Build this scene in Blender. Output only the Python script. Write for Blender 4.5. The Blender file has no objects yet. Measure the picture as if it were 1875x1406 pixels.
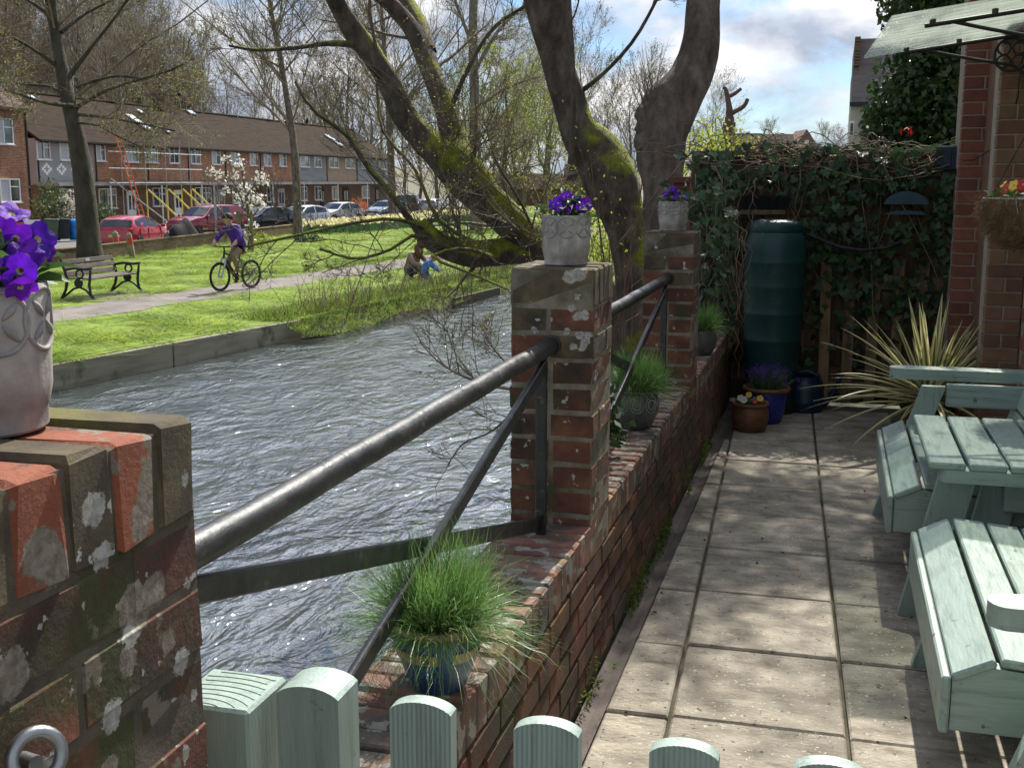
import bpy, bmesh, math, random
import numpy as np
from mathutils import Vector, Matrix

# ------------------------------------------------------------------ camera, sky, sun, exposure
S = bpy.context.scene
COL = S.collection
R = math.radians
EYE = Vector((0.0, 0.0, 1.55)); YAW = R(15.3); PITCH = R(-9.85); FPX = 2136.0; IW, IH = 1875, 1406
cam_d = bpy.data.cameras.new('camera'); cam = bpy.data.objects.new('camera', cam_d); COL.objects.link(cam)
cam.location = EYE; cam.rotation_euler = (math.pi / 2 + PITCH, 0, YAW)
cam_d.sensor_width = 36; cam_d.lens = 36 * FPX / IW; cam_d.clip_start = 0.05; cam_d.clip_end = 5000
S.camera = cam
SUN_AZ, SUN_EL = R(2.5), R(47)          # azimuth measured from +Y towards +X
world = bpy.data.worlds.new('World'); S.world = world; world.use_nodes = True
wn = world.node_tree.nodes; wl = world.node_tree.links; wn.clear()
def _w(t, **k):
    n = wn.new(t)
    for a, b in k.items(): setattr(n, a, b)
    return n
sky = _w('ShaderNodeTexSky', sky_type='NISHITA', sun_disc=False, sun_elevation=SUN_EL, sun_rotation=SUN_AZ, air_density=1.0, dust_density=0.6, ozone_density=2.0)
tc = _w('ShaderNodeTexCoord'); mp = _w('ShaderNodeMapping'); mp.inputs['Scale'].default_value = (1, 1, 1.9); mp.inputs['Location'].default_value = (0.62, 0.2, 0.12)
wl.new(tc.outputs['Generated'], mp.inputs['Vector'])
n1 = _w('ShaderNodeTexNoise'); n1.inputs['Scale'].default_value = 6.0; n1.inputs['Detail'].default_value = 9; n1.inputs['Roughness'].default_value = 0.56; n1.inputs['Distortion'].default_value = 0.35
n2 = _w('ShaderNodeTexNoise'); n2.inputs['Scale'].default_value = 9; n2.inputs['Detail'].default_value = 8; n2.inputs['Roughness'].default_value = 0.55
wl.new(mp.outputs['Vector'], n1.inputs['Vector']); wl.new(mp.outputs['Vector'], n2.inputs['Vector'])
cr = _w('ShaderNodeValToRGB'); cr.color_ramp.elements[0].position = 0.41; cr.color_ramp.elements[1].position = 0.53
cr.color_ramp.elements[0].color = (0, 0, 0, 1); cr.color_ramp.elements[1].color = (1, 1, 1, 1)
wl.new(n1.outputs['Fac'], cr.inputs['Fac'])
cc = _w('ShaderNodeValToRGB'); cc.color_ramp.elements[0].position = 0.40; cc.color_ramp.elements[1].position = 0.62
cc.color_ramp.elements[0].color = (3.6, 4.1, 5.1, 1); cc.color_ramp.elements[1].color = (8.3, 8.3, 8.4, 1)
wl.new(n2.outputs['Fac'], cc.inputs['Fac'])
# clouds scatter the sun forward: they brighten towards it
sdv = _w('ShaderNodeVectorMath', operation='DOT_PRODUCT'); wl.new(tc.outputs['Generated'], sdv.inputs[0])
sdv.inputs[1].default_value = (math.sin(SUN_AZ) * math.cos(SUN_EL), math.cos(SUN_AZ) * math.cos(SUN_EL), math.sin(SUN_EL))
fwd = _w('ShaderNodeMapRange', interpolation_type='SMOOTHSTEP'); wl.new(sdv.outputs['Value'], fwd.inputs['Value']); fwd.inputs['From Min'].default_value = 0.73; fwd.inputs['From Max'].default_value = 1.0; fwd.inputs['To Min'].default_value = 1.0; fwd.inputs['To Max'].default_value = 3.6
cm = _w('ShaderNodeVectorMath', operation='SCALE'); wl.new(cc.outputs['Color'], cm.inputs[0]); wl.new(fwd.outputs[0], cm.inputs['Scale'])
hs_ = _w('ShaderNodeHueSaturation'); hs_.inputs['Saturation'].default_value = 1.0; hs_.inputs['Value'].default_value = 0.9
tn = _w('ShaderNodeMixRGB', blend_type='MULTIPLY'); tn.inputs['Fac'].default_value = 1.0; tn.inputs['Color2'].default_value = (0.70, 0.88, 1.12, 1); wl.new(sky.outputs['Color'], tn.inputs['Color1']); wl.new(tn.outputs['Color'], hs_.inputs['Color'])
mx = _w('ShaderNodeMixRGB'); wl.new(cr.outputs['Color'], mx.inputs['Fac']); wl.new(hs_.outputs['Color'], mx.inputs['Color1']); wl.new(cm.outputs[0], mx.inputs['Color2'])
bg = _w('ShaderNodeBackground'); bg.inputs['Strength'].default_value = 0.084
wo = _w('ShaderNodeOutputWorld'); wl.new(mx.outputs['Color'], bg.inputs['Color']); wl.new(bg.outputs['Background'], wo.inputs['Surface'])
sun_d = bpy.data.lights.new('sun', 'SUN'); sun_d.energy = 5.0; sun_d.angle = R(0.53); sun_d.color = (1.0, 0.955, 0.87)
sun = bpy.data.objects.new('sun', sun_d); COL.objects.link(sun)
_sd = Vector((math.sin(SUN_AZ) * math.cos(SUN_EL), math.cos(SUN_AZ) * math.cos(SUN_EL), math.sin(SUN_EL)))
sun.rotation_euler = _sd.to_track_quat('Z', 'Y').to_euler(); sun.location = (0, 0, 30)
S.view_settings.view_transform = 'Standard'; S.view_settings.look = 'None'; S.view_settings.gamma = 1
S.view_settings.exposure = 0.62; S.view_settings.use_curve_mapping = False
S.render.engine = 'CYCLES'; S.cycles.max_bounces = 6; S.cycles.diffuse_bounces = 3; S.cycles.glossy_bounces = 3
S.cycles.transmission_bounces = 4; S.cycles.transparent_max_bounces = 8; S.cycles.caustics_reflective = False; S.cycles.caustics_refractive = False

# ------------------------------------------------------------------ helpers
FW = np.array([-math.sin(YAW) * math.cos(PITCH), math.cos(YAW) * math.cos(PITCH), math.sin(PITCH)])
RT = np.array([math.cos(YAW), math.sin(YAW), 0.0]); UP = np.cross(RT, FW)
def at(u, v, d):
    """real point at depth d metres along the view for a measured direction"""
    return Vector(np.array(EYE) + d * (FW + RT * (u - IW / 2) / FPX - UP * (v - IH / 2) / FPX))
def atz(u, v, z):
    r = FW + RT * (u - IW / 2) / FPX - UP * (v - IH / 2) / FPX
    return Vector(np.array(EYE) + r * (z - EYE.z) / r[2])
rng = np.random.default_rng(7); random.seed(7)
def U(a, b): return random.uniform(a, b)

def tag(o, label=None, cat=None, group=None, kind=None):
    if label: o['label'] = label
    if cat: o['category'] = cat
    if group: o['group'] = group
    if kind: o['kind'] = kind
    return o
def thing(name, label, cat, loc=(0, 0, 0), rz=0.0, group=None):
    o = bpy.data.objects.new(name, None); COL.objects.link(o); o.empty_display_size = 0.1
    o.location = loc; o.rotation_euler = (0, 0, rz)
    return tag(o, label, cat, group)
def link(name, me, parent=None, loc=(0, 0, 0), rot=(0, 0, 0), scale=(1, 1, 1)):
    o = bpy.data.objects.new(name, me); COL.objects.link(o)
    o.location = loc; o.rotation_euler = rot; o.scale = scale
    if parent is not None: o.parent = parent
    return o
def struct(name, me, **k):
    return tag(link(name, me), kind='structure', **k)
def copy_tree(o, parent=None):
    c = o.copy(); COL.objects.link(c)
    if parent is not None: c.parent = parent
    for ch in list(o.children): copy_tree(ch, c)
    return c

class MB:
    """collects polygons; build() gives one mesh"""
    def __init__(s): s.v = []; s.f = []; s.m = []; s.mi = 0
    def add(s, vs, fs):
        b = len(s.v); s.v += [tuple(p) for p in vs]
        for f in fs: s.f.append([b + i for i in f]); s.m.append(s.mi)
        return s
    def mat(s, i): s.mi = i; return s
    def box(s, c, size, rz=0.0, b=0.0, M=None):
        hx, hy, hz = (x / 2 for x in size); T = Matrix.Translation(c) @ (M if M is not None else Matrix.Rotation(rz, 4, 'Z'))
        if b <= 0:
            P = [T @ Vector((x * hx, y * hy, z * hz)) for x in (-1, 1) for y in (-1, 1) for z in (-1, 1)]
            return s.add(P, [(0, 1, 3, 2), (4, 6, 7, 5), (0, 4, 5, 1), (2, 3, 7, 6), (0, 2, 6, 4), (1, 5, 7, 3)])
        V, F = cbox(hx * 2, hy * 2, hz * 2, b)
        return s.add([T @ Vector(p) for p in V], F)
    def bar(s, a, b, w, h, up=(0, 0, 1), bev=0.0):
        a = Vector(a); b = Vector(b); d = b - a; L = d.length; x = d.normalized(); u = Vector(up)
        y = u.cross(x)
        if y.length < 1e-5: y = Vector((0, 1, 0)).cross(x)
        y.normalize(); z = x.cross(y)
        Mx = Matrix((x, y, z)).transposed().to_4x4()
        return s.box((a + b) / 2, (L, w, h), M=Mx, b=bev)
    def lathe(s, prof, n=24, c=(0, 0, 0), cap=True):
        vs = []; fs = []; k = len(prof)
        for j in range(n):
            a = 2 * math.pi * j / n
            for r, z in prof: vs.append((c[0] + r * math.cos(a), c[1] + r * math.sin(a), c[2] + z))
        for j in range(n):
            j2 = (j + 1) % n
            for i in range(k - 1): fs.append((j * k + i, j2 * k + i, j2 * k + i + 1, j * k + i + 1))
        if cap:
            fs.append([j * k for j in range(n)][::-1]); fs.append([j * k + k - 1 for j in range(n)])
        return s.add(vs, fs)
    def tube(s, pts, r, n=8, cap=True):
        pts = [Vector(p) for p in pts]; k = len(pts)
        rr = r if hasattr(r, '__len__') else [r] * k
        vs = []; fs = []; prev = None
        for i in range(k):
            t = (pts[min(i + 1, k - 1)] - pts[max(i - 1, 0)]).normalized()
            if prev is None:
                prev = t.orthogonal().normalized()
            u = (prev - t * prev.dot(t)).normalized(); prev = u; w = t.cross(u)
            for j in range(n):
                a = 2 * math.pi * j / n; vs.append(pts[i] + (u * math.cos(a) + w * math.sin(a)) * rr[i])
        for i in range(k - 1):
            for j in range(n):
                j2 = (j + 1) % n; fs.append((i * n + j, i * n + j2, (i + 1) * n + j2, (i + 1) * n + j))
        if cap: fs.append(list(range(n))[::-1]); fs.append([(k - 1) * n + j for j in range(n)])
        return s.add(vs, fs)
    def ring(s, c, r, t, n=24, m=8, axis=(0, 0, 1)):
        ax = Vector(axis).normalized(); u = ax.orthogonal().normalized(); w = ax.cross(u); c = Vector(c); vs = []; fs = []
        for i in range(n):
            a = 2 * math.pi * i / n; d = u * math.cos(a) + w * math.sin(a)
            for j in range(m):
                b = 2 * math.pi * j / m; vs.append(c + d * (r + t * math.cos(b)) + ax * t * math.sin(b))
        for i in range(n):
            for j in range(m): fs.append((i * m + j, ((i + 1) % n) * m + j, ((i + 1) % n) * m + (j + 1) % m, i * m + (j + 1) % m))
        return s.add(vs, fs)
    def prism(s, pts, a, b, fn):
        """polygon pts (2-D) extruded from a to b; fn(p,q,t) -> xyz"""
        n = len(pts); vs = [fn(p, q, a) for p, q in pts] + [fn(p, q, b) for p, q in pts]
        fs = [list(range(n))[::-1], list(range(n, 2 * n))] + [(i, (i + 1) % n, n + (i + 1) % n, n + i) for i in range(n)]
        return s.add(vs, fs)
    def mesh(s, name, mats, smooth=False, fix=True):
        me = bpy.data.meshes.new(name); me.from_pydata(s.v, [], s.f)
        for m in (mats if isinstance(mats, (list, tuple)) else [mats]): me.materials.append(m)
        if max(s.m, default=0) > 0: me.polygons.foreach_set('material_index', s.m)
        if fix:
            bm = bmesh.new(); bm.from_mesh(me); bmesh.ops.recalc_face_normals(bm, faces=bm.faces); bm.to_mesh(me); bm.free()
        if smooth: set_smooth(me, smooth)
        me.update(); return me
    def obj(s, name, mats, parent=None, smooth=False, loc=(0, 0, 0), rz=0.0, fix=True):
        return link(name, s.mesh(name, mats, smooth, fix), parent, loc, (0, 0, rz))
def set_smooth(me, ang=None):
    me.polygons.foreach_set('use_smooth', [True] * len(me.polygons))
    if ang is not True and ang:
        try: me.set_sharp_from_angle(angle=R(ang))
        except Exception: pass

def cbox(sx, sy, sz, b, jit=0.0):
    h = (sx / 2, sy / 2, sz / 2); V = []; idx = {}
    for sgx in (-1, 1):
        for sgy in (-1, 1):
            for sgz in (-1, 1):
                sg = (sgx, sgy, sgz)
                for a in range(3):
                    p = [sg[i] * (h[i] if i == a else h[i] - b) for i in range(3)]
                    if jit: p = [q + U(-jit, jit) for q in p]
                    idx[(sg, a)] = len(V); V.append(p)
    F = []
    cs = [(x, y, z) for x in (-1, 1) for y in (-1, 1) for z in (-1, 1)]
    for a in range(3):
        o = [i for i in range(3) if i != a]
        for sg in (-1, 1):
            q = []
            for s0, s1 in ((-1, -1), (1, -1), (1, 1), (-1, 1)):
                c = [0, 0, 0]; c[a] = sg; c[o[0]] = s0; c[o[1]] = s1; q.append(idx[(tuple(c), a)])
            F.append(q)
    for e in range(3):
        o = [i for i in range(3) if i != e]
        for s0 in (-1, 1):
            for s1 in (-1, 1):
                c1 = [0, 0, 0]; c1[e] = -1; c1[o[0]] = s0; c1[o[1]] = s1; c2 = list(c1); c2[e] = 1; c1 = tuple(c1); c2 = tuple(c2)
                F.append([idx[(c1, o[0])], idx[(c2, o[0])], idx[(c2, o[1])], idx[(c1, o[1])]])
    for c in cs: F.append([idx[(c, 0)], idx[(c, 1)], idx[(c, 2)]])
    return V, F
_cbc = {}
def cbox_mesh(name, size, b, mat, jit=0.0, variants=3):
    """cached chamfered block, a few uneven variants per size"""
    k = (name, tuple(round(x, 3) for x in size), b, mat.name)
    L = _cbc.setdefault(k, [])
    if len(L) < variants:
        V, F = cbox(*size, b, jit); m = MB(); m.add(V, F); L.append(m.mesh(name, mat)); return L[-1]
    return random.choice(L)

def mesh_np(name, V, F, mats, smooth=True, mi=None):
    """V (n,3), F list of (m,3)/(m,4) arrays"""
    me = bpy.data.meshes.new(name); F = [np.asarray(f, dtype=np.int32) for f in F if len(f)]
    me.vertices.add(len(V)); me.vertices.foreach_set('co', np.asarray(V, dtype=np.float32).ravel())
    nl = sum(f.size for f in F); me.loops.add(nl); me.loops.foreach_set('vertex_index', np.concatenate([f.ravel() for f in F]))
    tot = np.concatenate([np.full(len(f), f.shape[1], np.int32) for f in F]); st = np.concatenate([[0], np.cumsum(tot)[:-1]]).astype(np.int32)
    me.polygons.add(len(tot)); me.polygons.foreach_set('loop_start', st); me.polygons.foreach_set('loop_total', tot)
    for m in (mats if isinstance(mats, (list, tuple)) else [mats]): me.materials.append(m)
    if mi is not None: me.polygons.foreach_set('material_index', np.asarray(mi, dtype=np.int32))
    if smooth: me.polygons.foreach_set('use_smooth', np.ones(len(tot), dtype=bool))
    me.update(calc_edges=True); me.validate(); return me
def nrm(a): return a / np.maximum(np.linalg.norm(a, axis=-1, keepdims=True), 1e-9)
def tubes_np(P, Rr, sides=4):
    """P (N,K,3), Rr (N,K) -> verts, quads"""
    N, K, _ = P.shape
    T = np.empty_like(P); T[:, 1:-1] = P[:, 2:] - P[:, :-2]; T[:, 0] = P[:, 1] - P[:, 0]; T[:, -1] = P[:, -1] - P[:, -2]; T = nrm(T)
    ref = np.where(np.abs(T[:, :1, 2:3]) > 0.8, np.array([1.0, 0, 0]), np.array([0, 0, 1.0]))
    A = nrm(np.cross(T, np.broadcast_to(ref, T.shape))); B = np.cross(T, A)
    an = np.arange(sides) * 2 * np.pi / sides
    V = P[:, :, None] + Rr[:, :, None, None] * (A[:, :, None] * np.cos(an)[None, None, :, None] + B[:, :, None] * np.sin(an)[None, None, :, None])
    idx = np.arange(N * K * sides).reshape(N, K, sides); nx = np.roll(idx, -1, axis=2)
    Q = np.stack([idx[:, :-1], nx[:, :-1], nx[:, 1:], idx[:, 1:]], -1).reshape(-1, 4)
    return V.reshape(-1, 3), Q
def ribbons_np(P, W, side):
    """flat blades: P (N,K,3), W (N,K) half widths, side (N,3)"""
    N, K, _ = P.shape
    a = P - side[:, None] * W[..., None]; b = P + side[:, None] * W[..., None]
    V = np.stack([a, b], 2).reshape(-1, 3); idx = np.arange(N * K * 2).reshape(N, K, 2)
    Q = np.stack([idx[:, :-1, 0], idx[:, :-1, 1], idx[:, 1:, 1], idx[:, 1:, 0]], -1).reshape(-1, 4)
    return V, Q
def join_np(parts):
    Vs = []; Fs = []; o = 0
    for V, F in parts:
        Vs.append(V); Fs.append(F + o); o += len(V)
    return np.concatenate(Vs), Fs
def rand_dirs(n, g=rng):
    return nrm(g.normal(size=(n, 3)))
def leaves_np(C, size, g=rng, nrm_up=0.3, aspect=0.55):
    """diamond leaf per centre: 4 verts; size scalar or (N,)"""
    n = len(C); d = rand_dirs(n, g); w = rand_dirs(n, g); w[:, 2] *= (1 - nrm_up); s = nrm(np.cross(d, w))
    L = (np.ones(n) * size)[:, None]
    V = np.stack([C - d * L * .5, C + s * L * aspect * .5, C + d * L * .5, C - s * L * aspect * .5], 1).reshape(-1, 3)
    return V, np.arange(4 * n).reshape(n, 4)

# ------------------------------------------------------------------ materials
def newmat(name):
    m = bpy.data.materials.new(name); m.use_nodes = True; nt = m.node_tree; nt.nodes.clear(); return m, nt
def nd(nt, t, **k):
    n = nt.nodes.new(t)
    for a, b in k.items():
        if a in n.inputs.keys(): n.inputs[a].default_value = b
        else: setattr(n, a, b)
    return n
def c4(c): return (c[0], c[1], c[2], 1.0)
def ramp(nt, stops, fac):
    r = nd(nt, 'ShaderNodeValToRGB'); e = r.color_ramp.elements
    while len(e) < len(stops): e.new(0.5)
    for i, (p, c) in enumerate(stops): e[i].position = p; e[i].color = c4(c) if hasattr(c, '__len__') else (c, c, c, 1)
    nt.links.new(fac, r.inputs['Fac']); return r.outputs['Color']
def mixc(nt, a, b, fac, mode='MIX'):
    m = nd(nt, 'ShaderNodeMixRGB', blend_type=mode)
    for s, x in (('Color1', a), ('Color2', b), ('Fac', fac)):
        if hasattr(x, 'links') or hasattr(x, 'is_linked'): nt.links.new(x, m.inputs[s])
        elif s == 'Fac': m.inputs[s].default_value = x
        else: m.inputs[s].default_value = c4(x)
    return m.outputs['Color']
def coords(nt, kind='pos', stretch=(1, 1, 1), off=(0, 0, 0), rot=(0, 0, 0)):
    if kind == 'pos': o = nd(nt, 'ShaderNodeNewGeometry').outputs['Position']
    else: o = nd(nt, 'ShaderNodeTexCoord').outputs['Object']
    m = nd(nt, 'ShaderNodeMapping'); m.inputs['Scale'].default_value = stretch; m.inputs['Location'].default_value = off; m.inputs['Rotation'].default_value = rot
    nt.links.new(o, m.inputs['Vector']); return m.outputs['Vector']
def noise(nt, vec, scale, detail=6, rough=0.55, dist=0.0, out='Fac'):
    n = nd(nt, 'ShaderNodeTexNoise', Scale=scale, Detail=detail, Roughness=rough, Distortion=dist); nt.links.new(vec, n.inputs['Vector']); return n.outputs[out]
def pmat(name, cols, scale=6.0, rough=0.7, bump=0.15, bscale=None, rand=None, amt=0.25, spots=(), stretch=(1, 1, 1), kind='pos',
         metal=0.0, spec=0.4, trans=0.0, hue=0.0, detail=7, bdist=0.01, rvar=0.0, coat=0.0, lo=0.32, hi=0.68, blobs=None):
    """procedural surface: noise ramp colours, per-object/per-island variation, spots (colour, scale, lo, hi), bump, optional leaf translucency"""
    m, nt = newmat(name); out = nd(nt, 'ShaderNodeOutputMaterial'); p = nd(nt, 'ShaderNodeBsdfPrincipled')
    vec = coords(nt, kind, stretch); L = nt.links
    if len(cols) == 1: cols = [cols[0], tuple(x * 0.8 for x in cols[0])]
    fac = noise(nt, vec, scale, detail)
    n = len(cols); col = ramp(nt, [(lo + (hi - lo) * i / (n - 1), c) for i, c in enumerate(cols)], fac)
    if rand:
        r = nd(nt, 'ShaderNodeObjectInfo').outputs['Random'] if rand == 'obj' else nd(nt, 'ShaderNodeNewGeometry').outputs['Random Per Island']
        h = nd(nt, 'ShaderNodeHueSaturation'); mr = nd(nt, 'ShaderNodeMapRange'); mr.inputs['To Min'].default_value = 1 - amt; mr.inputs['To Max'].default_value = 1 + amt
        L.new(r, mr.inputs['Value']); L.new(mr.outputs[0], h.inputs['Value']); L.new(col, h.inputs['Color'])
        if hue:
            mm = nd(nt, 'ShaderNodeMath', operation='MULTIPLY'); mm.inputs[1].default_value = 7.31; fr = nd(nt, 'ShaderNodeMath', operation='FRACT'); L.new(r, mm.inputs[0]); L.new(mm.outputs[0], fr.inputs[0])
            m2 = nd(nt, 'ShaderNodeMapRange'); m2.inputs['To Min'].default_value = 0.5 - hue; m2.inputs['To Max'].default_value = 0.5 + hue; L.new(fr.outputs[0], m2.inputs['Value']); L.new(m2.outputs[0], h.inputs['Hue'])
        col = h.outputs['Color']
    for i, sp in enumerate(spots):
        sc, sca, l0, h0 = sp[:4]; v2 = coords(nt, kind, sp[4] if len(sp) > 4 else (1, 1, 1), (3.1 * i + 1.7, 5.3 * i, 2.9))
        f2 = ramp(nt, [(l0, 0.0), (h0, 1.0)], noise(nt, v2, sca, 8, 0.6)); col = mixc(nt, col, sc, f2)
    if blobs:
        # lichen rosettes growing at fixed spots of the masonry: wobbly discs round given points
        wv = nd(nt, 'ShaderNodeVectorMath', operation='MULTIPLY_ADD'); L.new(noise(nt, coords(nt), 60, 8, 0.7, 0, 'Color'), wv.inputs[0]); wv.inputs[1].default_value = (0.034,) * 3; gp_ = nd(nt, 'ShaderNodeNewGeometry'); L.new(gp_.outputs['Position'], wv.inputs[2])
        for bl_, ca, cb in blobs:
            cur = None
            for (bx, by, bz, br_) in bl_:
                ds = nd(nt, 'ShaderNodeVectorMath', operation='DISTANCE'); L.new(wv.outputs[0], ds.inputs[0]); ds.inputs[1].default_value = (bx + .017, by + .017, bz + .017); sb_ = nd(nt, 'ShaderNodeMath', operation='DIVIDE'); L.new(ds.outputs['Value'], sb_.inputs[0]); sb_.inputs[1].default_value = br_
                if cur is None: cur = sb_.outputs[0]
                else: mn = nd(nt, 'ShaderNodeMath', operation='MINIMUM'); L.new(cur, mn.inputs[0]); L.new(sb_.outputs[0], mn.inputs[1]); cur = mn.outputs[0]
            col = mixc(nt, col, ramp(nt, [(0.35, ca), (0.62, cb)], noise(nt, coords(nt), 90, 5)), ramp(nt, [(0.92, 1.0), (1.0, 0.0)], cur))
    L.new(col, p.inputs['Base Color']); p.inputs['Roughness'].default_value = rough; p.inputs['Metallic'].default_value = metal
    p.inputs['Specular IOR Level'].default_value = spec
    if coat: p.inputs['Coat Weight'].default_value = coat; p.inputs['Coat Roughness'].default_value = 0.05
    if rvar: L.new(ramp(nt, [(0.3, max(0.0, rough - rvar)), (0.7, min(1.0, rough + rvar))], noise(nt, vec, scale * 1.7, 5)), p.inputs['Roughness'])
    if bump:
        b = nd(nt, 'ShaderNodeBump', Strength=bump, Distance=bdist); L.new(noise(nt, vec, bscale or scale * 6, 8, 0.65), b.inputs['Height']); L.new(b.outputs['Normal'], p.inputs['Normal'])
    sh = p.outputs['BSDF']
    if trans:
        t = nd(nt, 'ShaderNodeBsdfTranslucent'); L.new(col, t.inputs['Color']); mx = nd(nt, 'ShaderNodeMixShader'); mx.inputs['Fac'].default_value = trans
        L.new(sh, mx.inputs[1]); L.new(t.outputs[0], mx.inputs[2]); sh = mx.outputs[0]
    L.new(sh, out.inputs['Surface']); return m
def glass_mat(name, tint=(0.9, 0.95, 0.93), rough=0.05, fac=0.35, trans=True):
    m, nt = newmat(name); out = nd(nt, 'ShaderNodeOutputMaterial'); g = nd(nt, 'ShaderNodeBsdfGlossy', Roughness=rough); g.inputs['Color'].default_value = (0.9, 0.95, 1, 1)
    t = nd(nt, 'ShaderNodeBsdfTransparent') if trans else nd(nt, 'ShaderNodeBsdfDiffuse'); t.inputs['Color'].default_value = c4(tint)
    f = nd(nt, 'ShaderNodeFresnel', IOR=1.5); mr = nd(nt, 'ShaderNodeMapRange'); mr.inputs['To Min'].default_value = fac * 0.3; mr.inputs['To Max'].default_value = 1.0
    nt.links.new(f.outputs[0], mr.inputs['Value']); mx = nd(nt, 'ShaderNodeMixShader'); nt.links.new(mr.outputs[0], mx.inputs['Fac'])
    nt.links.new(t.outputs[0], mx.inputs[1]); nt.links.new(g.outputs[0], mx.inputs[2]); nt.links.new(mx.outputs[0], out.inputs['Surface']); return m

_X1, _Y2 = -0.665, 3.33
BLOBS = [(_X1, a, z, r) for a, z, r in ((0.925, 1.245, .018), (0.935, 1.195, .015), (1.085, 1.235, .009), (0.935, 1.03, .017), (0.905, 0.935, .019), (1.065, 1.035, .016), (1.085, 1.115, .008), (1.02, 0.87, .020), (1.09, 0.985, .008), (1.06, 0.93, .009), (0.975, 1.10, .013), (0.83, 1.02, .02), (0.85, 0.88, .018))]
BLOBST = [(_X1, a, z, r) for a, z, r in ((1.005, 1.222, .022), (0.995, 1.205, .017), (0.848, 1.225, .026), (0.865, 1.205, .020), (0.985, 1.125, .030), (1.02, 1.13, .022), (0.965, 1.075, .016), (0.80, 1.13, .024), (0.93, 0.98, .014))]
BLOBS2 = [(a, _Y2, z, r) for a, z, r in ((-0.735, 1.275, .022), (-0.708, 1.285, .024), (-0.715, 1.215, .010), (-0.73, 1.185, .011), (-0.695, 1.165, .015), (-0.715, 1.16, .013), (-0.705, 1.105, .014), (-0.68, 1.105, .012), (-0.69, 1.085, .014), (-0.745, 1.115, .010), (-0.842, 1.115, .010), (-0.725, 1.07, .012), (-0.697, 1.066, .011))]
_T = (BLOBST, (0.13, 0.105, 0.075), (0.25, 0.215, 0.165)); _W1 = (BLOBS, (0.24, 0.225, 0.19), (0.42, 0.41, 0.37)); _W2 = (BLOBS2, (0.24, 0.225, 0.19), (0.42, 0.41, 0.37))
LICH = ((0.46, 0.46, 0.42), 17, 0.655, 0.665); MOSS = ((0.055, 0.07, 0.018), 5, 0.56, 0.72); GRIME = ((0.035, 0.03, 0.022), 3.2, 0.50, 0.72)
M_BRICK = pmat('old_red_brick', [(0.08, 0.036, 0.024), (0.14, 0.056, 0.033), (0.20, 0.088, 0.05)], 10, 0.88, 0.7, 90, 'obj', 0.33, [((0.035, 0.03, 0.02), 5, 0.50, 0.66), ((0.06, 0.062, 0.022), 6, 0.56, 0.68), ((0.40, 0.39, 0.35), 24, 0.625, 0.64)], hue=0.008, bdist=0.008, blobs=[_W2])
M_CAPRED = pmat('bright_cap_brick', [(0.20, 0.058, 0.028), (0.29, 0.088, 0.042)], 9, 0.85, 0.6, 110, 'obj', 0.12, [((0.20, 0.165, 0.12), 12, 0.53, 0.56), ((0.06, 0.045, 0.03), 16, 0.60, 0.66)], bdist=0.006, blobs=[_T, _W1])
M_CAPGREY = pmat('mossy_cap_brick', [(0.048, 0.038, 0.024), (0.088, 0.068, 0.04), (0.14, 0.108, 0.06)], 14, 0.92, 0.45, 110, 'obj', 0.2, [((0.12, 0.11, 0.03), 6, 0.55, 0.7), LICH], bdist=0.008, blobs=[_T, _W1, _W2])
M_P1BRICK = pmat('lichened_pillar_brick', [(0.048, 0.026, 0.017), (0.098, 0.042, 0.025), (0.17, 0.066, 0.036)], 10, 0.9, 0.5, 80, 'obj', 0.35, [((0.04, 0.034, 0.02), 6, 0.47, 0.60), ((0.055, 0.058, 0.02), 5.5, 0.53, 0.64), ((0.18, 0.15, 0.11), 11, 0.585, 0.61), ((0.36, 0.35, 0.31), 30, 0.63, 0.645)], hue=0.012, bdist=0.009, blobs=[_T, _W1])
M_COPING = pmat('coping_brick', [(0.125, 0.062, 0.04), (0.20, 0.10, 0.064), (0.28, 0.165, 0.105)], 9, 0.85, 0.7, 90, 'obj', 0.3, [((0.09, 0.08, 0.065), 7, 0.48, 0.60), ((0.28, 0.26, 0.22), 16, 0.555, 0.58), ((0.05, 0.045, 0.03), 5, 0.56, 0.7)], hue=0.015, bdist=0.008)
M_WALLBRICK = pmat('damp_wall_brick', [(0.042, 0.023, 0.012), (0.095, 0.04, 0.019), (0.16, 0.062, 0.027)], 8, 0.9, 0.5, 90, 'obj', 0.35, [((0.045, 0.05, 0.012), 3.4, 0.48, 0.68), GRIME], hue=0.018, bdist=0.007)
M_MORTAR = pmat('weathered_mortar', [(0.13, 0.11, 0.08), (0.20, 0.17, 0.125), (0.28, 0.245, 0.19)], 18, 0.95, 0.6, 130, spots=[((0.06, 0.062, 0.025), 4, 0.5, 0.68)], bdist=0.008, blobs=[_W2])
M_DMORTAR = pmat('dirty_mortar', [(0.05, 0.042, 0.03), (0.10, 0.08, 0.055), (0.15, 0.125, 0.09)], 14, 0.95, 0.6, 130, spots=[((0.045, 0.05, 0.014), 4, 0.48, 0.66)], bdist=0.008, blobs=[_T, _W1])
M_SLAB = pmat('concrete_slab', [(0.19, 0.165, 0.13), (0.31, 0.272, 0.212), (0.42, 0.375, 0.295)], 7, 0.9, 0.8, 60, 'obj', 0.13, [((0.11, 0.095, 0.072), 2.3, 0.53, 0.76), ((0.56, 0.51, 0.42), 75, 0.62, 0.66), ((0.07, 0.058, 0.045), 44, 0.61, 0.69), ((0.18, 0.155, 0.115), 9, 0.56, 0.70, (0.6, 1.8, 1))], stretch=(0.85, 1.25, 1), bdist=0.010, detail=12)
M_SLABJOINT = pmat('slab_joint', [(0.05, 0.045, 0.03), (0.12, 0.10, 0.055)], 9, 0.95, 0.6, 90)
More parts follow.
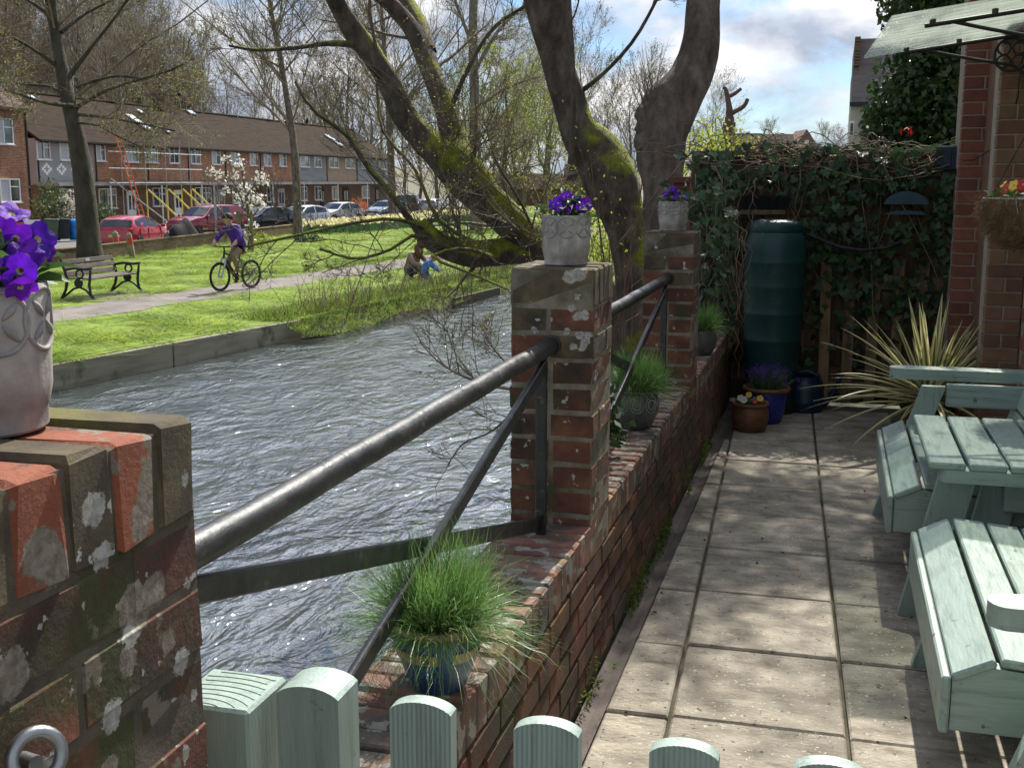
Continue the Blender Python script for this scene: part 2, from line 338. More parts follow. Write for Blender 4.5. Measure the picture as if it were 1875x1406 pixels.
M_GUTTER = pmat('gutter_concrete', [(0.085, 0.068, 0.06), (0.15, 0.12, 0.105)], 7, 0.9, 0.5, 80, spots=[((0.045, 0.06, 0.014), 6, 0.56, 0.68)])
SAGE = [(0.255, 0.335, 0.285), (0.30, 0.38, 0.325)]
M_SAGE = pmat('sage_green_paint', SAGE, 7, 0.42, 0.35, 34, stretch=(4, 0.6, 4), spots=[((0.17, 0.225, 0.19), 8, 0.52, 0.72, (7, 0.5, 7)), ((0.10, 0.11, 0.075), 23, 0.655, 0.70), ((0.14, 0.165, 0.12), 2.6, 0.55, 0.8), ((0.32, 0.42, 0.35), 14, 0.62, 0.75)], rvar=0.12, bdist=0.004, spec=0.5)
M_SAGEX = pmat('sage_green_paint_cross', SAGE, 7, 0.42, 0.35, 34, stretch=(0.6, 4, 4), spots=[((0.17, 0.225, 0.19), 8, 0.52, 0.72, (0.5, 7, 7)), ((0.10, 0.11, 0.075), 23, 0.655, 0.70), ((0.14, 0.165, 0.12), 2.6, 0.55, 0.8), ((0.32, 0.42, 0.35), 14, 0.62, 0.75)], rvar=0.12, bdist=0.004, spec=0.5)
M_SAGEV = pmat('sage_green_paint_upright', SAGE, 7, 0.45, 0.4, 40, stretch=(4, 4, 0.5), spots=[((0.17, 0.225, 0.19), 8, 0.52, 0.72, (7, 7, 0.5)), ((0.10, 0.11, 0.075), 23, 0.655, 0.70), ((0.14, 0.165, 0.12), 2.6, 0.55, 0.8), ((0.15, 0.22, 0.18), 20, 0.64, 0.75)], rvar=0.12, bdist=0.004, spec=0.5)
M_IRON = pmat('black_iron_paint', [(0.012, 0.012, 0.013), (0.03, 0.03, 0.028)], 10, 0.38, 0.4, 60, spots=[((0.10, 0.095, 0.07), 26, 0.60, 0.72), ((0.10, 0.03, 0.015), 13, 0.66, 0.72)], rvar=0.15, spec=0.5, bdist=0.004)
M_BLACK = pmat('matt_black', [(0.012, 0.012, 0.013), (0.022, 0.022, 0.022)], 6, 0.5, 0.1)
M_STEEL = pmat('galvanised_steel', [(0.32, 0.33, 0.33), (0.45, 0.46, 0.46)], 12, 0.35, 0.1, metal=0.9)
M_POT = pmat('grey_stone_pot', [(0.24, 0.215, 0.195), (0.38, 0.35, 0.32), (0.52, 0.49, 0.45)], 12, 0.85, 0.35, 80, spots=[((0.15, 0.135, 0.12), 7, 0.52, 0.68, (1, 1, 0.4))], bdist=0.004)
M_POTREL = pmat('pot_relief', [(0.20, 0.185, 0.175), (0.38, 0.36, 0.335)], 30, 0.85, 0.35, 80, bdist=0.003)
M_SOIL = pmat('potting_soil', [(0.018, 0.013, 0.01), (0.045, 0.032, 0.022)], 40, 0.95, 0.8, 90)
M_PURPLE = pmat('petunia_petal', [(0.085, 0.004, 0.33), (0.15, 0.012, 0.48), (0.065, 0.003, 0.26)], 45, 0.6, 0.4, 60, 'obj', 0.35, trans=0.3, hue=0.015)
M_THROAT = pmat('petunia_throat', [(0.55, 0.5, 0.2), (0.35, 0.28, 0.12)], 60, 0.6, 0.1)
M_LEAF = pmat('bedding_leaf', [(0.05, 0.11, 0.025), (0.10, 0.18, 0.05)], 20, 0.5, 0.2, 60, 'obj', 0.3, trans=0.3)
M_FESCUE = pmat('fescue_blade', [(0.11, 0.22, 0.05), (0.20, 0.35, 0.10)], 5, 0.42, 0, rand='isl', amt=0.45, trans=0.35, hue=0.03)
M_BLUEGLAZE = pmat('blue_glaze', [(0.018, 0.05, 0.12), (0.03, 0.085, 0.19), (0.022, 0.04, 0.075)], 9, 0.28, 0.25, 30, spots=[((0.10, 0.075, 0.045), 6, 0.64, 0.72)], spec=0.6)
M_TAN = pmat('tan_glaze', [(0.33, 0.24, 0.12), (0.42, 0.32, 0.18)], 30, 0.45, 0.2)
M_DARKPOT = pmat('charcoal_glaze', [(0.05, 0.052, 0.05), (0.11, 0.11, 0.105)], 16, 0.4, 0.3, 50)
M_TERRA = pmat('brown_terracotta', [(0.12, 0.055, 0.025), (0.22, 0.105, 0.05)], 14, 0.55, 0.4, 50, spots=[((0.08, 0.065, 0.04), 7, 0.55, 0.7)])
M_COBALT = pmat('cobalt_glaze', [(0.012, 0.016, 0.16), (0.02, 0.03, 0.25)], 9, 0.25, 0.1, spec=0.6)
M_BIN = pmat('dark_green_plastic', [(0.007, 0.036, 0.037), (0.010, 0.047, 0.047)], 5, 0.45, 0.12, 160, spots=[((0.03, 0.06, 0.06), 9, 0.6, 0.75)], bdist=0.003)
M_CAN = pmat('navy_plastic', [(0.006, 0.016, 0.035), (0.010, 0.024, 0.05)], 7, 0.4, 0.1)
M_IVY = pmat('ivy_leaf', [(0.022, 0.052, 0.018), (0.045, 0.082, 0.026)], 22, 0.42, 0.25, 45, 'obj', 0.6, trans=0.25, hue=0.03, spec=0.35)
M_IVYM = pmat('ivy_leaf_mass', [(0.018, 0.044, 0.015), (0.042, 0.078, 0.024)], 14, 0.42, 0.2, 45, 'isl', 0.65, trans=0.25, hue=0.03, spec=0.35)
M_STEM = pmat('dry_vine_stem', [(0.13, 0.095, 0.06), (0.26, 0.20, 0.135)], 20, 0.8, 0.3)
M_FENCEWOOD = pmat('weathered_fence_board', [(0.05, 0.032, 0.018), (0.10, 0.065, 0.036), (0.15, 0.10, 0.06)], 9, 0.85, 0.4, 50, 'obj', 0.3, stretch=(3, 3, 0.5), spots=[((0.05, 0.055, 0.02), 3, 0.55, 0.72)])
M_REDFENCE = pmat('red_brown_fence', [(0.11, 0.038, 0.028), (0.16, 0.06, 0.042)], 9, 0.8, 0.3, 50, 'obj', 0.2)
M_YGREEN = pmat('sword_leaf_green', [(0.12, 0.15, 0.045), (0.19, 0.21, 0.075)], 12, 0.42, 0.1, rand='obj', amt=0.25, trans=0.2)
M_YCREAM = pmat('sword_leaf_cream', [(0.62, 0.56, 0.26), (0.74, 0.69, 0.40)], 12, 0.42, 0.1, rand='obj', amt=0.2, trans=0.2)
M_COIR = pmat('coir_fibre', [(0.16, 0.095, 0.05), (0.28, 0.18, 0.10)], 20, 0.95, 0, rand='isl', amt=0.4)
M_RED = pmat('red_petal', [(0.5, 0.015, 0.012), (0.62, 0.04, 0.02)], 20, 0.5, 0, trans=0.25)
M_YEL = pmat('yellow_petal', [(0.72, 0.45, 0.03), (0.8, 0.6, 0.08)], 20, 0.5, 0, trans=0.25)
M_PALE = pmat('pale_petal', [(0.62, 0.62, 0.66), (0.7, 0.7, 0.55)], 20, 0.5, 0, trans=0.25)
M_BARK = pmat('dark_bark', [(0.08, 0.062, 0.048), (0.165, 0.13, 0.102), (0.27, 0.225, 0.18)], 9, 0.92, 1.0, 26, stretch=(1, 1, 0.45), bdist=0.09)
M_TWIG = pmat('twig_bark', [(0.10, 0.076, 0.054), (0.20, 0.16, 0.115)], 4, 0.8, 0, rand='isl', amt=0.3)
M_HAZETWIG = pmat('hazed_twig_bark', [(0.17, 0.14, 0.10), (0.26, 0.22, 0.165)], 1, 0.9, 0, rand='isl', amt=0.3)  # far twigs: bark colour lightened to stand in for distance haze
def moss_bark(name='mossy_bark', zm=0.13):
    m, nt = newmat(name); L = nt.links; out = nd(nt, 'ShaderNodeOutputMaterial'); p = nd(nt, 'ShaderNodeBsdfPrincipled', Roughness=0.95)
    v = coords(nt, 'pos', (1, 1, 0.5)); col = ramp(nt, [(0.32, (0.065, 0.05, 0.038)), (0.5, (0.14, 0.11, 0.086)), (0.68, (0.25, 0.205, 0.16))], noise(nt, v, 9, 8))
    g = nd(nt, 'ShaderNodeNewGeometry'); sx = nd(nt, 'ShaderNodeSeparateXYZ'); L.new(g.outputs['Normal'], sx.inputs[0])
    sp = nd(nt, 'ShaderNodeSeparateXYZ'); L.new(g.outputs['Position'], sp.inputs[0])
    hz = nd(nt, 'ShaderNodeMapRange'); hz.inputs['From Min'].default_value = 1.6; hz.inputs['From Max'].default_value = 3.4; hz.inputs['To Min'].default_value = zm; hz.inputs['To Max'].default_value = -0.12; L.new(sp.outputs['Z'], hz.inputs['Value'])
    a = nd(nt, 'ShaderNodeMath', operation='MULTIPLY_ADD'); a.inputs[1].default_value = 0.36; L.new(sx.outputs['Z'], a.inputs[0]); L.new(noise(nt, coords(nt), 2.6, 7), a.inputs[2])
    b = nd(nt, 'ShaderNodeMath', operation='ADD'); L.new(a.outputs[0], b.inputs[0]); L.new(hz.outputs[0], b.inputs[1])
    f = ramp(nt, [(0.62, 0.0), (0.72, 1.0)], b.outputs[0]); mc = ramp(nt, [(0.3, (0.13, 0.16, 0.012)), (0.7, (0.42, 0.44, 0.04))], noise(nt, coords(nt), 11, 6))
    L.new(mixc(nt, col, mc, f), p.inputs['Base Color']); bp = nd(nt, 'ShaderNodeBump', Strength=1.0, Distance=0.10); L.new(noise(nt, v, 24, 9, 0.65), bp.inputs['Height']); L.new(bp.outputs[0], p.inputs['Normal'])
    L.new(p.outputs[0], out.inputs[0]); return m
M_MOSSBARK = moss_bark(); M_MOSSBARK2 = moss_bark('burl_moss_bark', 0.045)
def water_mat():
    m, nt = newmat('river_water'); L = nt.links; out = nd(nt, 'ShaderNodeOutputMaterial'); p = nd(nt, 'ShaderNodeBsdfPrincipled', Roughness=0.05, IOR=2.0)
    p.inputs['Base Color'].default_value = (0.05, 0.06, 0.057, 1); p.inputs['Specular IOR Level'].default_value = 1.0
    v = coords(nt, 'pos', (1.0, 0.6, 1.0), rot=(0, 0, 0.12)); v2 = coords(nt, 'pos', (1, 0.7, 1))
    h1 = noise(nt, v, 1.3, 3, 0.5, 2.2); h2 = noise(nt, v, 3.6, 3, 0.5, 2.6); h3 = noise(nt, v2, 11, 2, 0.5, 1.2)
    b1 = nd(nt, 'ShaderNodeBump', Strength=0.38, Distance=0.20); L.new(h1, b1.inputs['Height'])
    b2 = nd(nt, 'ShaderNodeBump', Strength=0.42, Distance=0.075); L.new(h2, b2.inputs['Height']); L.new(b1.outputs[0], b2.inputs['Normal'])
    b3 = nd(nt, 'ShaderNodeBump', Strength=0.25, Distance=0.016); L.new(h3, b3.inputs['Height']); L.new(b2.outputs[0], b3.inputs['Normal'])
    L.new(b3.outputs[0], p.inputs['Normal']); L.new(p.outputs[0], out.inputs[0]); return m
M_WATER = water_mat()
M_GRASS = pmat('lawn_grass', [(0.09, 0.14, 0.016), (0.18, 0.26, 0.024), (0.26, 0.34, 0.04)], 1.6, 0.95, 0.9, 22, spots=[((0.13, 0.11, 0.05), 1.7, 0.58, 0.72), ((0.06, 0.10, 0.015), 6, 0.54, 0.64)], bdist=0.03)
M_BLADE = pmat('grass_blade', [(0.15, 0.235, 0.02), (0.26, 0.37, 0.03), (0.36, 0.44, 0.055)], 1.3, 0.6, 0, rand='isl', amt=0.55, trans=0.45, hue=0.02)
M_BANKG = pmat('bank_herbage', [(0.07, 0.11, 0.02), (0.17, 0.24, 0.04), (0.27, 0.33, 0.07)], 2.2, 0.7, 0, rand='isl', amt=0.6, trans=0.35, hue=0.03)
M_DRY = pmat('dry_stalk', [(0.20, 0.15, 0.085), (0.34, 0.27, 0.17)], 2, 0.8, 0, rand='isl', amt=0.35)
M_EARTH = pmat('bank_earth', [(0.045, 0.035, 0.022), (0.09, 0.07, 0.042)], 3, 0.95, 0.7, 16, spots=[((0.06, 0.09, 0.02), 2, 0.5, 0.65)], bdist=0.05)
M_PATH = pmat('path_asphalt', [(0.13, 0.11, 0.10), (0.18, 0.155, 0.14), (0.22, 0.19, 0.17)], 1.6, 0.95, 0.4, 60)
M_ROAD = pmat('road_asphalt', [(0.10, 0.10, 0.10), (0.16, 0.155, 0.15)], 0.8, 0.95, 0.3, 40)
M_PAVE = pmat('pavement_concrete', [(0.24, 0.23, 0.215), (0.33, 0.32, 0.30)], 1.2, 0.95, 0.3, 30)
M_BOARD = pmat('river_board', [(0.17, 0.15, 0.11), (0.27, 0.24, 0.18), (0.33, 0.30, 0.23)], 2.4, 0.9, 0.4, 22, 'obj', 0.15, stretch=(1, 0.35, 3), spots=[((0.06, 0.065, 0.02), 2, 0.56, 0.72)])
M_HILL = pmat('wooded_hill', [(0.09, 0.078, 0.052), (0.14, 0.125, 0.08), (0.11, 0.12, 0.06)], 0.12, 0.95, 0.5, 1.5)

# ------------------------------------------------------------------ the setting
WZ, LZ, RZ = -1.32, -0.94, -1.38     # river, lawn, road levels (patio = 0)
def lerp_tab(tab, y):
    return float(np.interp(y, [t[0] for t in tab], [t[1] for t in tab]))
BANK = [(-10, -13.2), (6, -11.5), (13.8, -10.43), (19.4, -9.45), (24, -9.1), (31, -8.55), (45, -8.1), (80, -7.6), (140, -7)]
NEAR = [(-10, -0.93), (8.6, -0.93), (9.4, -1.9), (11, -2.6), (16, -3.0), (30, -3.3), (60, -3.6), (140, -4)]
PATHC = [(-10, -16.2), (10, -14.9), (19, -14.0), (26, -13.35), (35, -12.6), (50, -11.9), (90, -10.5), (140, -10)]
def bank_x(y): return lerp_tab(BANK, y)
def near_x(y): return lerp_tab(NEAR, y)
def path_x(y): return lerp_tab(PATHC, y)
def lwall_x(y): return -23.5 - 0.105 * (y - 37.9)
def strip(name, mat, ys, xa, xb, za, zb=None, nx=2):
    V = []; F = []
    for y in ys:
        for i in range(nx):
            t = i / (nx - 1); z0 = za(y) if callable(za) else za; z1 = z0 if zb is None else (zb(y) if callable(zb) else zb)
            V.append((xa(y) * (1 - t) + xb(y) * t, y, z0 * (1 - t) + z1 * t))
    for j in range(len(ys) - 1):
        for i in range(nx - 1): a = j * nx + i; F.append((a, a + 1, a + 1 + nx, a + nx))
    m = MB(); m.add(V, F); return m.mesh(name, mat)
YS = [-10, 0, 6, 10, 13.8, 16, 19.4, 22, 24, 27, 31, 36, 45, 60, 80, 110, 140]
struct('ground', MB().add([(-900, -300, -2.4), (900, -300, -2.4), (900, 2500, -2.4), (-900, 2500, -2.4)], [(0, 1, 2, 3)]).mesh('ground', M_HILL))
def grid_water():
    xs = np.linspace(-13.5, 0.5, 60); ys = np.concatenate([np.linspace(-8, 30, 150), np.linspace(31, 140, 60)])
    X, Y = np.meshgrid(xs, ys); Z = WZ + 0.012 * np.sin(2.1 * X + 0.9 * Y + 1.3 * np.sin(0.8 * X)) + 0.010 * np.sin(3.7 * X - 1.1 * Y + 0.9 * np.sin(1.9 * Y)) + 0.006 * np.sin(7.1 * X + 2.3 * Y)
    V = np.stack([X, Y, Z], -1).reshape(-1, 3); n, k = X.shape; i = np.arange(n * k).reshape(n, k)
    return mesh_np('river', V, [np.stack([i[:-1, :-1], i[:-1, 1:], i[1:, 1:], i[1:, :-1]], -1).reshape(-1, 4)], M_WATER)
struct('river', grid_water())
def lawn_mesh():
    ys = np.concatenate([np.linspace(-10, 50, 121), np.linspace(52, 140, 30)]); V = []; nx = 26
    for y in ys:
        a, b = bank_x(y), lwall_x(y)
        for i in range(nx):
            t = i / (nx - 1); x = a + (b - a) * t
            d = abs(x - path_x(y)); bumpz = (0.02 * math.sin(x * 2.3 + y * 0.7) + 0.015 * math.sin(x * 0.9 - y * 1.7)) * min(1, max(0, (d - 1.0) / 1.0)) * min(1, t * 8) * min(1, (1 - t) * 6 + .05)
            V.append((x, y, LZ + bumpz))
    F = [(j * nx + i, j * nx + i + 1, (j + 1) * nx + i + 1, (j + 1) * nx + i) for j in range(len(ys) - 1) for i in range(nx - 1)]
    return MB().add(V, F).mesh('lawn', M_GRASS, smooth=True)
struct('lawn', lawn_mesh())
wob = lambda y, p: 0.07 * math.sin(y * 1.9 + p) + 0.05 * math.sin(y * 4.3 + 2 * p)
PY = list(np.linspace(0, 60, 150)) + [70, 90, 120, 140]
struct('path', strip('path', M_PATH, PY, lambda y: path_x(y) - 0.86 + wob(y, 0), lambda y: path_x(y) + 0.86 + wob(y, 2), LZ + 0.008))
# earth bank under the lawn edge
struct('river_bank', strip('river_bank', M_EARTH, list(np.linspace(-10, 140, 160)), lambda y: bank_x(y) + 0.02 if y < 19.5 else bank_x(y) + 0.55 + 0.18 * math.sin(y * 1.3) + 0.1 * math.sin(y * 3.1), lambda y: bank_x(y) - 0.15, WZ - 0.15, LZ + 0.004, 4))
struct('near_bank', strip('near_bank', M_EARTH, [8.6, 9.4, 10, 11, 13, 16, 22, 30, 45, 60, 90, 140], near_x, lambda y: near_x(y) + 0.9, WZ - 0.2, -0.22, 3))
struct('garden_ground', strip('garden_ground', M_EARTH, [8.62, 9.4, 11, 13, 16, 22, 30, 45, 60, 90, 140], lambda y: near_x(y) + 0.88, lambda y: 90, -0.22))
struct('road', strip('road', M_ROAD, [-10, 20, 40, 60, 100, 140, 200], lambda y: lwall_x(y) - 0.1, lambda y: -70, RZ))
struct('pavement', strip('pavement', M_PAVE, [30, 60, 100, 140, 200], lambda y: -39.2 - 0.03 * (y - 60), lambda y: -44.5 - 0.03 * (y - 60), RZ + 0.11))
struct('pavement', strip('pavement_kerb', M_PAVE, [30, 60, 100, 140, 200], lambda y: -39.2 - 0.03 * (y - 60), lambda y: -39.201 - 0.03 * (y - 60), RZ - .05, RZ + 0.11))
struct('pavement', strip('pavement_apron', M_PAVE, [24, 34, 37, 38.5], lambda y: lwall_x(y) - 0.35, lambda y: lwall_x(y) - 9.0 + max(0, y - 34) * 1.5, RZ + 0.06))
def hill_mesh():
    xs = np.linspace(-420, -58, 26); ys = np.linspace(-60, 520, 40); X, Y = np.meshgrid(xs, ys)
    Z = -1.5 + 26 * (1 - np.exp(-np.maximum(0, -58 - X) / 55)) * (0.35 + 0.65 / (1 + np.exp((Y - 110) / 26))) + 1.2 * np.sin(X * 0.06) * np.cos(Y * 0.05)
    V = np.stack([X, Y, Z], -1).reshape(-1, 3); n, k = X.shape; i = np.arange(n * k).reshape(n, k)
    return mesh_np('hill', V, [np.stack([i[:-1, :-1], i[:-1, 1:], i[1:, 1:], i[1:, :-1]], -1).reshape(-1, 4)], M_HILL)
struct('hill', hill_mesh())
def hill_z(x, y): return -1.5 + 26 * (1 - math.exp(-max(0, -58 - x) / 55)) * (0.35 + 0.65 / (1 + math.exp((y - 110) / 26)))
# far meadow and low hill closing the valley straight ahead
def far_hill():
    xs = np.linspace(-300, 300, 40); ys = np.linspace(175, 520, 16); X, Y = np.meshgrid(xs, ys)
    Z = -1.6 + np.clip((Y - 175) / 260, 0, 1) ** 1.2 * (9 + 5 * np.sin(X * 0.02 + 1)); V = np.stack([X, Y, Z], -1).reshape(-1, 3); n, k = X.shape; i = np.arange(n * k).reshape(n, k)
    return mesh_np('far_hill', V, [np.stack([i[:-1, :-1], i[:-1, 1:], i[1:, 1:], i[1:, :-1]], -1).reshape(-1, 4)], M_HILL)
struct('far_hill', far_hill())

# timber/concrete edging boards along the far bank
ed = thing('river_edging', 'long weathered edging boards holding the lawn bank above the river', 'edging', (bank_x(14), 14, WZ))
eb = [(6.0, 9.4), (9.43, 12.9), (12.93, 16.1), (16.13, 19.5), (25.6, 28.6)]
for a, b in eb:
    pa = Vector((bank_x(a) + 0.06, a, 0)); pb = Vector((bank_x(b) + 0.06 + (0.5 if a > 20 else 0), b, 0))
    if a > 20: pa.x += 0.5
    mb = MB(); zt = LZ - 0.005 + (-0.16 if a > 20 else 0.0); zb = WZ - 0.2
    mb.bar((pa.x - ed.location.x, pa.y - 14, (zt + zb) / 2 - WZ), (pb.x - ed.location.x, pb.y - 14, (zt + zb) / 2 - WZ), 0.09, zt - zb, bev=0.012)
    mb.obj('board', M_BOARD if a < 20 else M_EARTH, ed)

# grass blades on the lawn (uncountable: one object)
def blades(n, xs, ys, z, h0, h1, w, lean=0.4, g=rng):
    H = g.uniform(h0, h1, n); a = g.uniform(0, 2 * np.pi, n); ln = g.normal(0, lean, (n, 2)) * H[:, None]
    b = np.stack([xs, ys, np.ones(n) * z], -1); s = np.stack([np.cos(a), np.sin(a), np.zeros(n)], -1) * (np.ones(n) * w)[:, None]
    tip = b + np.stack([ln[:, 0], ln[:, 1], H], -1)
    V = np.stack([b - s, b + s, tip], 1).reshape(-1, 3); return V, np.arange(3 * n).reshape(n, 3)
def lawn_blades():
    g = np.random.default_rng(3); n = 210000
    y = 13 + 47 * g.random(n) ** 1.35; bx = np.interp(y, [t[0] for t in BANK], [t[1] for t in BANK]); wx = -23.5 - 0.105 * (y - 37.9); px = np.interp(y, [t[0] for t in PATHC], [t[1] for t in PATHC])
    x = bx + (wx - bx) * g.random(n) ** 1.0
    pat = np.sin(x * 2.1 + 1.3 * np.sin(y * 1.7)) + np.sin(y * 2.9 + x * 0.7) + 0.8 * np.sin(x * 5.3 - y * 4.1)
    ok = (np.abs(x - px) > 0.84 + 0.1 * g.random(n)) & (g.random(n) < 0.45 + 0.33 * pat); x, y, pat = x[ok], y[ok], pat[ok]
    h = 0.035 + 0.022 * (pat + 1.5)
    V, F = blades(len(x), x, y, LZ - 0.01, 0.6, 1.3, 0.011 + 0.0003 * (y - 13), 0.5, g)
    V = V.reshape(-1, 3, 3); V[:, 2, 2] = LZ + (V[:, 2, 2] - LZ) * np.clip(h, 0.02, 0.12); return mesh_np('lawn_grass', V.reshape(-1, 3), [F], M_BLADE)
tag(link('lawn_grass', lawn_blades()), 'short bright green grass blades over the riverside lawn', 'grass', kind='stuff')
def bank_veg():
    g = np.random.default_rng(5); n = 26000; y = 19.0 + 30 * g.random(n) ** 1.2
    bx = np.interp(y, [t[0] for t in BANK], [t[1] for t in BANK]); t = g.random(n); x = bx + 0.6 - 2.0 * t ** 1.3 + 0.12 * np.sin(y * 1.3)
    zz = np.where(x > bx - 0.1, LZ - 0.28 * np.clip((x - bx + 0.1) / 0.7, 0, 1), LZ); V, F = blades(n, x, y, 0, 0.04, 0.15, 0.012, 0.8, g)
    V = V.reshape(-1, 3, 3); V[:, :, 2] += zz[:, None]; c = np.clip(1.6 - np.abs(bx - x - 0.3), 0.25, 1.5); V[:, 2, 2] = zz + (V[:, 2, 2] - zz) * c
    return mesh_np('bank_herbage', V.reshape(-1, 3), [F], M_BANKG)
tag(link('bank_herbage', bank_veg()), 'rough tufty grass and weeds hanging over the far river bank', 'weeds', kind='stuff')
def bank_stalks():
    g = np.random.default_rng(6); n = 420; y = 20 + 13 * g.random(n); bx = np.interp(y, [t[0] for t in BANK], [t[1] for t in BANK]); x = bx - 0.9 * g.random(n) + 0.2
    K = 4; t = np.linspace(0, 1, K); H = g.uniform(0.25, 1.1, n); d = g.normal(0, 0.35, (n, 2)); P = np.zeros((n, K, 3)); P[:, :, 0] = x[:, None] + d[:, :1] * (H[:, None] * t ** 1.5); P[:, :, 1] = y[:, None] + d[:, 1:] * (H[:, None] * t ** 1.5); P[:, :, 2] = LZ - 0.08 + H[:, None] * t * (1 - 0.15 * t)
    V, Q = tubes_np(P, np.broadcast_to(0.009 * (1 - 0.7 * t), (n, K)).copy(), 3); return mesh_np('bank_stalks', V, [Q], M_DRY)
tag(link('bank_stalks', bank_stalks()), 'thin dry brown weed stalks standing along the far bank edge', 'stalks', kind='stuff')

# ------------------------------------------------------------------ patio
SH = -0.039
def sx(c, y): return c + SH * y
patio = struct('patio', MB().box((2.2, 4.2, -0.85), (5.6, 8.8, 1.66)).mesh('patio', M_SLABJOINT))
cols = [(-0.275 - 0.505, -0.275), (-0.275, 0.23), (0.23, 0.735), (0.735, 1.24), (1.24, 1.745)]
rows = [0.47 + 0.55 * k for k in range(-1, 15)]
for ci, (a, b) in enumerate(cols):
    for ri in range(len(rows) - 1):
        y0, y1 = rows[ri] + U(-.006, .006), rows[ri + 1]; off = (0.012 if ci % 2 else -0.004); y0 += off; y1 += off; y1 = min(y1, 8.42)
        if y1 - y0 < 0.1: continue
        g = 0.006; X0 = [sx(a, y0) + g, sx(a, y1) + g]; X1 = [sx(b, y0) - g, sx(b, y1) - g]
        if ci == 0: X0 = [-0.590 - 0.0 * y0, -0.590]
        if ci == 0 and min(X1) - max(X0) < 0.03: continue
        if y0 > 6.9 and ci > 2: continue
        cx, cy = (X0[0] + X1[0] + X0[1] + X1[1]) / 4, (y0 + y1) / 2; dz = U(-0.003, 0.003)
        top = [(X0[0], y0 + g), (X1[0], y0 + g), (X1[1], y1 - g), (X0[1], y1 - g)]; V = []
        for z, ins in ((-0.03, 0), (-0.006, 0), (0.0, 0.006)):
            for (x, y) in top:
                V.append((x - cx + (ins if x < cx else -ins), y - cy + (ins if y < cy else -ins), z + dz))
        F = [(8, 9, 10, 11)] + [(l * 4 + i, l * 4 + (i + 1) % 4, (l + 1) * 4 + (i + 1) % 4, (l + 1) * 4 + i) for l in (0, 1) for i in range(4)]
        o = MB().add(V, F).obj('slab', M_SLAB, None, loc=(cx, cy, 0.0)); o.parent = patio
struct('gutter', MB().add([(-0.668, -0.2, -0.012), (-0.63, -0.2, -0.022), (-0.594, -0.2, -0.008), (-0.668, 8.4, -0.012), (-0.63, 8.4, -0.022), (-0.594, 8.4, -0.008)], [(0, 1, 4, 3), (1, 2, 5, 4)]).mesh('gutter', M_GUTTER))
# crumbs of debris on the slabs
def debris():
    m = MB(); g = random.Random(4)
    for i in range(130):
        y = g.uniform(2.6, 7.6); x = g.uniform(-0.62, 0.9) if i % 3 else g.uniform(-0.66, -0.56); r = g.uniform(0.002, 0.007)
        m.lathe([(r * 0.4, 0.0), (r, r * 0.5), (r * 0.3, r)], 5, (x, y, 0.001 if x > -.59 else -0.015))
    return m.mesh('debris', pmat('debris_bits', [(0.02, 0.014, 0.01), (0.16, 0.12, 0.07)], 30, 0.9, 0, rand='isl', amt=0.5))
tag(link('patio_debris', debris()), 'scattered crumbs and seed husks on the patio slabs', 'debris', kind='stuff')
def wall_moss():
    g = np.random.default_rng(12); n = 5200; y = g.uniform(2.2, 7.6, n); z = np.abs(g.normal(0, 0.045, n)); ok = (np.sin(y * 3.1) + np.sin(y * 7.7 + 1) + g.normal(0, .5, n)) > 0.35; y, z = y[ok], z[ok]
    C = np.stack([-0.659 + g.uniform(0, 0.022, len(y)) * np.exp(-z * 12), y, z - 0.005], -1); V, F = leaves_np(C, g.uniform(0.006, 0.018, len(y)), g); return mesh_np('moss', V, [F], pmat('gutter_moss', [(0.06, 0.10, 0.012), (0.13, 0.19, 0.02)], 9, 0.9, 0, rand='isl', amt=0.4, trans=0.3))
tag(link('wall_foot_moss', wall_moss()), 'bright moss tufts along the foot of the parapet wall', 'moss', kind='stuff')

# ------------------------------------------------------------------ parapet wall, pillars
WX0, WX1 = -0.915, -0.665; CZ = 0.53; CH = 0.079
def brick(parent, c, size, mat, b=0.006, jit=0.0022, name='brick', rz=0.0):
    o = link(name, cbox_mesh(name, size, b, mat, jit, 5), parent, Vector(c) - parent.location, (U(-.002, .002), U(-.002, .002), rz + U(-.003, .003))); return o
PIL = [(0.66, 1.108), (3.33, 3.63), (5.85, 6.15)]
wall = thing('parapet_wall', 'low damp red brick parapet wall between the patio and the river', 'wall', (-0.79, 4.5, 0))
MB().box((0, 0.15, -0.785), (WX1 - WX0 - 0.018, 8.6, 2.4)).obj('mortar_core', M_DMORTAR, wall)
def gaps():
    e = [1.15, 3.33, 3.63, 5.85, 6.15, 8.42]; return [(e[0], e[1]), (e[2], e[3]), (e[4], e[5])]
for a, b in gaps():
    n = int(round((b - a) / 0.079)); st = (b - a) / n
    for i in range(n):
        brick(wall, (-0.79 + U(-.002, .002), a + (i + .5) * st, CZ - 0.057 + U(-.002, .002)), (0.25, 0.0700, 0.114), M_COPING)
for r in range(5):
    zc = CZ - 0.115 - CH * (r + .5); off = 0.118 if r % 2 else 0.0; y = 1.16 - off
    while y < 8.4:
        L = min(0.226, 8.42 - y)
        if L > 0.05: brick(wall, (-0.722, y + L / 2, zc), (0.114, L, 0.0705), M_WALLBRICK)
        y += 0.236
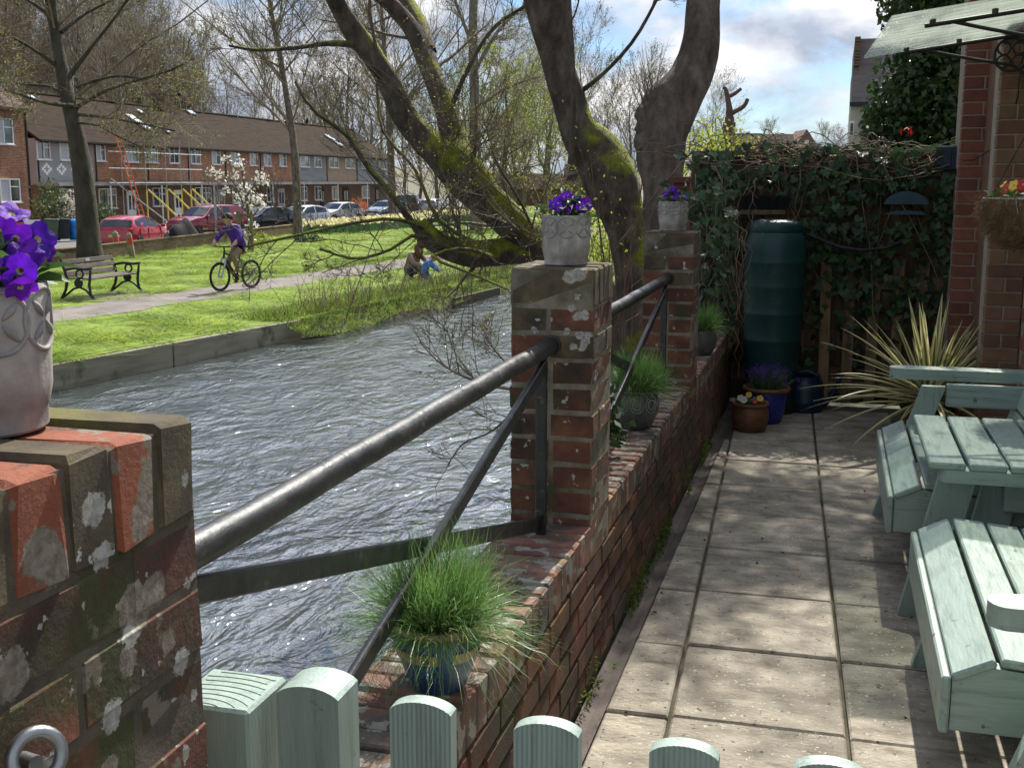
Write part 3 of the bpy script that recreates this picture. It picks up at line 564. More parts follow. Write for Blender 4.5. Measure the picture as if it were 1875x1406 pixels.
def pillar(y0, y1, label, mrow, mcap, zb, group='brick pillars of the parapet'):
    p = thing('brick_pillar', label, 'pillar', (-0.79, (y0 + y1) / 2, zb), 0, group)
    h = 1.30 - zb
    MB().box((0, 0, h / 2 - 0.004), (0.2472 if zb == 0 else 0.2462, y1 - y0 - 0.0038, h - 0.006)).obj('mortar_core', M_DMORTAR if zb == 0 else M_MORTAR, p)
    nc = int(round((y1 - y0) / .075))
    for i in range(nc):
        st = (y1 - y0) / nc; m = mcap[(nc - 1 - i) % len(mcap)]
        brick(p, (-0.79, y0 + (i + .5) * st, 1.30 - 0.056 + U(-.002, .002)), (0.254, st - 0.005, 0.113), m, 0.006, 0.0034 if zb == 0 else 0.002)
    z = 1.30 - 0.118; r = 0
    while z - CH > zb - 0.05:
        f = U(0.46, 0.50); xs = [(WX0, WX0 + 0.25 * f - .005), (WX0 + 0.25 * f + .005, WX1)]
        for k, (xa, xb) in enumerate(xs):
            if y1 - y0 > .4:
                o_ = (0.10, 0.225)[r % 2]; sp = [(y0, y0 + o_), (y0 + o_ + .01, y0 + o_ + .215), (y0 + o_ + .225, y1)] if y1 - y0 - o_ - .225 > .03 else [(y0, y0 + o_), (y0 + o_ + .01, y1)]
            else: sp = [(y0, y1)] if (r + k) % 3 == 0 else ([(y0, y0 + 0.195), (y0 + 0.205, y1)] if r % 2 else [(y0, y0 + 0.095), (y0 + 0.105, y1)])
            for ya, yb in sp:
                hb = min(0.069, z - zb); 
                if hb > 0.02: brick(p, ((xa + xb) / 2, (ya + yb) / 2, z - hb / 2), (round(xb - xa, 2), yb - ya, hb), M_CAPGREY if (r < 2 and zb > 0 and (r + k) % 3 != 1) else mrow, 0.0028 if zb == 0 else 0.0045, 0.0011 if zb == 0 else 0.0018)
        z -= CH; r += 1
    return p
pillar(*PIL[0], 'lichen-spotted brick pillar at the gate, nearest of the three pillars', M_P1BRICK, [M_CAPGREY, M_CAPRED], 0.0)
pillar(*PIL[1], 'middle brick pillar with white lichen patches under the petunia pot', M_BRICK, [M_CAPGREY], CZ - 0.115)
pillar(*PIL[2], 'farthest brick pillar, beside the ivy and the water butt', M_BRICK, [M_CAPGREY], CZ - 0.115)
# ------------------------------------------------------------------ railings
def railing(y0, y1, label, stub=False):
    r = thing('railing', label, 'railing', (-0.79, (y0 + y1) / 2, CZ), 0, 'tubular railings between the pillars'); o = r.location
    L = lambda x, y, z: (x - o.x, y - o.y, z - o.z)
    m = MB(); n = 14; m.tube([L(-0.79, y0 - 0.02 + (y1 - y0 + 0.05) * i / n, 1.072 + 0.0015 * math.sin(i * 1.9)) for i in range(n + 1)], 0.0245, 16); m.obj('handrail', M_IRON, r, smooth=40)
    for y, zt in ((y1 - 0.12, 1.055), (y0 + 0.10, 1.055)):
        MB().box(L(-0.79, y, (CZ + zt) / 2), (0.03, 0.022, zt - CZ), b=0.003).obj('post', M_IRON, r)
    MB().bar(L(-0.797, y0 + 0.115, 1.028), L(-0.797, y1 - 0.13, CZ + 0.03), 0.016, 0.039, bev=0.003).obj('brace', M_IRON, r)
    MB().bar(L(-0.781, y0 + 0.115, CZ + 0.03), L(-0.781, y1 - 0.13, 1.028), 0.016, 0.039, bev=0.003).obj('brace', M_IRON, r)
    for yy in (y0 + 0.004, y1 - 0.004): MB().ring(L(-0.79, yy, 1.072), 0.026, 0.005, 20, 6, (0, 1, 0)).obj('collar', M_IRON, r, smooth=True)
railing(1.15, 3.33, 'black tubular railing with crossed flat braces, nearest of the three')
railing(3.63, 5.85, 'black tubular railing between the middle and far pillars')
railing(6.15, 8.42, 'black tubular railing running into the ivy past the far pillar')

# ------------------------------------------------------------------ picket gate and post
gp = thing('gate_post', 'square sage green gate post with rough sawn top beside the lichened pillar', 'post', (-0.700, 1.225, -0.022))
V, F = cbox(0.106, 0.106, 0.95, 0.004); MB().add([(x, y, z + 0.475) for x, y, z in V], F).obj('shaft', M_SAGEV, gp)
m = MB()
for i in range(9):
    r = 0.028 + 0.0125 * i; pts = []
    for k in range(24):
        t = math.pi * (0.12 + 0.76 * k / 23); x, y = 0.05 - 0.0 + r * math.cos(t) * 1.35 - 0.06, -0.072 + r * math.sin(t)
        if abs(x) < 0.049 and abs(y) < 0.049: pts.append((x, y, 0.9502))
    if len(pts) > 2: m.tube(pts, 0.0009, 5)
m.obj('growth_ring', M_SAGEX, gp, smooth=True)
MB().lathe([(0.011, 0), (0.011, 0.004), (0.004, 0.007)], 12).obj('bolt_head', pmat('rusty_bolt', [(0.15, 0.07, 0.04), (0.25, 0.13, 0.08)], 30, 0.7, 0.2), gp, loc=(-0.03, -0.056, 0.86)).rotation_euler = (R(90), 0, 0)
gate = thing('picket_gate', 'sage green picket gate with round-topped pales across the patio entrance', 'gate', (-0.25, 1.22, 0))
def picket(xc, w, ztop, th, groove, name='picket'):
    n = 14; hw = w / 2; rise = 0.021 * w / 0.076; prof = []
    if groove:
        k = 13
        for i in range(k * 2 + 1):
            x = -hw + w * i / (2 * k); prof.append((x, -th / 2 + (0.0009 if i % 2 else 0.0)))
    else:
        prof = [(-hw + w * i / 16, -th / 2) for i in range(17)]
    prof = prof + [(hw, th / 2)] + [(hw * (1 - 2 * i / 10), th / 2) for i in range(1, 10)] + [(-hw, th / 2)]
    V = []; N = len(prof)
    for (x, y) in prof: V.append((x, y, 0.06))
    for (x, y) in prof: V.append((x * 1.0, y, ztop - rise + rise * math.sqrt(max(0, 1 - (0.9 * min(1, abs(x) / hw)) ** 2))))
    F = [list(range(N))[::-1], list(range(N, 2 * N))] + [(i, (i + 1) % N, N + (i + 1) % N, N + i) for i in range(N)]
    # top as strips front to back so the curve reads
    mb = MB(); mb.add(V, F[:1] + F[2:]); fr = [i for i, p in enumerate(prof) if p[1] < 0]; bk = [i for i, p in enumerate(prof) if p[1] > 0]
    xs = [prof[i][0] for i in fr]; zb = lambda x: ztop - rise + rise * math.sqrt(max(0, 1 - (0.9 * min(1, abs(x) / hw)) ** 2))
    T = []; 
    for i in fr: T.append((prof[i][0], prof[i][1], zb(prof[i][0])))
    for i in fr: T.append((prof[i][0], th / 2, zb(prof[i][0])))
    k = len(fr); mb.add(T, [(i, i + 1, k + i + 1, k + i) for i in range(k - 1)])
    return mb.obj(name, M_SAGEV, gate, loc=(xc - gate.location.x, 0, 0))
o = picket(-0.578, 0.080, 0.960, 0.060, False, 'stile'); 
for xc in (-0.443, -0.291, -0.134, 0.022, 0.178, 0.334): picket(xc, 0.076, 0.948 if xc < -.35 else (0.941 if xc < -.2 else 0.935), 0.022, True)
for z in (0.25, 0.72): MB().box((0.06, 0.028, z), (1.0, 0.035, 0.07), b=0.004).obj('rail', M_SAGEX, gate)
ring = thing('ring_bolt', 'galvanised steel ring bolted to the nearest brick pillar', 'ring', (-0.640, 0.792, 1.063))
m = MB(); m.ring((0, 0, 0), 0.021, 0.0062, 28, 10, (0.8, -0.5, 0.25)); m.obj('eye', M_STEEL, ring, smooth=True)
MB().tube([(-0.026, 0.012, -0.012), (-0.008, 0.008, -0.012)], 0.008, 10).obj('shank', M_STEEL, ring, smooth=40)

# ------------------------------------------------------------------ house on the right: piers, wall, glass canopy, basket
M_HB1 = pmat('house_red_brick', [(0.16, 0.058, 0.038), (0.225, 0.086, 0.056)], 12, 0.85, 0.35, 90, 'obj', 0.22, hue=0.004)
M_HB2 = pmat('house_brown_brick', [(0.15, 0.085, 0.05), (0.21, 0.12, 0.075)], 10, 0.85, 0.35, 90, 'obj', 0.22, hue=0.012)
M_HMORT = pmat('pale_mortar', [(0.26, 0.22, 0.175), (0.34, 0.30, 0.24)], 20, 0.95, 0.4, 90)
house = thing('brick_house', 'corner of the red and brown brick house beside the patio', 'house', (1.0, 7.0, 0))
HT = 2.78
def hpart(name, c, size, mat, b=0.0): return MB().box(Vector(c) - house.location, size, b=b).obj(name, mat, house)
hpart('pier_core', (0.835, 8.22, HT / 2), (0.17 - .012, 0.43, HT), M_HMORT); hpart('pier_core', (0.937, 7.16, HT / 2), (0.19 - .012, 0.31, HT), M_HMORT)
hpart('wall', (1.20, 4.75, HT / 2), (0.33, 5.2, HT), M_HMORT); hpart('wall', (1.14, 7.95, HT / 2), (0.50, 0.9, HT), M_HB2)
hpart('roof_edge', (1.80, 5.7, HT + 0.04), (1.6, 6.0, 0.09), M_BLACK, 0.01)
z = 0.0; r = 0
while z < HT - 0.07:
    for (xa, xb, y0, mt, hh) in ((0.75, 0.92, 8.0, M_HB1, 0.070),):
        sp = [(xa, xb - 0.056), (xb - 0.046, xb)] if r % 2 else [(xa, xb)]
        for a, b in sp: brick(house, ((a + b) / 2, y0 + 0.051, z + 0.036), (round(b - a, 3), 0.102, hh), mt, 0.003, 0.001)
    sp = [(0.842, 1.03)] if r % 2 else [(0.842, 0.93), (0.94, 1.03)]
    for a, b in sp: brick(house, ((a + b) / 2, 7.0 + 0.051, z + 0.036), (round(b - a, 3), 0.102, 0.071), M_HB2, 0.003, 0.001)
    y = 6.98 - (0.118 if r % 2 else 0.0)
    while y > 6.1:
        brick(house, (1.03 + 0.048, y - 0.113, z + 0.036), (0.102, 0.224, 0.069), M_HB1, 0.003, 0.001); y -= 0.235
    z += 0.0785; r += 1
MB().tube([(0.955 - 1, 7.86 - 7, 0.0), (0.955 - 1, 7.86 - 7, HT)], 0.032, 14).obj('downpipe', M_BLACK, house, smooth=40)
MB().tube([(-.07, -.07, 2.2), (-.075, -.05, 2.0), (-.08, .3, 1.78), (-.17, .94, 1.68), (-.24, .97, 1.68)], 0.004, 6).obj('cable', M_BLACK, house, smooth=True)
cano = thing('door_canopy', 'frosted glass door canopy on scrolled black iron brackets', 'canopy', (0.9, 6.3, 2.3))
co = cano.location
A, B, C, D = Vector((0.12, 7.0, 2.235)), Vector((0.20, 5.45, 2.25)), Vector((0.97, 5.6, 2.375)), Vector((0.90, 7.05, 2.355))
def frost():
    m, nt = newmat('frosted_glass'); L = nt.links; out = nd(nt, 'ShaderNodeOutputMaterial'); v = coords(nt, 'pos', (1.2, 4.5, 1))
    c = ramp(nt, [(0.36, (0.42, 0.47, 0.40)), (0.62, (0.74, 0.77, 0.70))], noise(nt, v, 4.5, 6)); t = nd(nt, 'ShaderNodeBsdfTranslucent'); L.new(c, t.inputs[0])
    g = nd(nt, 'ShaderNodeBsdfGlossy', Roughness=0.12); tr = nd(nt, 'ShaderNodeBsdfTransparent'); tr.inputs[0].default_value = (0.88, 0.93, 0.88, 1)
    a = nd(nt, 'ShaderNodeMixShader'); a.inputs[0].default_value = 0.68; L.new(t.outputs[0], a.inputs[1]); L.new(tr.outputs[0], a.inputs[2]); b = nd(nt, 'ShaderNodeMixShader'); b.inputs[0].default_value = 0.10; L.new(a.outputs[0], b.inputs[1]); L.new(g.outputs[0], b.inputs[2]); L.new(b.outputs[0], out.inputs[0]); return m
dn = Vector((0, 0, -0.012)); q = [A, B, C, D]; MB().add([p - co for p in q] + [p + dn - co for p in q], [(0, 1, 2, 3), (7, 6, 5, 4), (0, 4, 5, 1), (1, 5, 6, 2), (2, 6, 7, 3), (3, 7, 4, 0)]).obj('pane', frost(), cano)
for t0 in (0.12, 0.82):
    p0 = A.lerp(B, t0) + (D.lerp(C, t0) - A.lerp(B, t0)) * 0.22; p1 = D.lerp(C, t0) + Vector((0.06, 0, 0)); dz = Vector((0, 0, -0.035))
    m = MB(); m.tube([p0 + dz - co, p0.lerp(p1, .5) + dz - co, p1 + dz - co], 0.0105, 8)
    for k in (0.05, 0.45): m.tube([p0.lerp(p1, k) + dz - co, p0.lerp(p1, k) - co + Vector((0, 0, -0.008))], 0.014, 8)
    e = p1 + Vector((-0.12, 0, -0.17)); s0 = p0.lerp(p1, 0.18) + dz
    m.tube([s0 - co, s0.lerp(e, .35) + Vector((0, 0, -0.012)) - co, s0.lerp(e, .7) + Vector((0, 0, -0.02)) - co, e - co + Vector((0.03, 0, -0.03)), p1 + Vector((0.0, 0, -0.27)) - co], 0.009, 8)
    o = m.obj('bracket', M_BLACK, cano, smooth=40)
    cc_ = p1 + Vector((-0.10, 0, -0.145)) - co; m = MB(); m.ring(cc_, 0.085, 0.008, 26, 8, (0, 1, 0)); m.ring(cc_ + Vector((-.038, 0, .034)), 0.032, 0.006, 18, 6, (0, 1, 0)); m.ring(cc_ + Vector((.038, 0, -.034)), 0.032, 0.006, 18, 6, (0, 1, 0)); m.ring(cc_ + Vector((.038, 0, .034)), 0.032, 0.006, 18, 6, (0, 1, 0)); m.ring(cc_ + Vector((-.038, 0, -.034)), 0.032, 0.006, 18, 6, (0, 1, 0))
    s = m.obj('scroll', M_BLACK, o, smooth=True)
def petal_disc(r, lobes=5, cup=0.35, ruffle=0.12, n=20):
    m = MB(); V = [(0, 0, -r * cup)]; rings = ((0.2, -0.16), (0.62, 0.02), (1.0, -0.04))
    for k, (f, zz) in enumerate(rings):
        for i in range(n):
            t = 2 * math.pi * i / n; lb = 1 - 0.16 * (1 - abs(math.cos(lobes * t / 2))) ** 1.5 * f
            V.append((r * f * lb * math.cos(t), r * f * lb * math.sin(t), r * (zz + ruffle * f * math.sin(lobes * t + k) * 0.6)))
    F = [(0, 1 + i, 1 + (i + 1) % n) for i in range(n)]; mi = [1] * n
    for k in range(2):
        for i in range(n): F.append((1 + k * n + i, 1 + (k + 1) * n + i, 1 + (k + 1) * n + (i + 1) % n, 1 + k * n + (i + 1) % n)); mi.append(0)
    m.add(V, F); m.m = mi; return m
FLOWER = [petal_disc(1, 5, c, rf).mesh('flower', [M_PURPLE, M_THROAT], smooth=True, fix=False) for c, rf in ((0.4, 0.2), (0.6, 0.28), (0.3, 0.35))]
FSMALL = petal_disc(1, 5, 0.3, 0.2, 10)
def orient(d): return Vector(d).normalized().to_track_quat('Z', 'Y').to_euler()
def ovate(L, w, cup=0.15):
    m = MB(); pr = [(0, 0.04), (0.18, 0.6), (0.42, 1.0), (0.7, 0.75), (1.0, 0.02)]; V = []
    for t, ww in pr:
        for s in (-1, 0, 1): V.append((L * t, s * w * ww * .5, L * (0.25 * t - 0.35 * t * t) + abs(s) * w * cup * ww))
    return m.add(V, [(i * 3 + k, i * 3 + k + 1, (i + 1) * 3 + k + 1, (i + 1) * 3 + k) for i in range(4) for k in (0, 1)])
LEAFM = ovate(1, 0.55).mesh('leaf', M_LEAF, smooth=True, fix=False)
bas = thing('hanging_basket', 'coir-lined hanging basket of red and yellow pansies on the house wall', 'basket', (0.83, 5.45, 1.26))
m = MB(); m.lathe([(0.01, 0), (0.10, 0.02), (0.17, 0.08), (0.205, 0.17), (0.215, 0.215), (0.20, 0.215), (0.18, 0.18)], 28, cap=False); m.obj('liner', M_COIR, bas, smooth=True)
g = np.random.default_rng(9); n = 3800; a = g.uniform(0, 2 * np.pi, n); zz = g.uniform(0.01, 0.225, n); rr = np.interp(zz, [0, .02, .08, .17, .22], [.02, .10, .17, .207, .216]); b = np.stack([rr * np.cos(a), rr * np.sin(a), zz], -1)
tip = b + np.stack([np.cos(a), np.sin(a), -0.6 * np.ones(n)], -1) * g.uniform(.008, .04, (n, 1)) + g.normal(0, .016, (n, 3)); P = np.stack([b, (b + tip) / 2 + g.normal(0, .006, (n, 3)), tip], 1); V, Q = tubes_np(P, np.full((n, 3), 0.0009), 3)
tag(link('coir_fibre', mesh_np('coir_fibre', V, [Q], M_COIR), bas), kind='stuff')
MB().ring((0, 0, 0.217), 0.214, 0.004, 32, 6).obj('rim_wire', M_STEEL, bas, smooth=True)
for k in range(6):
    aa = k * math.pi / 3; MB().tube([(0.217 * math.cos(aa + .02 * j), 0.217 * math.sin(aa + .02 * j), 0.217 - 0.02 * j) for j in range(4)], 0.002, 6).obj('wire', M_STEEL, bas)
for k in range(3):
    aa = k * 2.1 + .4; MB().tube([(0.21 * math.cos(aa), 0.21 * math.sin(aa), 0.217), (0.0, 0.0, 0.62)], 0.0025, 6).obj('chain', M_BLACK, bas)
MB().tube([(0.2, 0, 0.66), (0.0, 0, 0.68), (-0.03, 0, 0.65), (0, 0, 0.61)], 0.006, 8).obj('hook', M_BLACK, bas)
FR = FSMALL.mesh('flower', [M_RED, M_THROAT], smooth=True, fix=False); FY = FSMALL.mesh('flower', [M_YEL, M_THROAT], smooth=True, fix=False); FP = FSMALL.mesh('flower', [M_PALE, M_THROAT], smooth=True, fix=False)
for k in range(42):
    aa = U(0, 6.28); r_ = U(0.02, 0.2); link('leaf', LEAFM, bas, (r_ * math.cos(aa), r_ * math.sin(aa), 0.215 + U(0, .03)), (U(-.5, .5), U(-.8, 0), aa), (U(.04, .065),) * 3)
for k in range(20):
    aa = U(2.0, 5.0) if k % 2 else U(0, 6.28); r_ = U(0.05, 0.2); link('flower', FR if k % 3 else FY, bas, (r_ * math.cos(aa), r_ * math.sin(aa), 0.245 + U(0, .035)), orient((math.cos(aa) * .8 - .3, math.sin(aa) * .6 - .5, U(.4, .9))), (U(.02, .028),) * 3)

# ------------------------------------------------------------------ fence, pallet, ivy
FY0 = 8.46
fence = thing('garden_fence', 'dark weathered board fence behind the ivy at the end of the patio', 'fence', (-0.1, FY0, 0))
for i in range(13):
    link('board', cbox_mesh('board', (1.72, 0.022, 0.142), 0.004, M_FENCEWOOD, 0.002), fence, (0.0, 0.012 + 0.006 * (i % 2), 0.075 + 0.131 * i), (R(-3), 0, 0))
for x in (-0.86, 0.0, 0.85): link('post', cbox_mesh('post', (0.08, 0.08, 1.74), 0.006, M_FENCEWOOD, 0.001), fence, (x, 0.08, 0.87))
MB().box((0, 0.02, 1.745), (1.78, 0.09, 0.03), b=0.005).obj('capping', M_REDFENCE, fence)
pal = thing('timber_pallet', 'old slatted timber pallet standing against the fence under the ivy', 'pallet', (0.32, 8.38, 0))
M_PALLET = pmat('pallet_wood', [(0.11, 0.068, 0.035), (0.18, 0.12, 0.06), (0.21, 0.15, 0.085)], 9, 0.85, 0.3, 40, 'obj', 0.3, stretch=(3, 3, 0.5))
for i, x in enumerate((-0.35, -0.19, -0.03, 0.13, 0.28, 0.43)): link('slat', cbox_mesh('slat', (0.072, 0.018, 0.98 + 0.02 * (i % 2)), 0.004, M_PALLET, 0.002), pal, (x, U(-.004, .004), 0.52), (R(-2), U(-.02, .02), 0))
for z in (0.12, 0.86): link('cross_rail', cbox_mesh('cross_rail', (0.9, 0.03, 0.085), 0.004, M_PALLET, 0.002), pal, (0.04, 0.035, z))
rf = thing('red_fence', 'red-brown panel fence behind the potted far pillar', 'fence', (-1.1, 9.6, 0))
for i in range(9): link('board', cbox_mesh('board', (0.10, 0.02, 1.85), 0.004, M_REDFENCE, 0.001), rf, (-0.12 + 0.105 * i, 0.0, 0.66))
MB().box((0.28, -0.02, 1.56), (1.0, 0.05, 0.05), b=0.005).obj('rail', M_REDFENCE, rf)
def ivy_leaf_mesh():
    out = []
    for var in range(4):
        pts = [(0, -0.12), (0.30, -0.34), (0.50, -0.12), (0.62, 0.02), (0.36, 0.20), (0.34, 0.42), (0.14, 0.55), (0, 0.92)]
        pts = [(x * U(.85, 1.12), y * U(.88, 1.1)) for x, y in pts]; full = pts + [(-x * U(.9, 1.1), y) for x, y in pts[-2:0:-1]]
        V = [(0, 0.1, 0.0)] + [(x, y, 0.10 * abs(x) + U(-.06, .06) - 0.16 * y * y) for x, y in full]; n = len(full)
        out.append(MB().add(V, [(0, 1 + i, 1 + (i + 1) % n) for i in range(n)]))
    return out
IVYB = ivy_leaf_mesh(); IVYL = [b.mesh('leaf', M_IVY, smooth=True, fix=False) for b in IVYB]
def frame_np(nv, tv):
    z = nrm(nv); x = nrm(np.cross(tv, z)); y = np.cross(z, x); return np.stack([x, y, z], -1)
def ivy_cloud(C, Nn, size, g):
    """place leaf outlines at centres C facing Nn, tips hanging down"""
    tips = np.array([0, 0, -1.0]) + g.normal(0, .45, (len(C), 3)); Fr = frame_np(Nn, tips); VV = []; FF = []; o = 0; k = g.integers(0, 4, len(C))
    for b in range(4):
        sel = k == b; base = np.array(IVYB[b].v); tri = np.array(IVYB[b].f)
        W = C[sel][:, None] + np.einsum('nij,mj->nmi', Fr[sel], base) * size[sel][:, None, None]; n = len(W)
        if n == 0: continue
        VV.append(W.reshape(-1, 3)); FF.append((tri[None] + (np.arange(n) * len(base))[:, None, None]).reshape(-1, 3) + o); o += n * len(base)
    return np.concatenate(VV), FF
ivy = thing('ivy', 'glossy dark green ivy covering the fence at the end of the patio', 'ivy', (-0.1, 8.4, 0))
g = np.random.default_rng(21)
def ivy_points(n):
    x = g.uniform(-0.95, 0.80, n); z = g.uniform(0.05, 1.80, n); dens = np.clip((z - 0.15) / 1.1, 0.02, 1) ** 1.2
    dens *= 0.45 + 0.55 * (np.sin(x * 9 + 2 * np.sin(z * 6)) + np.sin(z * 8 + x * 5) > -0.55); dens *= np.where(z > 1.62, 0.45, 1.0)
    dens *= np.where((x > -0.85) & (x < -0.2) & (z < 1.45), 0.25, 1); dens *= np.where((x > -0.66) & (x < -0.3) & (z > 1.3) & (z < 1.5), 0.15, 1); dens *= np.where((x > 0.3) & (x < 0.62) & (z > 1.28) & (z < 1.52), 0.1, 1)
    ok = g.random(n) < dens; x, z = x[ok], z[ok]; dep = g.random(len(x)); return np.stack([x, FY0 - 0.03 - 0.22 * dep * np.clip(z / 1.2, .25, 1), z], -1)
C1 = ivy_points(4200)
n2 = 620; y2 = g.uniform(7.25, 8.35, n2); C2 = np.stack([-0.74 + 0.16 * g.normal(size=n2) + 0.1 * (y2 - 7), y2, np.clip(1.18 + 0.33 * g.normal(size=n2), 0.45, 1.72)], -1); C2 = C2[(C2[:, 0] > -1.1) & ((C2[:, 1] > 6.9) | (C2[:, 2] < 1.35))]
C2 = C2[(C2[:, 0] < -0.63) | (C2[:, 2] < 0.8)]; C2 = C2[~((C2[:, 1] < 7.25) & (C2[:, 2] > 0.7) & (C2[:, 2] < 1.28))]
C2 = C2[~((np.abs(C2[:, 0] + 0.37) < 0.23) & (C2[:, 1] < 8.3) & (C2[:, 2] < 1.3))]
Call = np.concatenate([C1, C2]); Nn = np.concatenate([np.tile([0.0, -1, 0.35], (len(C1), 1)), np.tile([0.45, -0.85, 0.5], (len(C2), 1))]) + g.normal(0, .38, (len(Call), 3)); Nn = nrm(Nn)
sz = 0.028 + 0.046 * g.random(len(Call)) ** 1.3; order = np.argsort(-sz); big = order[:300]; rest = order[300:]
Fr = frame_np(Nn[big], np.array([0, 0, -1.0]) + g.normal(0, .45, (300, 3)))
for k, i in enumerate(big):
    o = link('leaf', IVYL[k % 4], ivy, Vector(Call[i]) - ivy.location); o.rotation_euler = Matrix(Fr[k].tolist()).to_euler(); o.scale = (sz[i],) * 3
V, FF = ivy_cloud(Call[rest] - np.array(ivy.location), Nn[rest], sz[rest], g); tag(link('small_leaves', mesh_np('small_leaves', V, FF, M_IVYM), ivy), kind='stuff')
# dry tangled stems over the top of the fence and down its face
n = 230; K = 9; t = np.linspace(0, 1, K); x0 = g.uniform(-1.0, 0.8, n); dx = g.normal(0, .35, n); P = np.zeros((n, K, 3)); top = g.random(n) < 0.84
P[:, :, 0] = x0[:, None] + dx[:, None] * t + g.normal(0, .025, (n, K)).cumsum(1) * .5; P[:, :, 1] = FY0 - 0.10 + g.normal(0, .05, (n, 1)) + g.normal(0, .018, (n, K)).cumsum(1)
P[:, :, 2] = np.where(top[:, None], 1.70 + g.uniform(-.06, .07, (n, 1)) + 0.10 * np.sin(t * 3.1) * g.normal(0, .8, (n, 1)) + g.normal(0, .012, (n, K)).cumsum(1), 1.75 - t * g.uniform(.3, 1.5, (n, 1)))
V1 = tubes_np(P - np.array(ivy.location), np.broadcast_to(0.0045 * (1 - .5 * t), (n, K)) * g.uniform(.4, 1.3, (n, 1)), 4)
n = 60; x0 = g.uniform(-0.95, -0.5, n); P = np.zeros((n, K, 3)); P[:, :, 0] = x0[:, None] + g.normal(0, .03, (n, K)).cumsum(1); P[:, :, 1] = g.uniform(7.3, 8.3, (n, 1)) + g.normal(0, .03, (n, K)).cumsum(1); P[:, :, 2] = g.uniform(0.9, 1.65, (n, 1)) - t * g.uniform(.1, .8, (n, 1))
V2 = tubes_np(P - np.array(ivy.location), np.broadcast_to(0.0035 * (1 - .5 * t), (n, K)) * g.uniform(.4, 1.3, (n, 1)), 4)
V, FF = join_np([V1, V2]); tag(link('dry_stems', mesh_np('dry_stems', V, FF, M_STEM), ivy), kind='stuff')
for k in range(9):
    o = link('red_leaf', ovate(1, .3).mesh('red_leaf', M_RED, smooth=True, fix=False), ivy, (0.42 + U(-.04, .05) - ivy.location.x, -0.08, 1.84 + U(0, .05)), (U(-.4, .4), U(-1.6, -.4), U(0, 6.2)), (U(.035, .06),) * 3)
# things hung on the fence
br = thing('broom_head', 'black-bristled broom head hung upside down above the water butt', 'broom', (-0.47, 8.24, 1.36))
MB().box((0, 0, -0.02), (0.30, 0.06, 0.035), b=0.006).obj('stock', M_FENCEWOOD, br)
n = 1500; b = np.stack([g.uniform(-.155, .155, n), g.uniform(-.03, .03, n), np.zeros(n)], -1); tp = b * np.array([1.12, 1.3, 1]) + np.array([0, -.01, 0.085]) + g.normal(0, .007, (n, 3)); V, Q = tubes_np(np.stack([b, tp], 1), np.full((n, 2), .0012), 3)
tag(link('bristles', mesh_np('bristles', V, [Q], M_BLACK), br), kind='stuff')
hh = thing('hose_holder', 'dark teal plastic hose holder shaped like a half dome, on the ivy fence', 'hose holder', (0.455, 8.30, 1.40))
pf = []; 
for i in range(17): t_ = math.pi * (0.06 + 0.88 * i / 16); pf.append((0.145 * math.cos(t_), 0.105 * math.sin(t_) - 0.02))
pf2 = [(x * .86, y * .84 - .004) for x, y in pf][::-1]
M_TEAL = pmat('teal_plastic', [(0.006, 0.035, 0.055), (0.01, 0.05, 0.075)], 8, 0.35, 0.05)
MB().prism(pf, -0.10, 0.06, lambda p, q, t: (p, t, q)).obj('hood', M_TEAL, hh, smooth=40); MB().prism(pf, 0.055, 0.07, lambda p, q, t: (p, t, q)).obj('back_plate', M_TEAL, hh, smooth=40)
MB().prism([(x * .97, y * .9 - .05) for x, y in pf], -0.09, -0.075, lambda p, q, t: (p * .95, t, q * .35 - .05)).obj('lip', M_TEAL, hh)
hs = thing('garden_hose', 'black garden hose sagging across the ivy from the water butt', 'hose', (-0.18, 8.2, 1.2))
MB().tube([(0, 0, 0), (0.08, .01, -.03), (0.22, .0, -.085), (0.36, 0, -.105), (0.52, .02, -.09), (0.64, .05, -.04), (0.70, .08, 0.05)], 0.011, 10).obj('pipe', M_BLACK, hs, smooth=True)
bb = thing('junction_box', 'small black box fixed high beside the brick pier', 'box', (0.70, 8.33, 1.70)); MB().box((0, 0, 0), (0.14, 0.08, 0.16), b=0.008).obj('case', M_CAN, bb); MB().box((0, -0.045, 0), (0.05, 0.012, 0.12), b=0.003).obj('cover', M_CAN, bb)

# ------------------------------------------------------------------ water butt, can, pots in the corner
wb = thing('water_butt', 'tall ribbed dark green plastic water butt in the ivy corner', 'water butt', (-0.37, 8.04, 0.0))
pr = [(0.150, 0.10), (0.158, 0.12)]
for z0, r0 in ((0.30, .175), (0.50, .188), (0.68, .195), (0.86, .199), (1.02, .200)):
    pr += [(r0, z0 - 0.012), (r0 + 0.0025, z0 - .006), (r0 + .0025, z0 + .006), (r0 + 0.001, z0 + .012), (r0 + .001, z0 + .05)]
pr += [(0.199, 1.10), (0.192, 1.16), (0.176, 1.205), (0.165, 1.22)]
MB().lathe(pr, 48).obj('barrel', M_BIN, wb, smooth=50)
MB().lathe([(0.168, 1.215), (0.172, 1.222), (0.172, 1.262), (0.160, 1.285), (0.11, 1.298), (0.01, 1.301)], 48).obj('lid', M_BIN, wb, smooth=50)
MB().lathe([(0.17, 0), (0.165, 0.10)], 24).obj('stand', M_BLACK, wb)
MB().tube([(0.02, -0.16, 0.17), (0.02, -0.215, 0.17), (0.02, -0.225, 0.14)], 0.012, 10).obj('tap', M_BLACK, wb, smooth=40)
def pot(parent, prof, mat, n=40, soil_r=None, soil_z=None, name='pot'):
    MB().lathe(prof, n, cap=False).obj(name, mat, parent, smooth=45)
    if soil_r: MB().lathe([(soil_r, soil_z), (soil_r * .5, soil_z + .008), (0.001, soil_z + .01)], 20, cap=False).obj('soil', M_SOIL, parent, smooth=True)
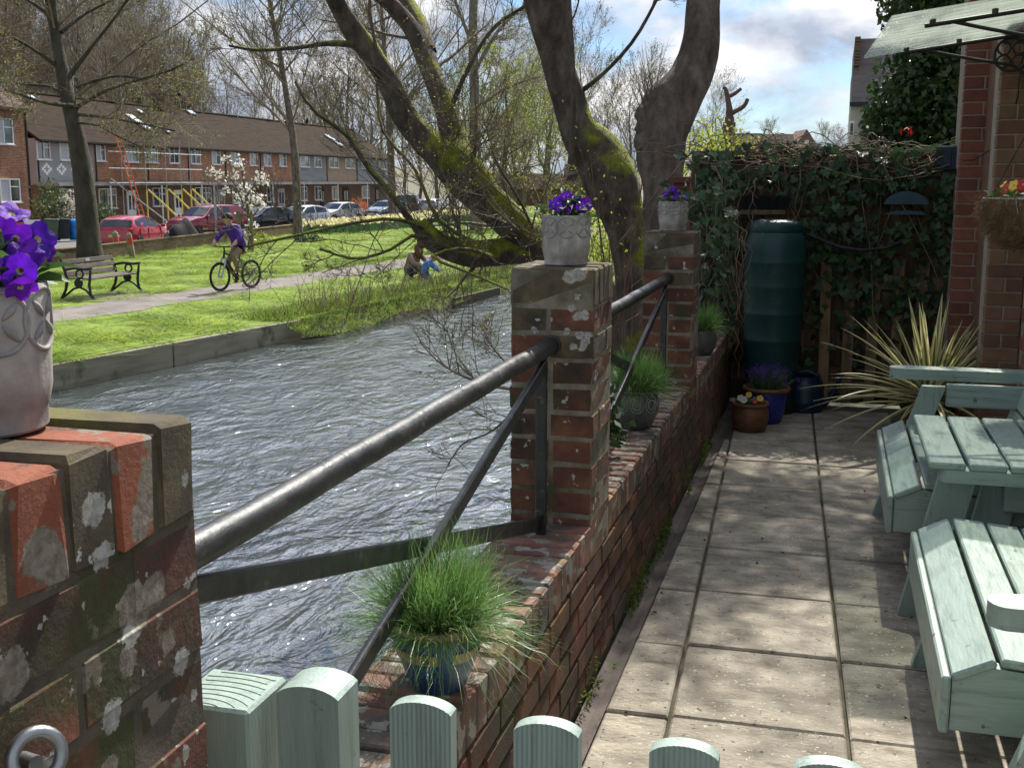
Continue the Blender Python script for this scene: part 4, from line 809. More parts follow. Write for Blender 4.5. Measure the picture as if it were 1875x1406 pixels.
lv = thing('lavender_pot', 'tall cobalt blue pot with brown rim holding a lavender plant', 'potted plant', (-0.375, 7.66, 0))
pot(lv, [(0.0, 0.002), (0.095, 0.0), (0.10, 0.01), (0.125, 0.10), (0.135, 0.19), (0.132, 0.205)], M_COBALT)
pot(lv, [(0.128, 0.200), (0.148, 0.207), (0.156, 0.220), (0.150, 0.234), (0.135, 0.234), (0.125, 0.205), (0.12, .19)], M_TERRA, 40, 0.126, 0.205, 'rim')
def tuft(parent, n, c, r0, L0, L1, spread, droop, w, mat, name, seed, up=1.0, K=6):
    g = np.random.default_rng(seed); a = g.uniform(0, 2 * np.pi, n); s = np.abs(g.normal(0, spread, n)) + .05; L = g.uniform(L0, L1, n); t = np.linspace(0, 1, K)
    th = np.clip(s, 0, 1.45); d0 = np.stack([np.sin(th) * np.cos(a), np.sin(th) * np.sin(a), np.cos(th) * up], -1); rr = r0 * np.sqrt(g.random(n)); b = np.array(c) + np.stack([rr * np.cos(a), rr * np.sin(a), np.zeros(n)], -1)
    P = b[:, None] + d0[:, None] * (L[:, None] * t)[..., None]; P[:, :, 2] -= (droop * L[:, None] * g.uniform(.4, 1.6, (n, 1)) * np.sin(th)[:, None] * t ** 2.2); P += g.normal(0, .009, (n, K, 3)) * t[None, :, None]
    side = nrm(np.cross(d0, np.array([0, 0, 1.0]) + g.normal(0, .5, (n, 3)))); V, Q = ribbons_np(P, w * (1 - 0.88 * t ** 1.5)[None] * g.uniform(.7, 1.3, (n, 1)), side)
    return tag(link(name, mesh_np(name, V, [Q], mat), parent), kind='stuff'), P
M_LAV = pmat('lavender_leaf', [(0.07, 0.12, 0.06), (0.13, 0.19, 0.10)], 9, 0.7, 0, rand='isl', amt=0.35, trans=0.25)
_, P = tuft(lv, 420, (0, 0, 0.205), 0.08, 0.09, 0.18, 0.35, 0.1, 0.0028, M_LAV, 'foliage', 31)
g = np.random.default_rng(32); V, F = leaves_np(P[::3, -1].repeat(4, 0) + g.normal(0, .006, (len(P[::3]) * 4, 3)), 0.012, g); tag(link('blossom', mesh_np('blossom', V, [F], M_PURPLE), lv), kind='stuff')
tp = thing('pansy_pot', 'squat brown terracotta pot of white and yellow pansies by the wall', 'potted plant', (-0.455, 7.36, 0))
pot(tp, [(0.0, 0.001), (0.085, 0.0), (0.100, 0.015), (0.116, 0.08), (0.114, 0.13), (0.104, 0.152), (0.108, 0.160), (0.118, 0.172), (0.114, 0.182), (0.100, 0.180), (0.095, 0.15)], M_TERRA, 40, 0.097, 0.158)
for k in range(26): aa = U(0, 6.28); r_ = U(0.01, .085); link('leaf', LEAFM, tp, (r_ * math.cos(aa), r_ * math.sin(aa), 0.165 + U(0, .02)), (U(-.4, .4), U(-.9, -.1), aa), (U(.03, .05),) * 3)
for x, y, z, ms, s_ in ((-.04, -.06, .205, FP, .026), (.06, -.04, .215, FY, .024), (-.015, .03, .222, FY, .022), (-.065, .0, .205, FP, .024), (.03, -.07, .20, FR, .018)): link('flower', ms, tp, (x, y, z), orient((x * 3, -1, .7)), (s_,) * 3)
wc = thing('watering_can', 'navy plastic watering can standing beside the cobalt pot', 'watering can', (-0.14, 8.12, 0.0))
MB().lathe([(0.001, 0), (0.125, 0.0), (0.13, 0.012), (0.128, 0.06), (0.131, .068), (0.128, .076), (0.124, 0.15), (0.115, 0.175), (0.09, 0.195), (0.085, 0.24), (0.075, 0.24), (0.08, 0.19)], 36, cap=False).obj('body', M_CAN, wc, smooth=45)
MB().tube([(0.10, -.01, 0.03), (0.17, -.02, 0.10), (0.21, -.03, 0.19), (0.235, -.035, 0.275)], [0.03, .022, .017, .015], 12).obj('spout', M_CAN, wc, smooth=45)
MB().tube([(-0.09, 0, 0.235), (-0.05, 0, 0.268), (0.02, 0, 0.272), (0.085, 0, 0.245), (0.105, 0, 0.19), (0.118, 0, 0.15)], 0.013, 10).obj('handle', M_CAN, wc, smooth=True)

# ------------------------------------------------------------------ grey stone pots with petunias on the pillars
def stone_pot(loc, label, scale, flowers, leaves, seed):
    p = thing('petunia_pot', label, 'potted plant', loc, 0, 'grey stone petunia pots on the pillars'); r = 0.0725 * scale; h = 0.148 * scale
    MB().lathe([(0.001, 0.001), (r * .86, 0), (r * .90, h * .02), (r * .905, h * .15), (r * .925, h * .165), (r * .985, h * .30), (r, h * .6), (r * 1.01, h * .97), (r * .995, h), (r * .88, h), (r * .86, h * .9)], 48, cap=False).obj('pot', M_POT, p, smooth=40)
    MB().lathe([(r * .87, h * .91), (0.001, h * .93)], 20, cap=False).obj('soil', M_SOIL, p)
    k = 8; rc = 2 * math.pi * r / k * 0.54; zc = h * 0.98 - rc * 1.02
    for i in range(k):
        a0 = 2 * math.pi * (i + .3) / k; pts = []
        for j in range(25): t = 2 * math.pi * j / 24; aa = a0 + rc * math.cos(t) / r; rr = r * 1.004; pts.append((rr * math.cos(aa), rr * math.sin(aa), zc + rc * math.sin(t)))
        MB().tube(pts, 0.0026 * scale, 6, cap=False).obj('relief_ring', M_POTREL, p, smooth=True)
        for sg in (-1, 1):
            for q in (0.25, 0.75):
                aa = a0 + sg * 2 * math.pi / k * 0.25; 
        for (du, dv) in ((.5, .5), (.5, -.5), (-.5, .5), (-.5, -.5)):
            pts = []
            for j in range(9): t = j / 8; aa = a0 + rc * du * 1.36 * (0.12 + .82 * t) / r; pts.append((r * 1.005 * math.cos(aa), r * 1.005 * math.sin(aa), zc + rc * dv * 1.36 * (0.12 + .82 * t)))
            MB().tube(pts, [0.0008 * scale + 0.0035 * scale * math.sin(math.pi * j / 8) for j in range(9)], 6).obj('relief_petal', M_POTREL, p, smooth=True)
    for (c, d, s) in flowers:
        o = link('flower', random.choice(FLOWER), p, c, orient(d), (s, s, s)); c = Vector(c); d = Vector(d).normalized()
        q0 = c - d * s * .35; mid = Vector((c.x * .55, c.y * .55, (h * .93 + c.z) / 2)); MB().tube([q0, q0 - d * s * .8, mid, (c.x * .3, c.y * .3, h * .9)], [s * .15, s * .09, .0016 * scale, .0016 * scale], 6).obj('stalk', M_LEAF, p, smooth=True)
    rn = random.Random(seed)
    for k in range(leaves):
        aa = rn.uniform(0, 6.28); rr = rn.uniform(0, r * .9); zz = h * .95 + rn.uniform(0, .05) * scale * (1.3 - rr / r)
        link('leaf', LEAFM, p, (rr * math.cos(aa), rr * math.sin(aa), zz), (rn.uniform(-.5, .5), rn.uniform(-.9, .1), aa), (rn.uniform(.03, .05) * scale,) * 3)
    return p
b1 = Vector((-0.833, 0.985, 1.301))
fl = []
toc = (EYE - b1).normalized()
for u, v, d, n_, s in ((39, 378, 1.17, (.5, -.2, .8), .028), (11, 410, 1.12, (-.3, .2, .3), .028), (47, 425, 1.15, (-.2, .6, .2), .027), (88, 428, 1.17, (.9, -.4, .15), .029), (62, 458, 1.13, (.45, -.75, .55), .029), (50, 487, 1.11, (.25, -.95, -.05), .029), (55, 520, 1.10, (.5, -.4, -.6), .024), (-5, 480, 1.09, (-.2, -.9, .1), .028), (110, 452, 1.19, (.8, .2, -.2), .018), (-40, 420, 1.1, (-.4, -.7, .5), .028), (-60, 370, 1.15, (-.2, -.5, .8), .028), (-30, 380, 1.2, (0, .3, .9), .026), (-80, 450, 1.1, (-.6, -.5, .4), .028), (20, 455, 1.2, (.3, .4, .6), .025)):
    fl.append((at(u - 16, v + 10, d) - b1, n_, s * .66))
stone_pot(b1, 'grey stone pot of large purple petunias on the nearest gate pillar', 1.0, fl, 110, 1)
def small_fl(n, sc, seed, lean=0.0):
    rn = random.Random(seed); out = []
    for k in range(n):
        aa = rn.uniform(0, 6.28); rr = rn.uniform(0.005, .062) * sc; out.append(((rr * math.cos(aa) * 1.15 + lean, rr * math.sin(aa), (.165 + rn.uniform(0, .045) * (1.25 - rr / .07)) * sc), (math.cos(aa) * .5, math.sin(aa) * .5 - .7, rn.uniform(.1, .8)), rn.uniform(.013, .019) * sc))
    return out
stone_pot((-0.777, 3.46, 1.302), 'grey stone pot of purple petunias on the middle brick pillar', 1.0, small_fl(26, 1, 3), 46, 2)
stone_pot((-0.790, 5.99, 1.302), 'grey stone pot of small violet flowers on the farthest pillar', 1.0, small_fl(18, 1, 5), 40, 3)

# ------------------------------------------------------------------ grass pots on the coping
fp = thing('fescue_pot', 'blue glazed pot of spiky fescue grass on the near coping', 'potted plant', (-0.742, 2.14, CZ))
pot(fp, [(0.001, 0.001), (0.052, 0.0), (0.056, 0.004), (0.074, 0.05), (0.087, 0.095), (0.0885, 0.118), (0.086, 0.128)], M_BLUEGLAZE)
pot(fp, [(0.0855, 0.126), (0.0925, 0.130), (0.0955, 0.136), (0.092, 0.143), (0.083, 0.143), (0.080, 0.12)], M_TAN, 40, 0.081, 0.125, 'rim')
for a0, a1 in ((R(-150), R(-72)), (R(-52), R(12)), (R(30), R(110)), (R(130), R(195))):
    m = MB(); n = 14; V = []
    for i in range(n + 1):
        a = a0 + (a1 - a0) * i / n
        for rr, z in ((0.0835, 0.076), (0.0895, 0.0985)): V.append(((rr + .0012) * math.cos(a), (rr + .0012) * math.sin(a), z))
    m.add(V, [(i * 2, i * 2 + 2, i * 2 + 3, i * 2 + 1) for i in range(n)]); bd = m.obj('glaze_band', M_TAN, fp, smooth=True)
    ac = a1 - R(16); cx, cy = 0.0882 * math.cos(ac), 0.0882 * math.sin(ac); M_SEAL = bpy.data.materials.get('seal') or pmat('seal', [(0.03, 0.045, 0.04), (0.08, 0.08, 0.05)], 300, 0.6, 0.3)
    m = MB(); tx, ty = -math.sin(ac), math.cos(ac)
    m.ring((cx, cy, 0.087), 0.0072, 0.0011, 20, 5, (math.cos(ac), math.sin(ac), -.25)); m.tube([(cx + tx * -.003, cy + ty * -.003, .0905), (cx + tx * .002, cy + ty * .002, .0885), (cx - tx * .001, cy - ty * .001, .0855), (cx + tx * .004, cy + ty * .004, .084)], .0012, 5); m.obj('seal_mark', M_SEAL, bd, smooth=True)
tuft(fp, 2300, (0, 0, 0.125), 0.06, 0.11, 0.24, 0.86, 0.34, 0.00105, M_FESCUE, 'grass_blades', 41, K=7)
tuft(fp, 220, (0, 0, 0.125), 0.06, 0.13, 0.21, 1.15, 0.75, 0.0009, M_FESCUE, 'drooping_blades', 42, K=7)
tuft(fp, 190, (0, 0, 0.125), 0.06, 0.08, 0.20, 0.9, 0.7, 0.0010, M_DRY, 'dead_blades', 43, K=6)
gp2 = thing('patterned_grass_pot', 'charcoal pot with oval pattern holding grass, between middle and far pillars', 'potted plant', (-0.765, 4.78, CZ))
pot(gp2, [(0.001, 0.001), (0.058, 0), (0.062, 0.004), (0.088, 0.062), (0.092, 0.07), (0.094, 0.12), (0.088, 0.150), (0.096, 0.158), (0.094, 0.166), (0.084, 0.164), (0.08, 0.14)], M_DARKPOT, 40, 0.082, 0.15)
for i in range(9):
    a0 = 2 * math.pi * i / 9
    for s_ in (1.0, 0.6):
        pts = []
        for j in range(19): t = 2 * math.pi * j / 18; aa = a0 + 0.30 * s_ * math.cos(t); pts.append((0.0945 * math.cos(aa), 0.0945 * math.sin(aa), 0.11 + 0.034 * s_ * math.sin(t)))
        MB().tube(pts, 0.0016, 5, cap=False).obj('relief_oval', M_POTREL, gp2, smooth=True)
tuft(gp2, 1500, (0, 0, 0.15), 0.06, 0.12, 0.21, 0.62, 0.35, 0.0014, M_FESCUE, 'grass_blades', 44, K=6); tuft(gp2, 120, (0, 0, 0.15), 0.05, 0.14, 0.22, 1.1, 0.7, 0.0013, M_FESCUE, 'drooping_blades', 45)
gp3 = thing('round_grass_pot', 'round dark pot of blue-green grass beyond the farthest pillar', 'potted plant', (-0.735, 6.95, CZ))
pot(gp3, [(0.001, 0.001), (0.06, 0), (0.09, 0.05), (0.095, 0.10), (0.08, 0.15), (0.086, 0.157), (0.076, 0.155)], M_DARKPOT, 36, 0.078, 0.145)
tuft(gp3, 800, (0, 0, 0.15), 0.055, 0.10, 0.20, 0.7, 0.35, 0.0017, M_FESCUE, 'grass_blades', 46)

# ------------------------------------------------------------------ companion seat
seat = thing('companion_seat', 'sage green double garden armchair with slatted table joining the two seats', 'garden seat', (0.65, 4.2, 0))
so = seat.location
def sp_(name, fn, mat, parent=None): m = MB(); fn(m); m.v = [(x - so.x, y - so.y, z - so.z) for x, y, z in m.v]; return m.obj(name, mat, parent or seat)
def plank(name, a, b, w, h, mat=M_SAGE, up=(0, 0, 1), bev=0.005, parent=None): return sp_(name, lambda m: m.bar(a, b, w, h, up, bev), mat, parent)
def chair(X0, Y0, Y1):
    plank('fascia', (X0 - 0.010, Y0, 0.315), (X0 - 0.010, Y1, 0.315), 0.022, 0.145)
    s = 0.44
    # first slat slopes, the rest run back and slightly down
    def slat(xa, za, xb, zb):
        dx, dz = xb - xa, zb - za; L = math.hypot(dx, dz); up = (-dz / L, 0, dx / L)
        plank('seat_slat', ((xa + xb) / 2, Y0, (za + zb) / 2), ((xa + xb) / 2, Y1, (za + zb) / 2), L, 0.022, up=up)
    slat(X0 + 0.004, 0.385, X0 + 0.098, 0.432); x = X0 + 0.110; z = 0.434
    for k in range(5): slat(x, z, x + 0.096, z - 0.008); x += 0.106; z -= 0.009
    for yy in (Y0 + 0.03, Y1 - 0.03):
        pf = [(X0 + 0.004, 0.25), (X0 + 0.004, 0.375), (X0 + 0.09, 0.417), (X0 + 0.6, 0.375), (X0 + 0.6, 0.25)]
        sp_('seat_rail', lambda m: m.prism(pf, yy - .02, yy + .02, lambda p, q, t: (p, t, q)), M_SAGEX)
    for k in range(6):
        z0 = 0.44 + 0.098 * k; xx = X0 + 0.56 + 0.030 * k; plank('back_slat', (xx, Y0 + .02, z0 + .045), (xx, Y1 - .02, z0 + .045), 0.022, 0.09, up=(0.29, 0, 0.957))
def legb(name, y, xb, xt, zt, w=0.10, th=0.045): sp_(name, lambda m: m.prism([(xb, 0), (xb + w, 0), (xt + w, zt), (xt, zt)], y - th / 2, y + th / 2, lambda p, q, t: (p, t, q)), M_SAGEV)
def arm(y, xa, xb, z, w=0.09, th=0.045):
    def f(m):
        pts = [(xb, -w / 2), (xb, w / 2)] + [(xa + w * .42 - w * .42 * math.sin(math.pi * i / 10), w / 2 * math.cos(math.pi * i / 10)) for i in range(11)]
        m.prism(pts, z - th, z, lambda p, q, t: (p, y + q, t))
    return sp_('arm', f, M_SAGEX)
chair(0.318, 2.80, 4.02); chair(0.262, 4.46, 5.70)
legb('leg', 5.60, 0.235, 0.425, 0.625); legb('leg', 4.27, 0.285, 0.40, 0.535, 0.125); legb('leg', 3.80, 0.305, 0.43, 0.40, 0.095); legb('leg', 2.66, 0.36, 0.56, 0.60, 0.10)
legb('leg', 4.36, 0.46, 0.565, 0.535, 0.125); legb('leg', 4.95, 0.40, 0.50, 0.535, 0.10)
for y in (5.60, 4.95, 4.27, 2.66): legb('leg', y + .001, 0.98, 0.84, 0.62, 0.09)
arm(5.73, 0.285, 0.99, 0.688, 0.11, 0.05); arm(4.955, 0.355, 0.99, 0.577); arm(4.185, 0.385, 0.99, 0.577); arm(2.63, 0.362, 0.99, 0.648, 0.10, 0.052)
plank('apron', (0.53, 5.60, 0.585), (0.90, 5.60, 0.585), 0.03, 0.105, M_SAGEX); plank('apron', (0.62, 4.29, 0.465), (0.99, 4.29, 0.465), 0.03, 0.12, M_SAGEX); plank('stretcher', (0.6, 4.40, 0.36), (0.99, 4.40, 0.36), 0.03, 0.07, M_SAGEX)
for k in range(5):
    x = 0.412 + 0.132 * k; plank('table_slat', (x, 4.135, 0.590), (x, 5.00, 0.590), 0.119, 0.024)
for (x, z) in ((0.395, 0.35), (0.382, 0.295)):
    MB().lathe([(0.014, 0), (0.013, 0.006), (0.006, 0.011), (0.001, 0.012)], 14).obj('bolt', M_SAGE, seat, smooth=40, loc=(x - so.x, 4.27 - 0.0235 - so.y, z)).rotation_euler = (R(90), 0, 0)
# ------------------------------------------------------------------ striped sword-leaved plant
yc = thing('sword_leaf_plant', 'cream-striped sword-leaved plant fanning out behind the garden seat', 'plant', (0.60, 7.30, 0.0))
pot(yc, [(0.001, 0), (0.12, 0), (0.16, 0.2), (0.17, 0.21), (0.15, 0.2)], M_TERRA, 30, 0.15, 0.18)
MB().tube([(0, 0, 0.17), (0.01, 0, 0.28)], [0.05, 0.035], 10).obj('stem', M_BARK, yc)
rn = random.Random(11)
for k in range(96):
    aa = k * 2.39996 + rn.uniform(-.2, .2); f = k / 96; el = R(84 - 92 * f ** 0.8 + rn.uniform(-8, 8)); L = rn.uniform(0.55, 0.80) * (0.85 if el > 1.2 else 1); K = 9
    if math.sin(aa) < -0.55 and el < 0.2: L *= 0.75
    d = Vector((math.cos(aa) * math.cos(el), math.sin(aa) * math.cos(el), math.sin(el))); side = d.cross(Vector((0, 0, 1))).normalized(); nrm_ = side.cross(d); V = []; F = []; mi = []
    for i in range(K):
        t = i / (K - 1); c = d * (L * t) + Vector((0, 0, -0.20 * L * max(0, math.cos(el)) * t ** 2.3)); w = 0.021 * (0.5 + 1.0 * min(1, t * 5) * .5) * (1 - t ** 2.6) + .0005
        for s_, q in ((-1, .35), (-.45, .08), (.45, .08), (1, .35)): V.append(c + side * w * s_ + nrm_ * w * q)
    for i in range(K - 1):
        for j in range(3): F.append((i * 4 + j, i * 4 + j + 1, (i + 1) * 4 + j + 1, (i + 1) * 4 + j)); mi.append(1 if j == 1 else 0)
    m = MB(); m.add(V, F); m.m = mi; link('leaf', m.mesh('leaf', [M_YCREAM, M_YGREEN], smooth=True, fix=False), yc, (0.02 * math.cos(aa), 0.02 * math.sin(aa), 0.24 + rn.uniform(-.03, .05)))

# ------------------------------------------------------------------ terrace of houses across the river
def brickwall(name, c1, c2, mort):
    m, nt = newmat(name); L = nt.links; out = nd(nt, 'ShaderNodeOutputMaterial'); p = nd(nt, 'ShaderNodeBsdfPrincipled', Roughness=0.92); p.inputs['Specular IOR Level'].default_value = 0.2
    g_ = nd(nt, 'ShaderNodeNewGeometry'); sp = nd(nt, 'ShaderNodeSeparateXYZ'); L.new(g_.outputs['Position'], sp.inputs[0]); cb = nd(nt, 'ShaderNodeCombineXYZ'); L.new(sp.outputs['Y'], cb.inputs['X']); L.new(sp.outputs['Z'], cb.inputs['Y'])
    b = nd(nt, 'ShaderNodeTexBrick'); b.inputs['Scale'].default_value = 1.0; b.inputs['Brick Width'].default_value = 0.24; b.inputs['Row Height'].default_value = 0.085; b.inputs['Mortar Size'].default_value = 0.012; b.inputs['Color1'].default_value = c4(c1); b.inputs['Color2'].default_value = c4(c2); b.inputs['Mortar'].default_value = c4(mort); b.inputs['Bias'].default_value = -0.1; L.new(cb.outputs[0], b.inputs['Vector'])
    col = mixc(nt, b.outputs['Color'], tuple(x * .45 for x in c1), ramp(nt, [(0.5, 0.0), (0.75, 0.55)], noise(nt, coords(nt, 'pos', (1, 1, .5)), 0.9, 7)))
    L.new(col, p.inputs['Base Color']); L.new(p.outputs[0], out.inputs[0]); return m
M_TBRICK = brickwall('terrace_orange_brick', (0.26, 0.10, 0.05), (0.46, 0.20, 0.11), (0.36, 0.28, 0.21))
M_LBRICK = brickwall('terrace_brown_brick', (0.10, 0.052, 0.035), (0.20, 0.105, 0.065), (0.20, 0.165, 0.13))
M_GREYWALL = pmat('grey_painted_wall', [(0.26, 0.265, 0.28), (0.32, 0.325, 0.34)], 0.8, 0.9, 0.2, 20)
M_CLAD = pmat('grey_cladding', [(0.20, 0.20, 0.205), (0.28, 0.28, 0.28)], 0.7, 0.85, 0.3, 8, stretch=(1, 1, 8))
M_BEIGE = pmat('beige_brick', [(0.30, 0.22, 0.15), (0.36, 0.27, 0.19)], 1.2, 0.9, 0.2, 20)
M_TILE = pmat('roof_tile', [(0.026, 0.017, 0.012), (0.046, 0.031, 0.022), (0.040, 0.031, 0.018)], 1.1, 1.0, 0.8, 3.2, stretch=(1, 0.6, 6), bdist=0.12, spec=0.1)
M_WHITE = pmat('white_paint', [(0.74, 0.75, 0.76), (0.80, 0.80, 0.80)], 4, 0.45, 0.05)
M_PANE = glass_mat('window_pane', (0.03, 0.035, 0.04), 0.05, 0.5, trans=False)
M_NET = pmat('net_curtain', [(0.40, 0.42, 0.45), (0.55, 0.56, 0.58)], 6, 0.9, 0, stretch=(1, 6, 1))
M_FASCIA = pmat('canopy_fascia', [(0.22, 0.22, 0.22), (0.36, 0.36, 0.36)], 2, 0.8, 0.1)
M_DARKIN = pmat('dark_porch', [(0.03, 0.027, 0.025), (0.05, 0.045, 0.04)], 2, 0.9, 0)
HG = RZ + 0.11
def hx(y): return -44.0 - 0.03 * (y - 60)
def window(parent, x, yc, z0, z1, w, lights=2, transom=True, pane=M_PANE):
    t = 0.055; fr = MB(); cy = yc
    for zz in (z0 + t / 2, z1 - t / 2): fr.box((x + 0.035, cy, zz), (0.09, w, t))
    ys = [cy - w / 2 + t / 2 + (w - t) * i / lights for i in range(lights + 1)]
    for yy in ys: fr.box((x + 0.037, yy, (z0 + z1) / 2), (0.088, t, z1 - z0 - 2 * t - .004))
    if transom: fr.box((x + 0.034, cy + w * .25, z0 + (z1 - z0) * .66), (0.08, w / 2 - 2 * t, t * .9))
    f = fr.obj('window', M_WHITE, parent)
    for i in range(lights):
        y0 = ys[i] + t / 2; y1 = ys[i + 1] - t / 2
        MB().add([(x + 0.028, y0, z0 + t), (x + 0.028, y1, z0 + t), (x + 0.028, y1, z1 - t), (x + 0.028, y0, z1 - t)], [(0, 1, 2, 3)]).obj('pane', pane if (i + lights) % 3 else M_PANE, f, fix=False)
    MB().box((x + 0.075, cy, z0 - 0.03), (0.16, w + .1, 0.05)).obj('sill', M_WHITE, f)
    return f
def door(parent, x, yc, w, h, mat, glazed=True):
    d = MB().box((x + 0.03, yc, h / 2 + .02), (0.07, w, h)).obj('door', mat, parent)
    if glazed:
        for k in (-1, 1): MB().box((x + 0.066, yc + k * w * .2, h * .66), (0.012, w * .26, h * .42)).obj('glass', M_PANE, d)
    MB().box((x + 0.08, yc + w * .38, h * .45), (0.05, .03, .12)).obj('handle', M_STEEL, d)
def terrace(y0, y1, up_mat, label, wins, gwin, gdoor, sky=None, diam=False, chim=False, x_off=0.0, eav=5.22):
    yc = (y0 + y1) / 2; h = thing('terraced_house', label, 'house', (hx(yc) + x_off, yc, HG), 0.03, 'terraced houses across the river'); L = y1 - y0
    MB().box((-4.0, 0, 1.3), (8.0, L, 2.62)).obj('ground_floor_wall', M_LBRICK, h)
    MB().box((-3.96, 0, (2.62 + eav) / 2), (8.05, L - .004, eav - 2.62)).obj('upper_wall', up_mat, h)
    r = MB(); a, b = (0.42, eav - 0.06), (-4.1, eav + 2.95); c = (-8.6, eav - 0.06)
    r.prism([a, b, c, (c[0], c[1] - .16), (b[0], b[1] - .2), (a[0], a[1] - .16)], -L / 2 - .001, L / 2 + .001, lambda p, q, t: (p, t, q)); rf = r.obj('roof', M_TILE, h)
    MB().tube([(b[0], -L / 2, b[1] + .02), (b[0], L / 2, b[1] + .02)], 0.11, 8).obj('ridge', M_TILE, rf)
    MB().box((0.46, 0, eav - 0.12), (0.10, L, 0.10)).obj('gutter', M_BLACK, h)
    MB().tube([(0.09, -L / 2 + .18, eav - .15), (0.09, -L / 2 + .18, 2.8)], 0.05, 8).obj('downpipe', M_BLACK, h)
    MB().box((0.68, 0, 2.66), (1.42, L - .01, 0.20)).obj('porch_canopy', M_FASCIA, h)
    MB().tube([(1.3, L / 2 - .3, 0), (1.3, L / 2 - .3, 2.56)], 0.05, 8).obj('porch_post', M_WHITE, h)
    for w in wins: window(h, 0.065, w[0] - yc, 4.05, 5.08, w[1], 2, True, M_NET if random.random() < .5 else M_PANE)
    for w in gwin: window(h, 0.0, w[0] - yc, 1.15 if w[1] > .8 else .6, 2.38, w[1], 3 if w[1] > 2 else 2, True)
    for d in gdoor: door(h, 0.0, d[0] - yc, d[1], 2.2, d[2])
    sl = math.atan2(2.95 + .06, 4.52)
    for (yy, t, w, ln) in (sky or []):
        p = Vector((0.42 - 4.52 * t, yy - yc, eav - .06 + 3.01 * t)); Mr = Matrix.Rotation(sl, 4, 'Y'); f = MB(); f.box(p + Vector((0.05, 0, .07)), (ln, w, 0.09), M=Mr); o = f.obj('skylight', M_CLAD, rf); MB().box(p + Vector((0.08, 0, .115)), (ln * .86, w * .82, 0.03), M=Mr).obj('skylight_glass', glass_mat('skylight_glass', (0.5, 0.55, 0.6), 0.05, 1.6, False), o)
    if diam:
        for yy in (-1.9, -0.5, 0.9, 2.2):
            m = MB()
            for (dy, dz, s) in ((0, .33, .2), (0, -.33, .2), (.36, 0, .2), (-.36, 0, .2), (.18, .17, .2), (-.18, .17, .2), (.18, -.17, .2), (-.18, -.17, .2)): m.box((0.075, yy + dy, 3.52 + dz * .75), (0.012, s * 1.0, s * .9))
            m.obj('diamond_motif', M_WHITE, h)
    ar = MB(); ax, ay, az = -3.9, L * .22, eav + 2.9; ar.tube([(ax, ay, az), (ax, ay, az + 1.5)], .025, 5); ar.tube([(ax - .1, ay - .5, az + 1.4), (ax + .1, ay + .5, az + 1.4)], .018, 5); [ar.tube([(ax - .25, ay + q_, az + 1.4), (ax + .25, ay + q_, az + 1.4)], .014, 4) for q_ in (-.4, -.15, .1, .35)]; ar.obj('aerial', M_STEEL, rf)
    if chim:
        c_ = MB(); c_.box((-4.1, chim - yc, eav + 3.2), (1.0, 1.5, 1.5)); c_.box((-4.1, chim - yc, eav + 4.0), (1.12, 1.62, 0.14)); c_.obj('chimney', M_LBRICK, rf)
    return h
WH, GD = M_WHITE, pmat('grey_door', [(0.35, 0.36, 0.38), (0.45, 0.46, 0.47)], 2, 0.6, 0)
terrace(57.9, 63.6, M_GREYWALL, 'terraced house with grey painted upper wall and white diamond motifs', [(58.6, 1.2), (60.9, 1.5)], [(61.0, 2.2)], [(63.0, .9, WH)], [(58.5, .62, .7, 1.2), (62.8, .86, .6, .5)], True)
terrace(63.6, 69.6, M_TBRICK, 'orange brick terraced house behind the scaffold and orange ladder', [(64.3, 1.0), (67.8, 1.6)], [(64.9, 1.9)], [(67.6, 1.0, WH)], [(66.3, .84, .5, .9)])
terrace(69.6, 75.0, M_TBRICK, 'orange brick terraced house with a long bright skylight on its roof', [(70.2, 1.6), (73.2, 1.3)], [(71.1, 1.7)], [(73.6, 1.1, WH)], [(72.2, .52, .8, 1.9), (74.6, .80, .4, .5), (77.0 - 2.4, .36, .5, .5)])
terrace(75.0, 80.6, M_TBRICK, 'orange brick terraced house behind the red estate car, chimney at its ridge', [(76.2, 1.35), (79.3, 1.3)], [(77.2, 2.4)], [(80.0, .95, GD)], None, False, 79.5)
terrace(80.6, 86.6, M_TBRICK, 'orange brick terraced house seen behind the cherry blossom', [(82.3, 1.3), (85.5, 1.3)], [(82.6, 1.6)], [(84.6, 1.0, WH)], [(83.0, .94, .9, .5)])
terrace(86.6, 92.8, M_TBRICK, 'last orange brick terraced house before the grey clad section', [(88.0, 1.3), (91.0, 1.3)], [(88.5, 1.3)], [(90.6, 1.3, GD)])
terrace(92.8, 100.4, M_CLAD, 'terraced house with pale grey boarding under its upper windows', [(95.5, 2.0), (98.4, 1.5)], [(95.0, 1.9), (98.4, 1.4)], [(100.0 - .6, .9, M_DARKIN)])
terrace(100.4, 108.0, M_BEIGE, 'beige brick terraced house behind the orange shrub', [(102.2, 2.2), (106.2, 2.2)], [(102.5, 1.5)], [(105.2, 1.5, M_DARKIN)], [(107.0, .5, 1.0, 2.0)])
terrace(108.0, 118.0, M_CLAD, 'grey clad terraced house behind the dark van', [(110.5, 2.2), (115.5, 2.2)], [(110.5, 2)], [(114, 1.2, M_DARKIN)])
lh = thing('end_house', 'taller brick house at the left edge with white casement windows', 'house', (-41.2, 48.75, HG), 0.03, None)
MB().box((-4, 0, 3.3), (8, 10.4, 6.6)).obj('wall', M_TBRICK, lh); r = MB(); r.prism([(0.45, 6.55), (-4, 9.6), (-8.5, 6.55), (-8.5, 6.4), (-4, 9.4), (0.45, 6.4)], -5.4, 5.21, lambda p, q, t: (p, t, q)); rf = r.obj('roof', pmat('red_roof_tile', [(0.07, 0.035, 0.028), (0.10, 0.055, 0.042)], 1.1, 0.9, .6, 3), lh)
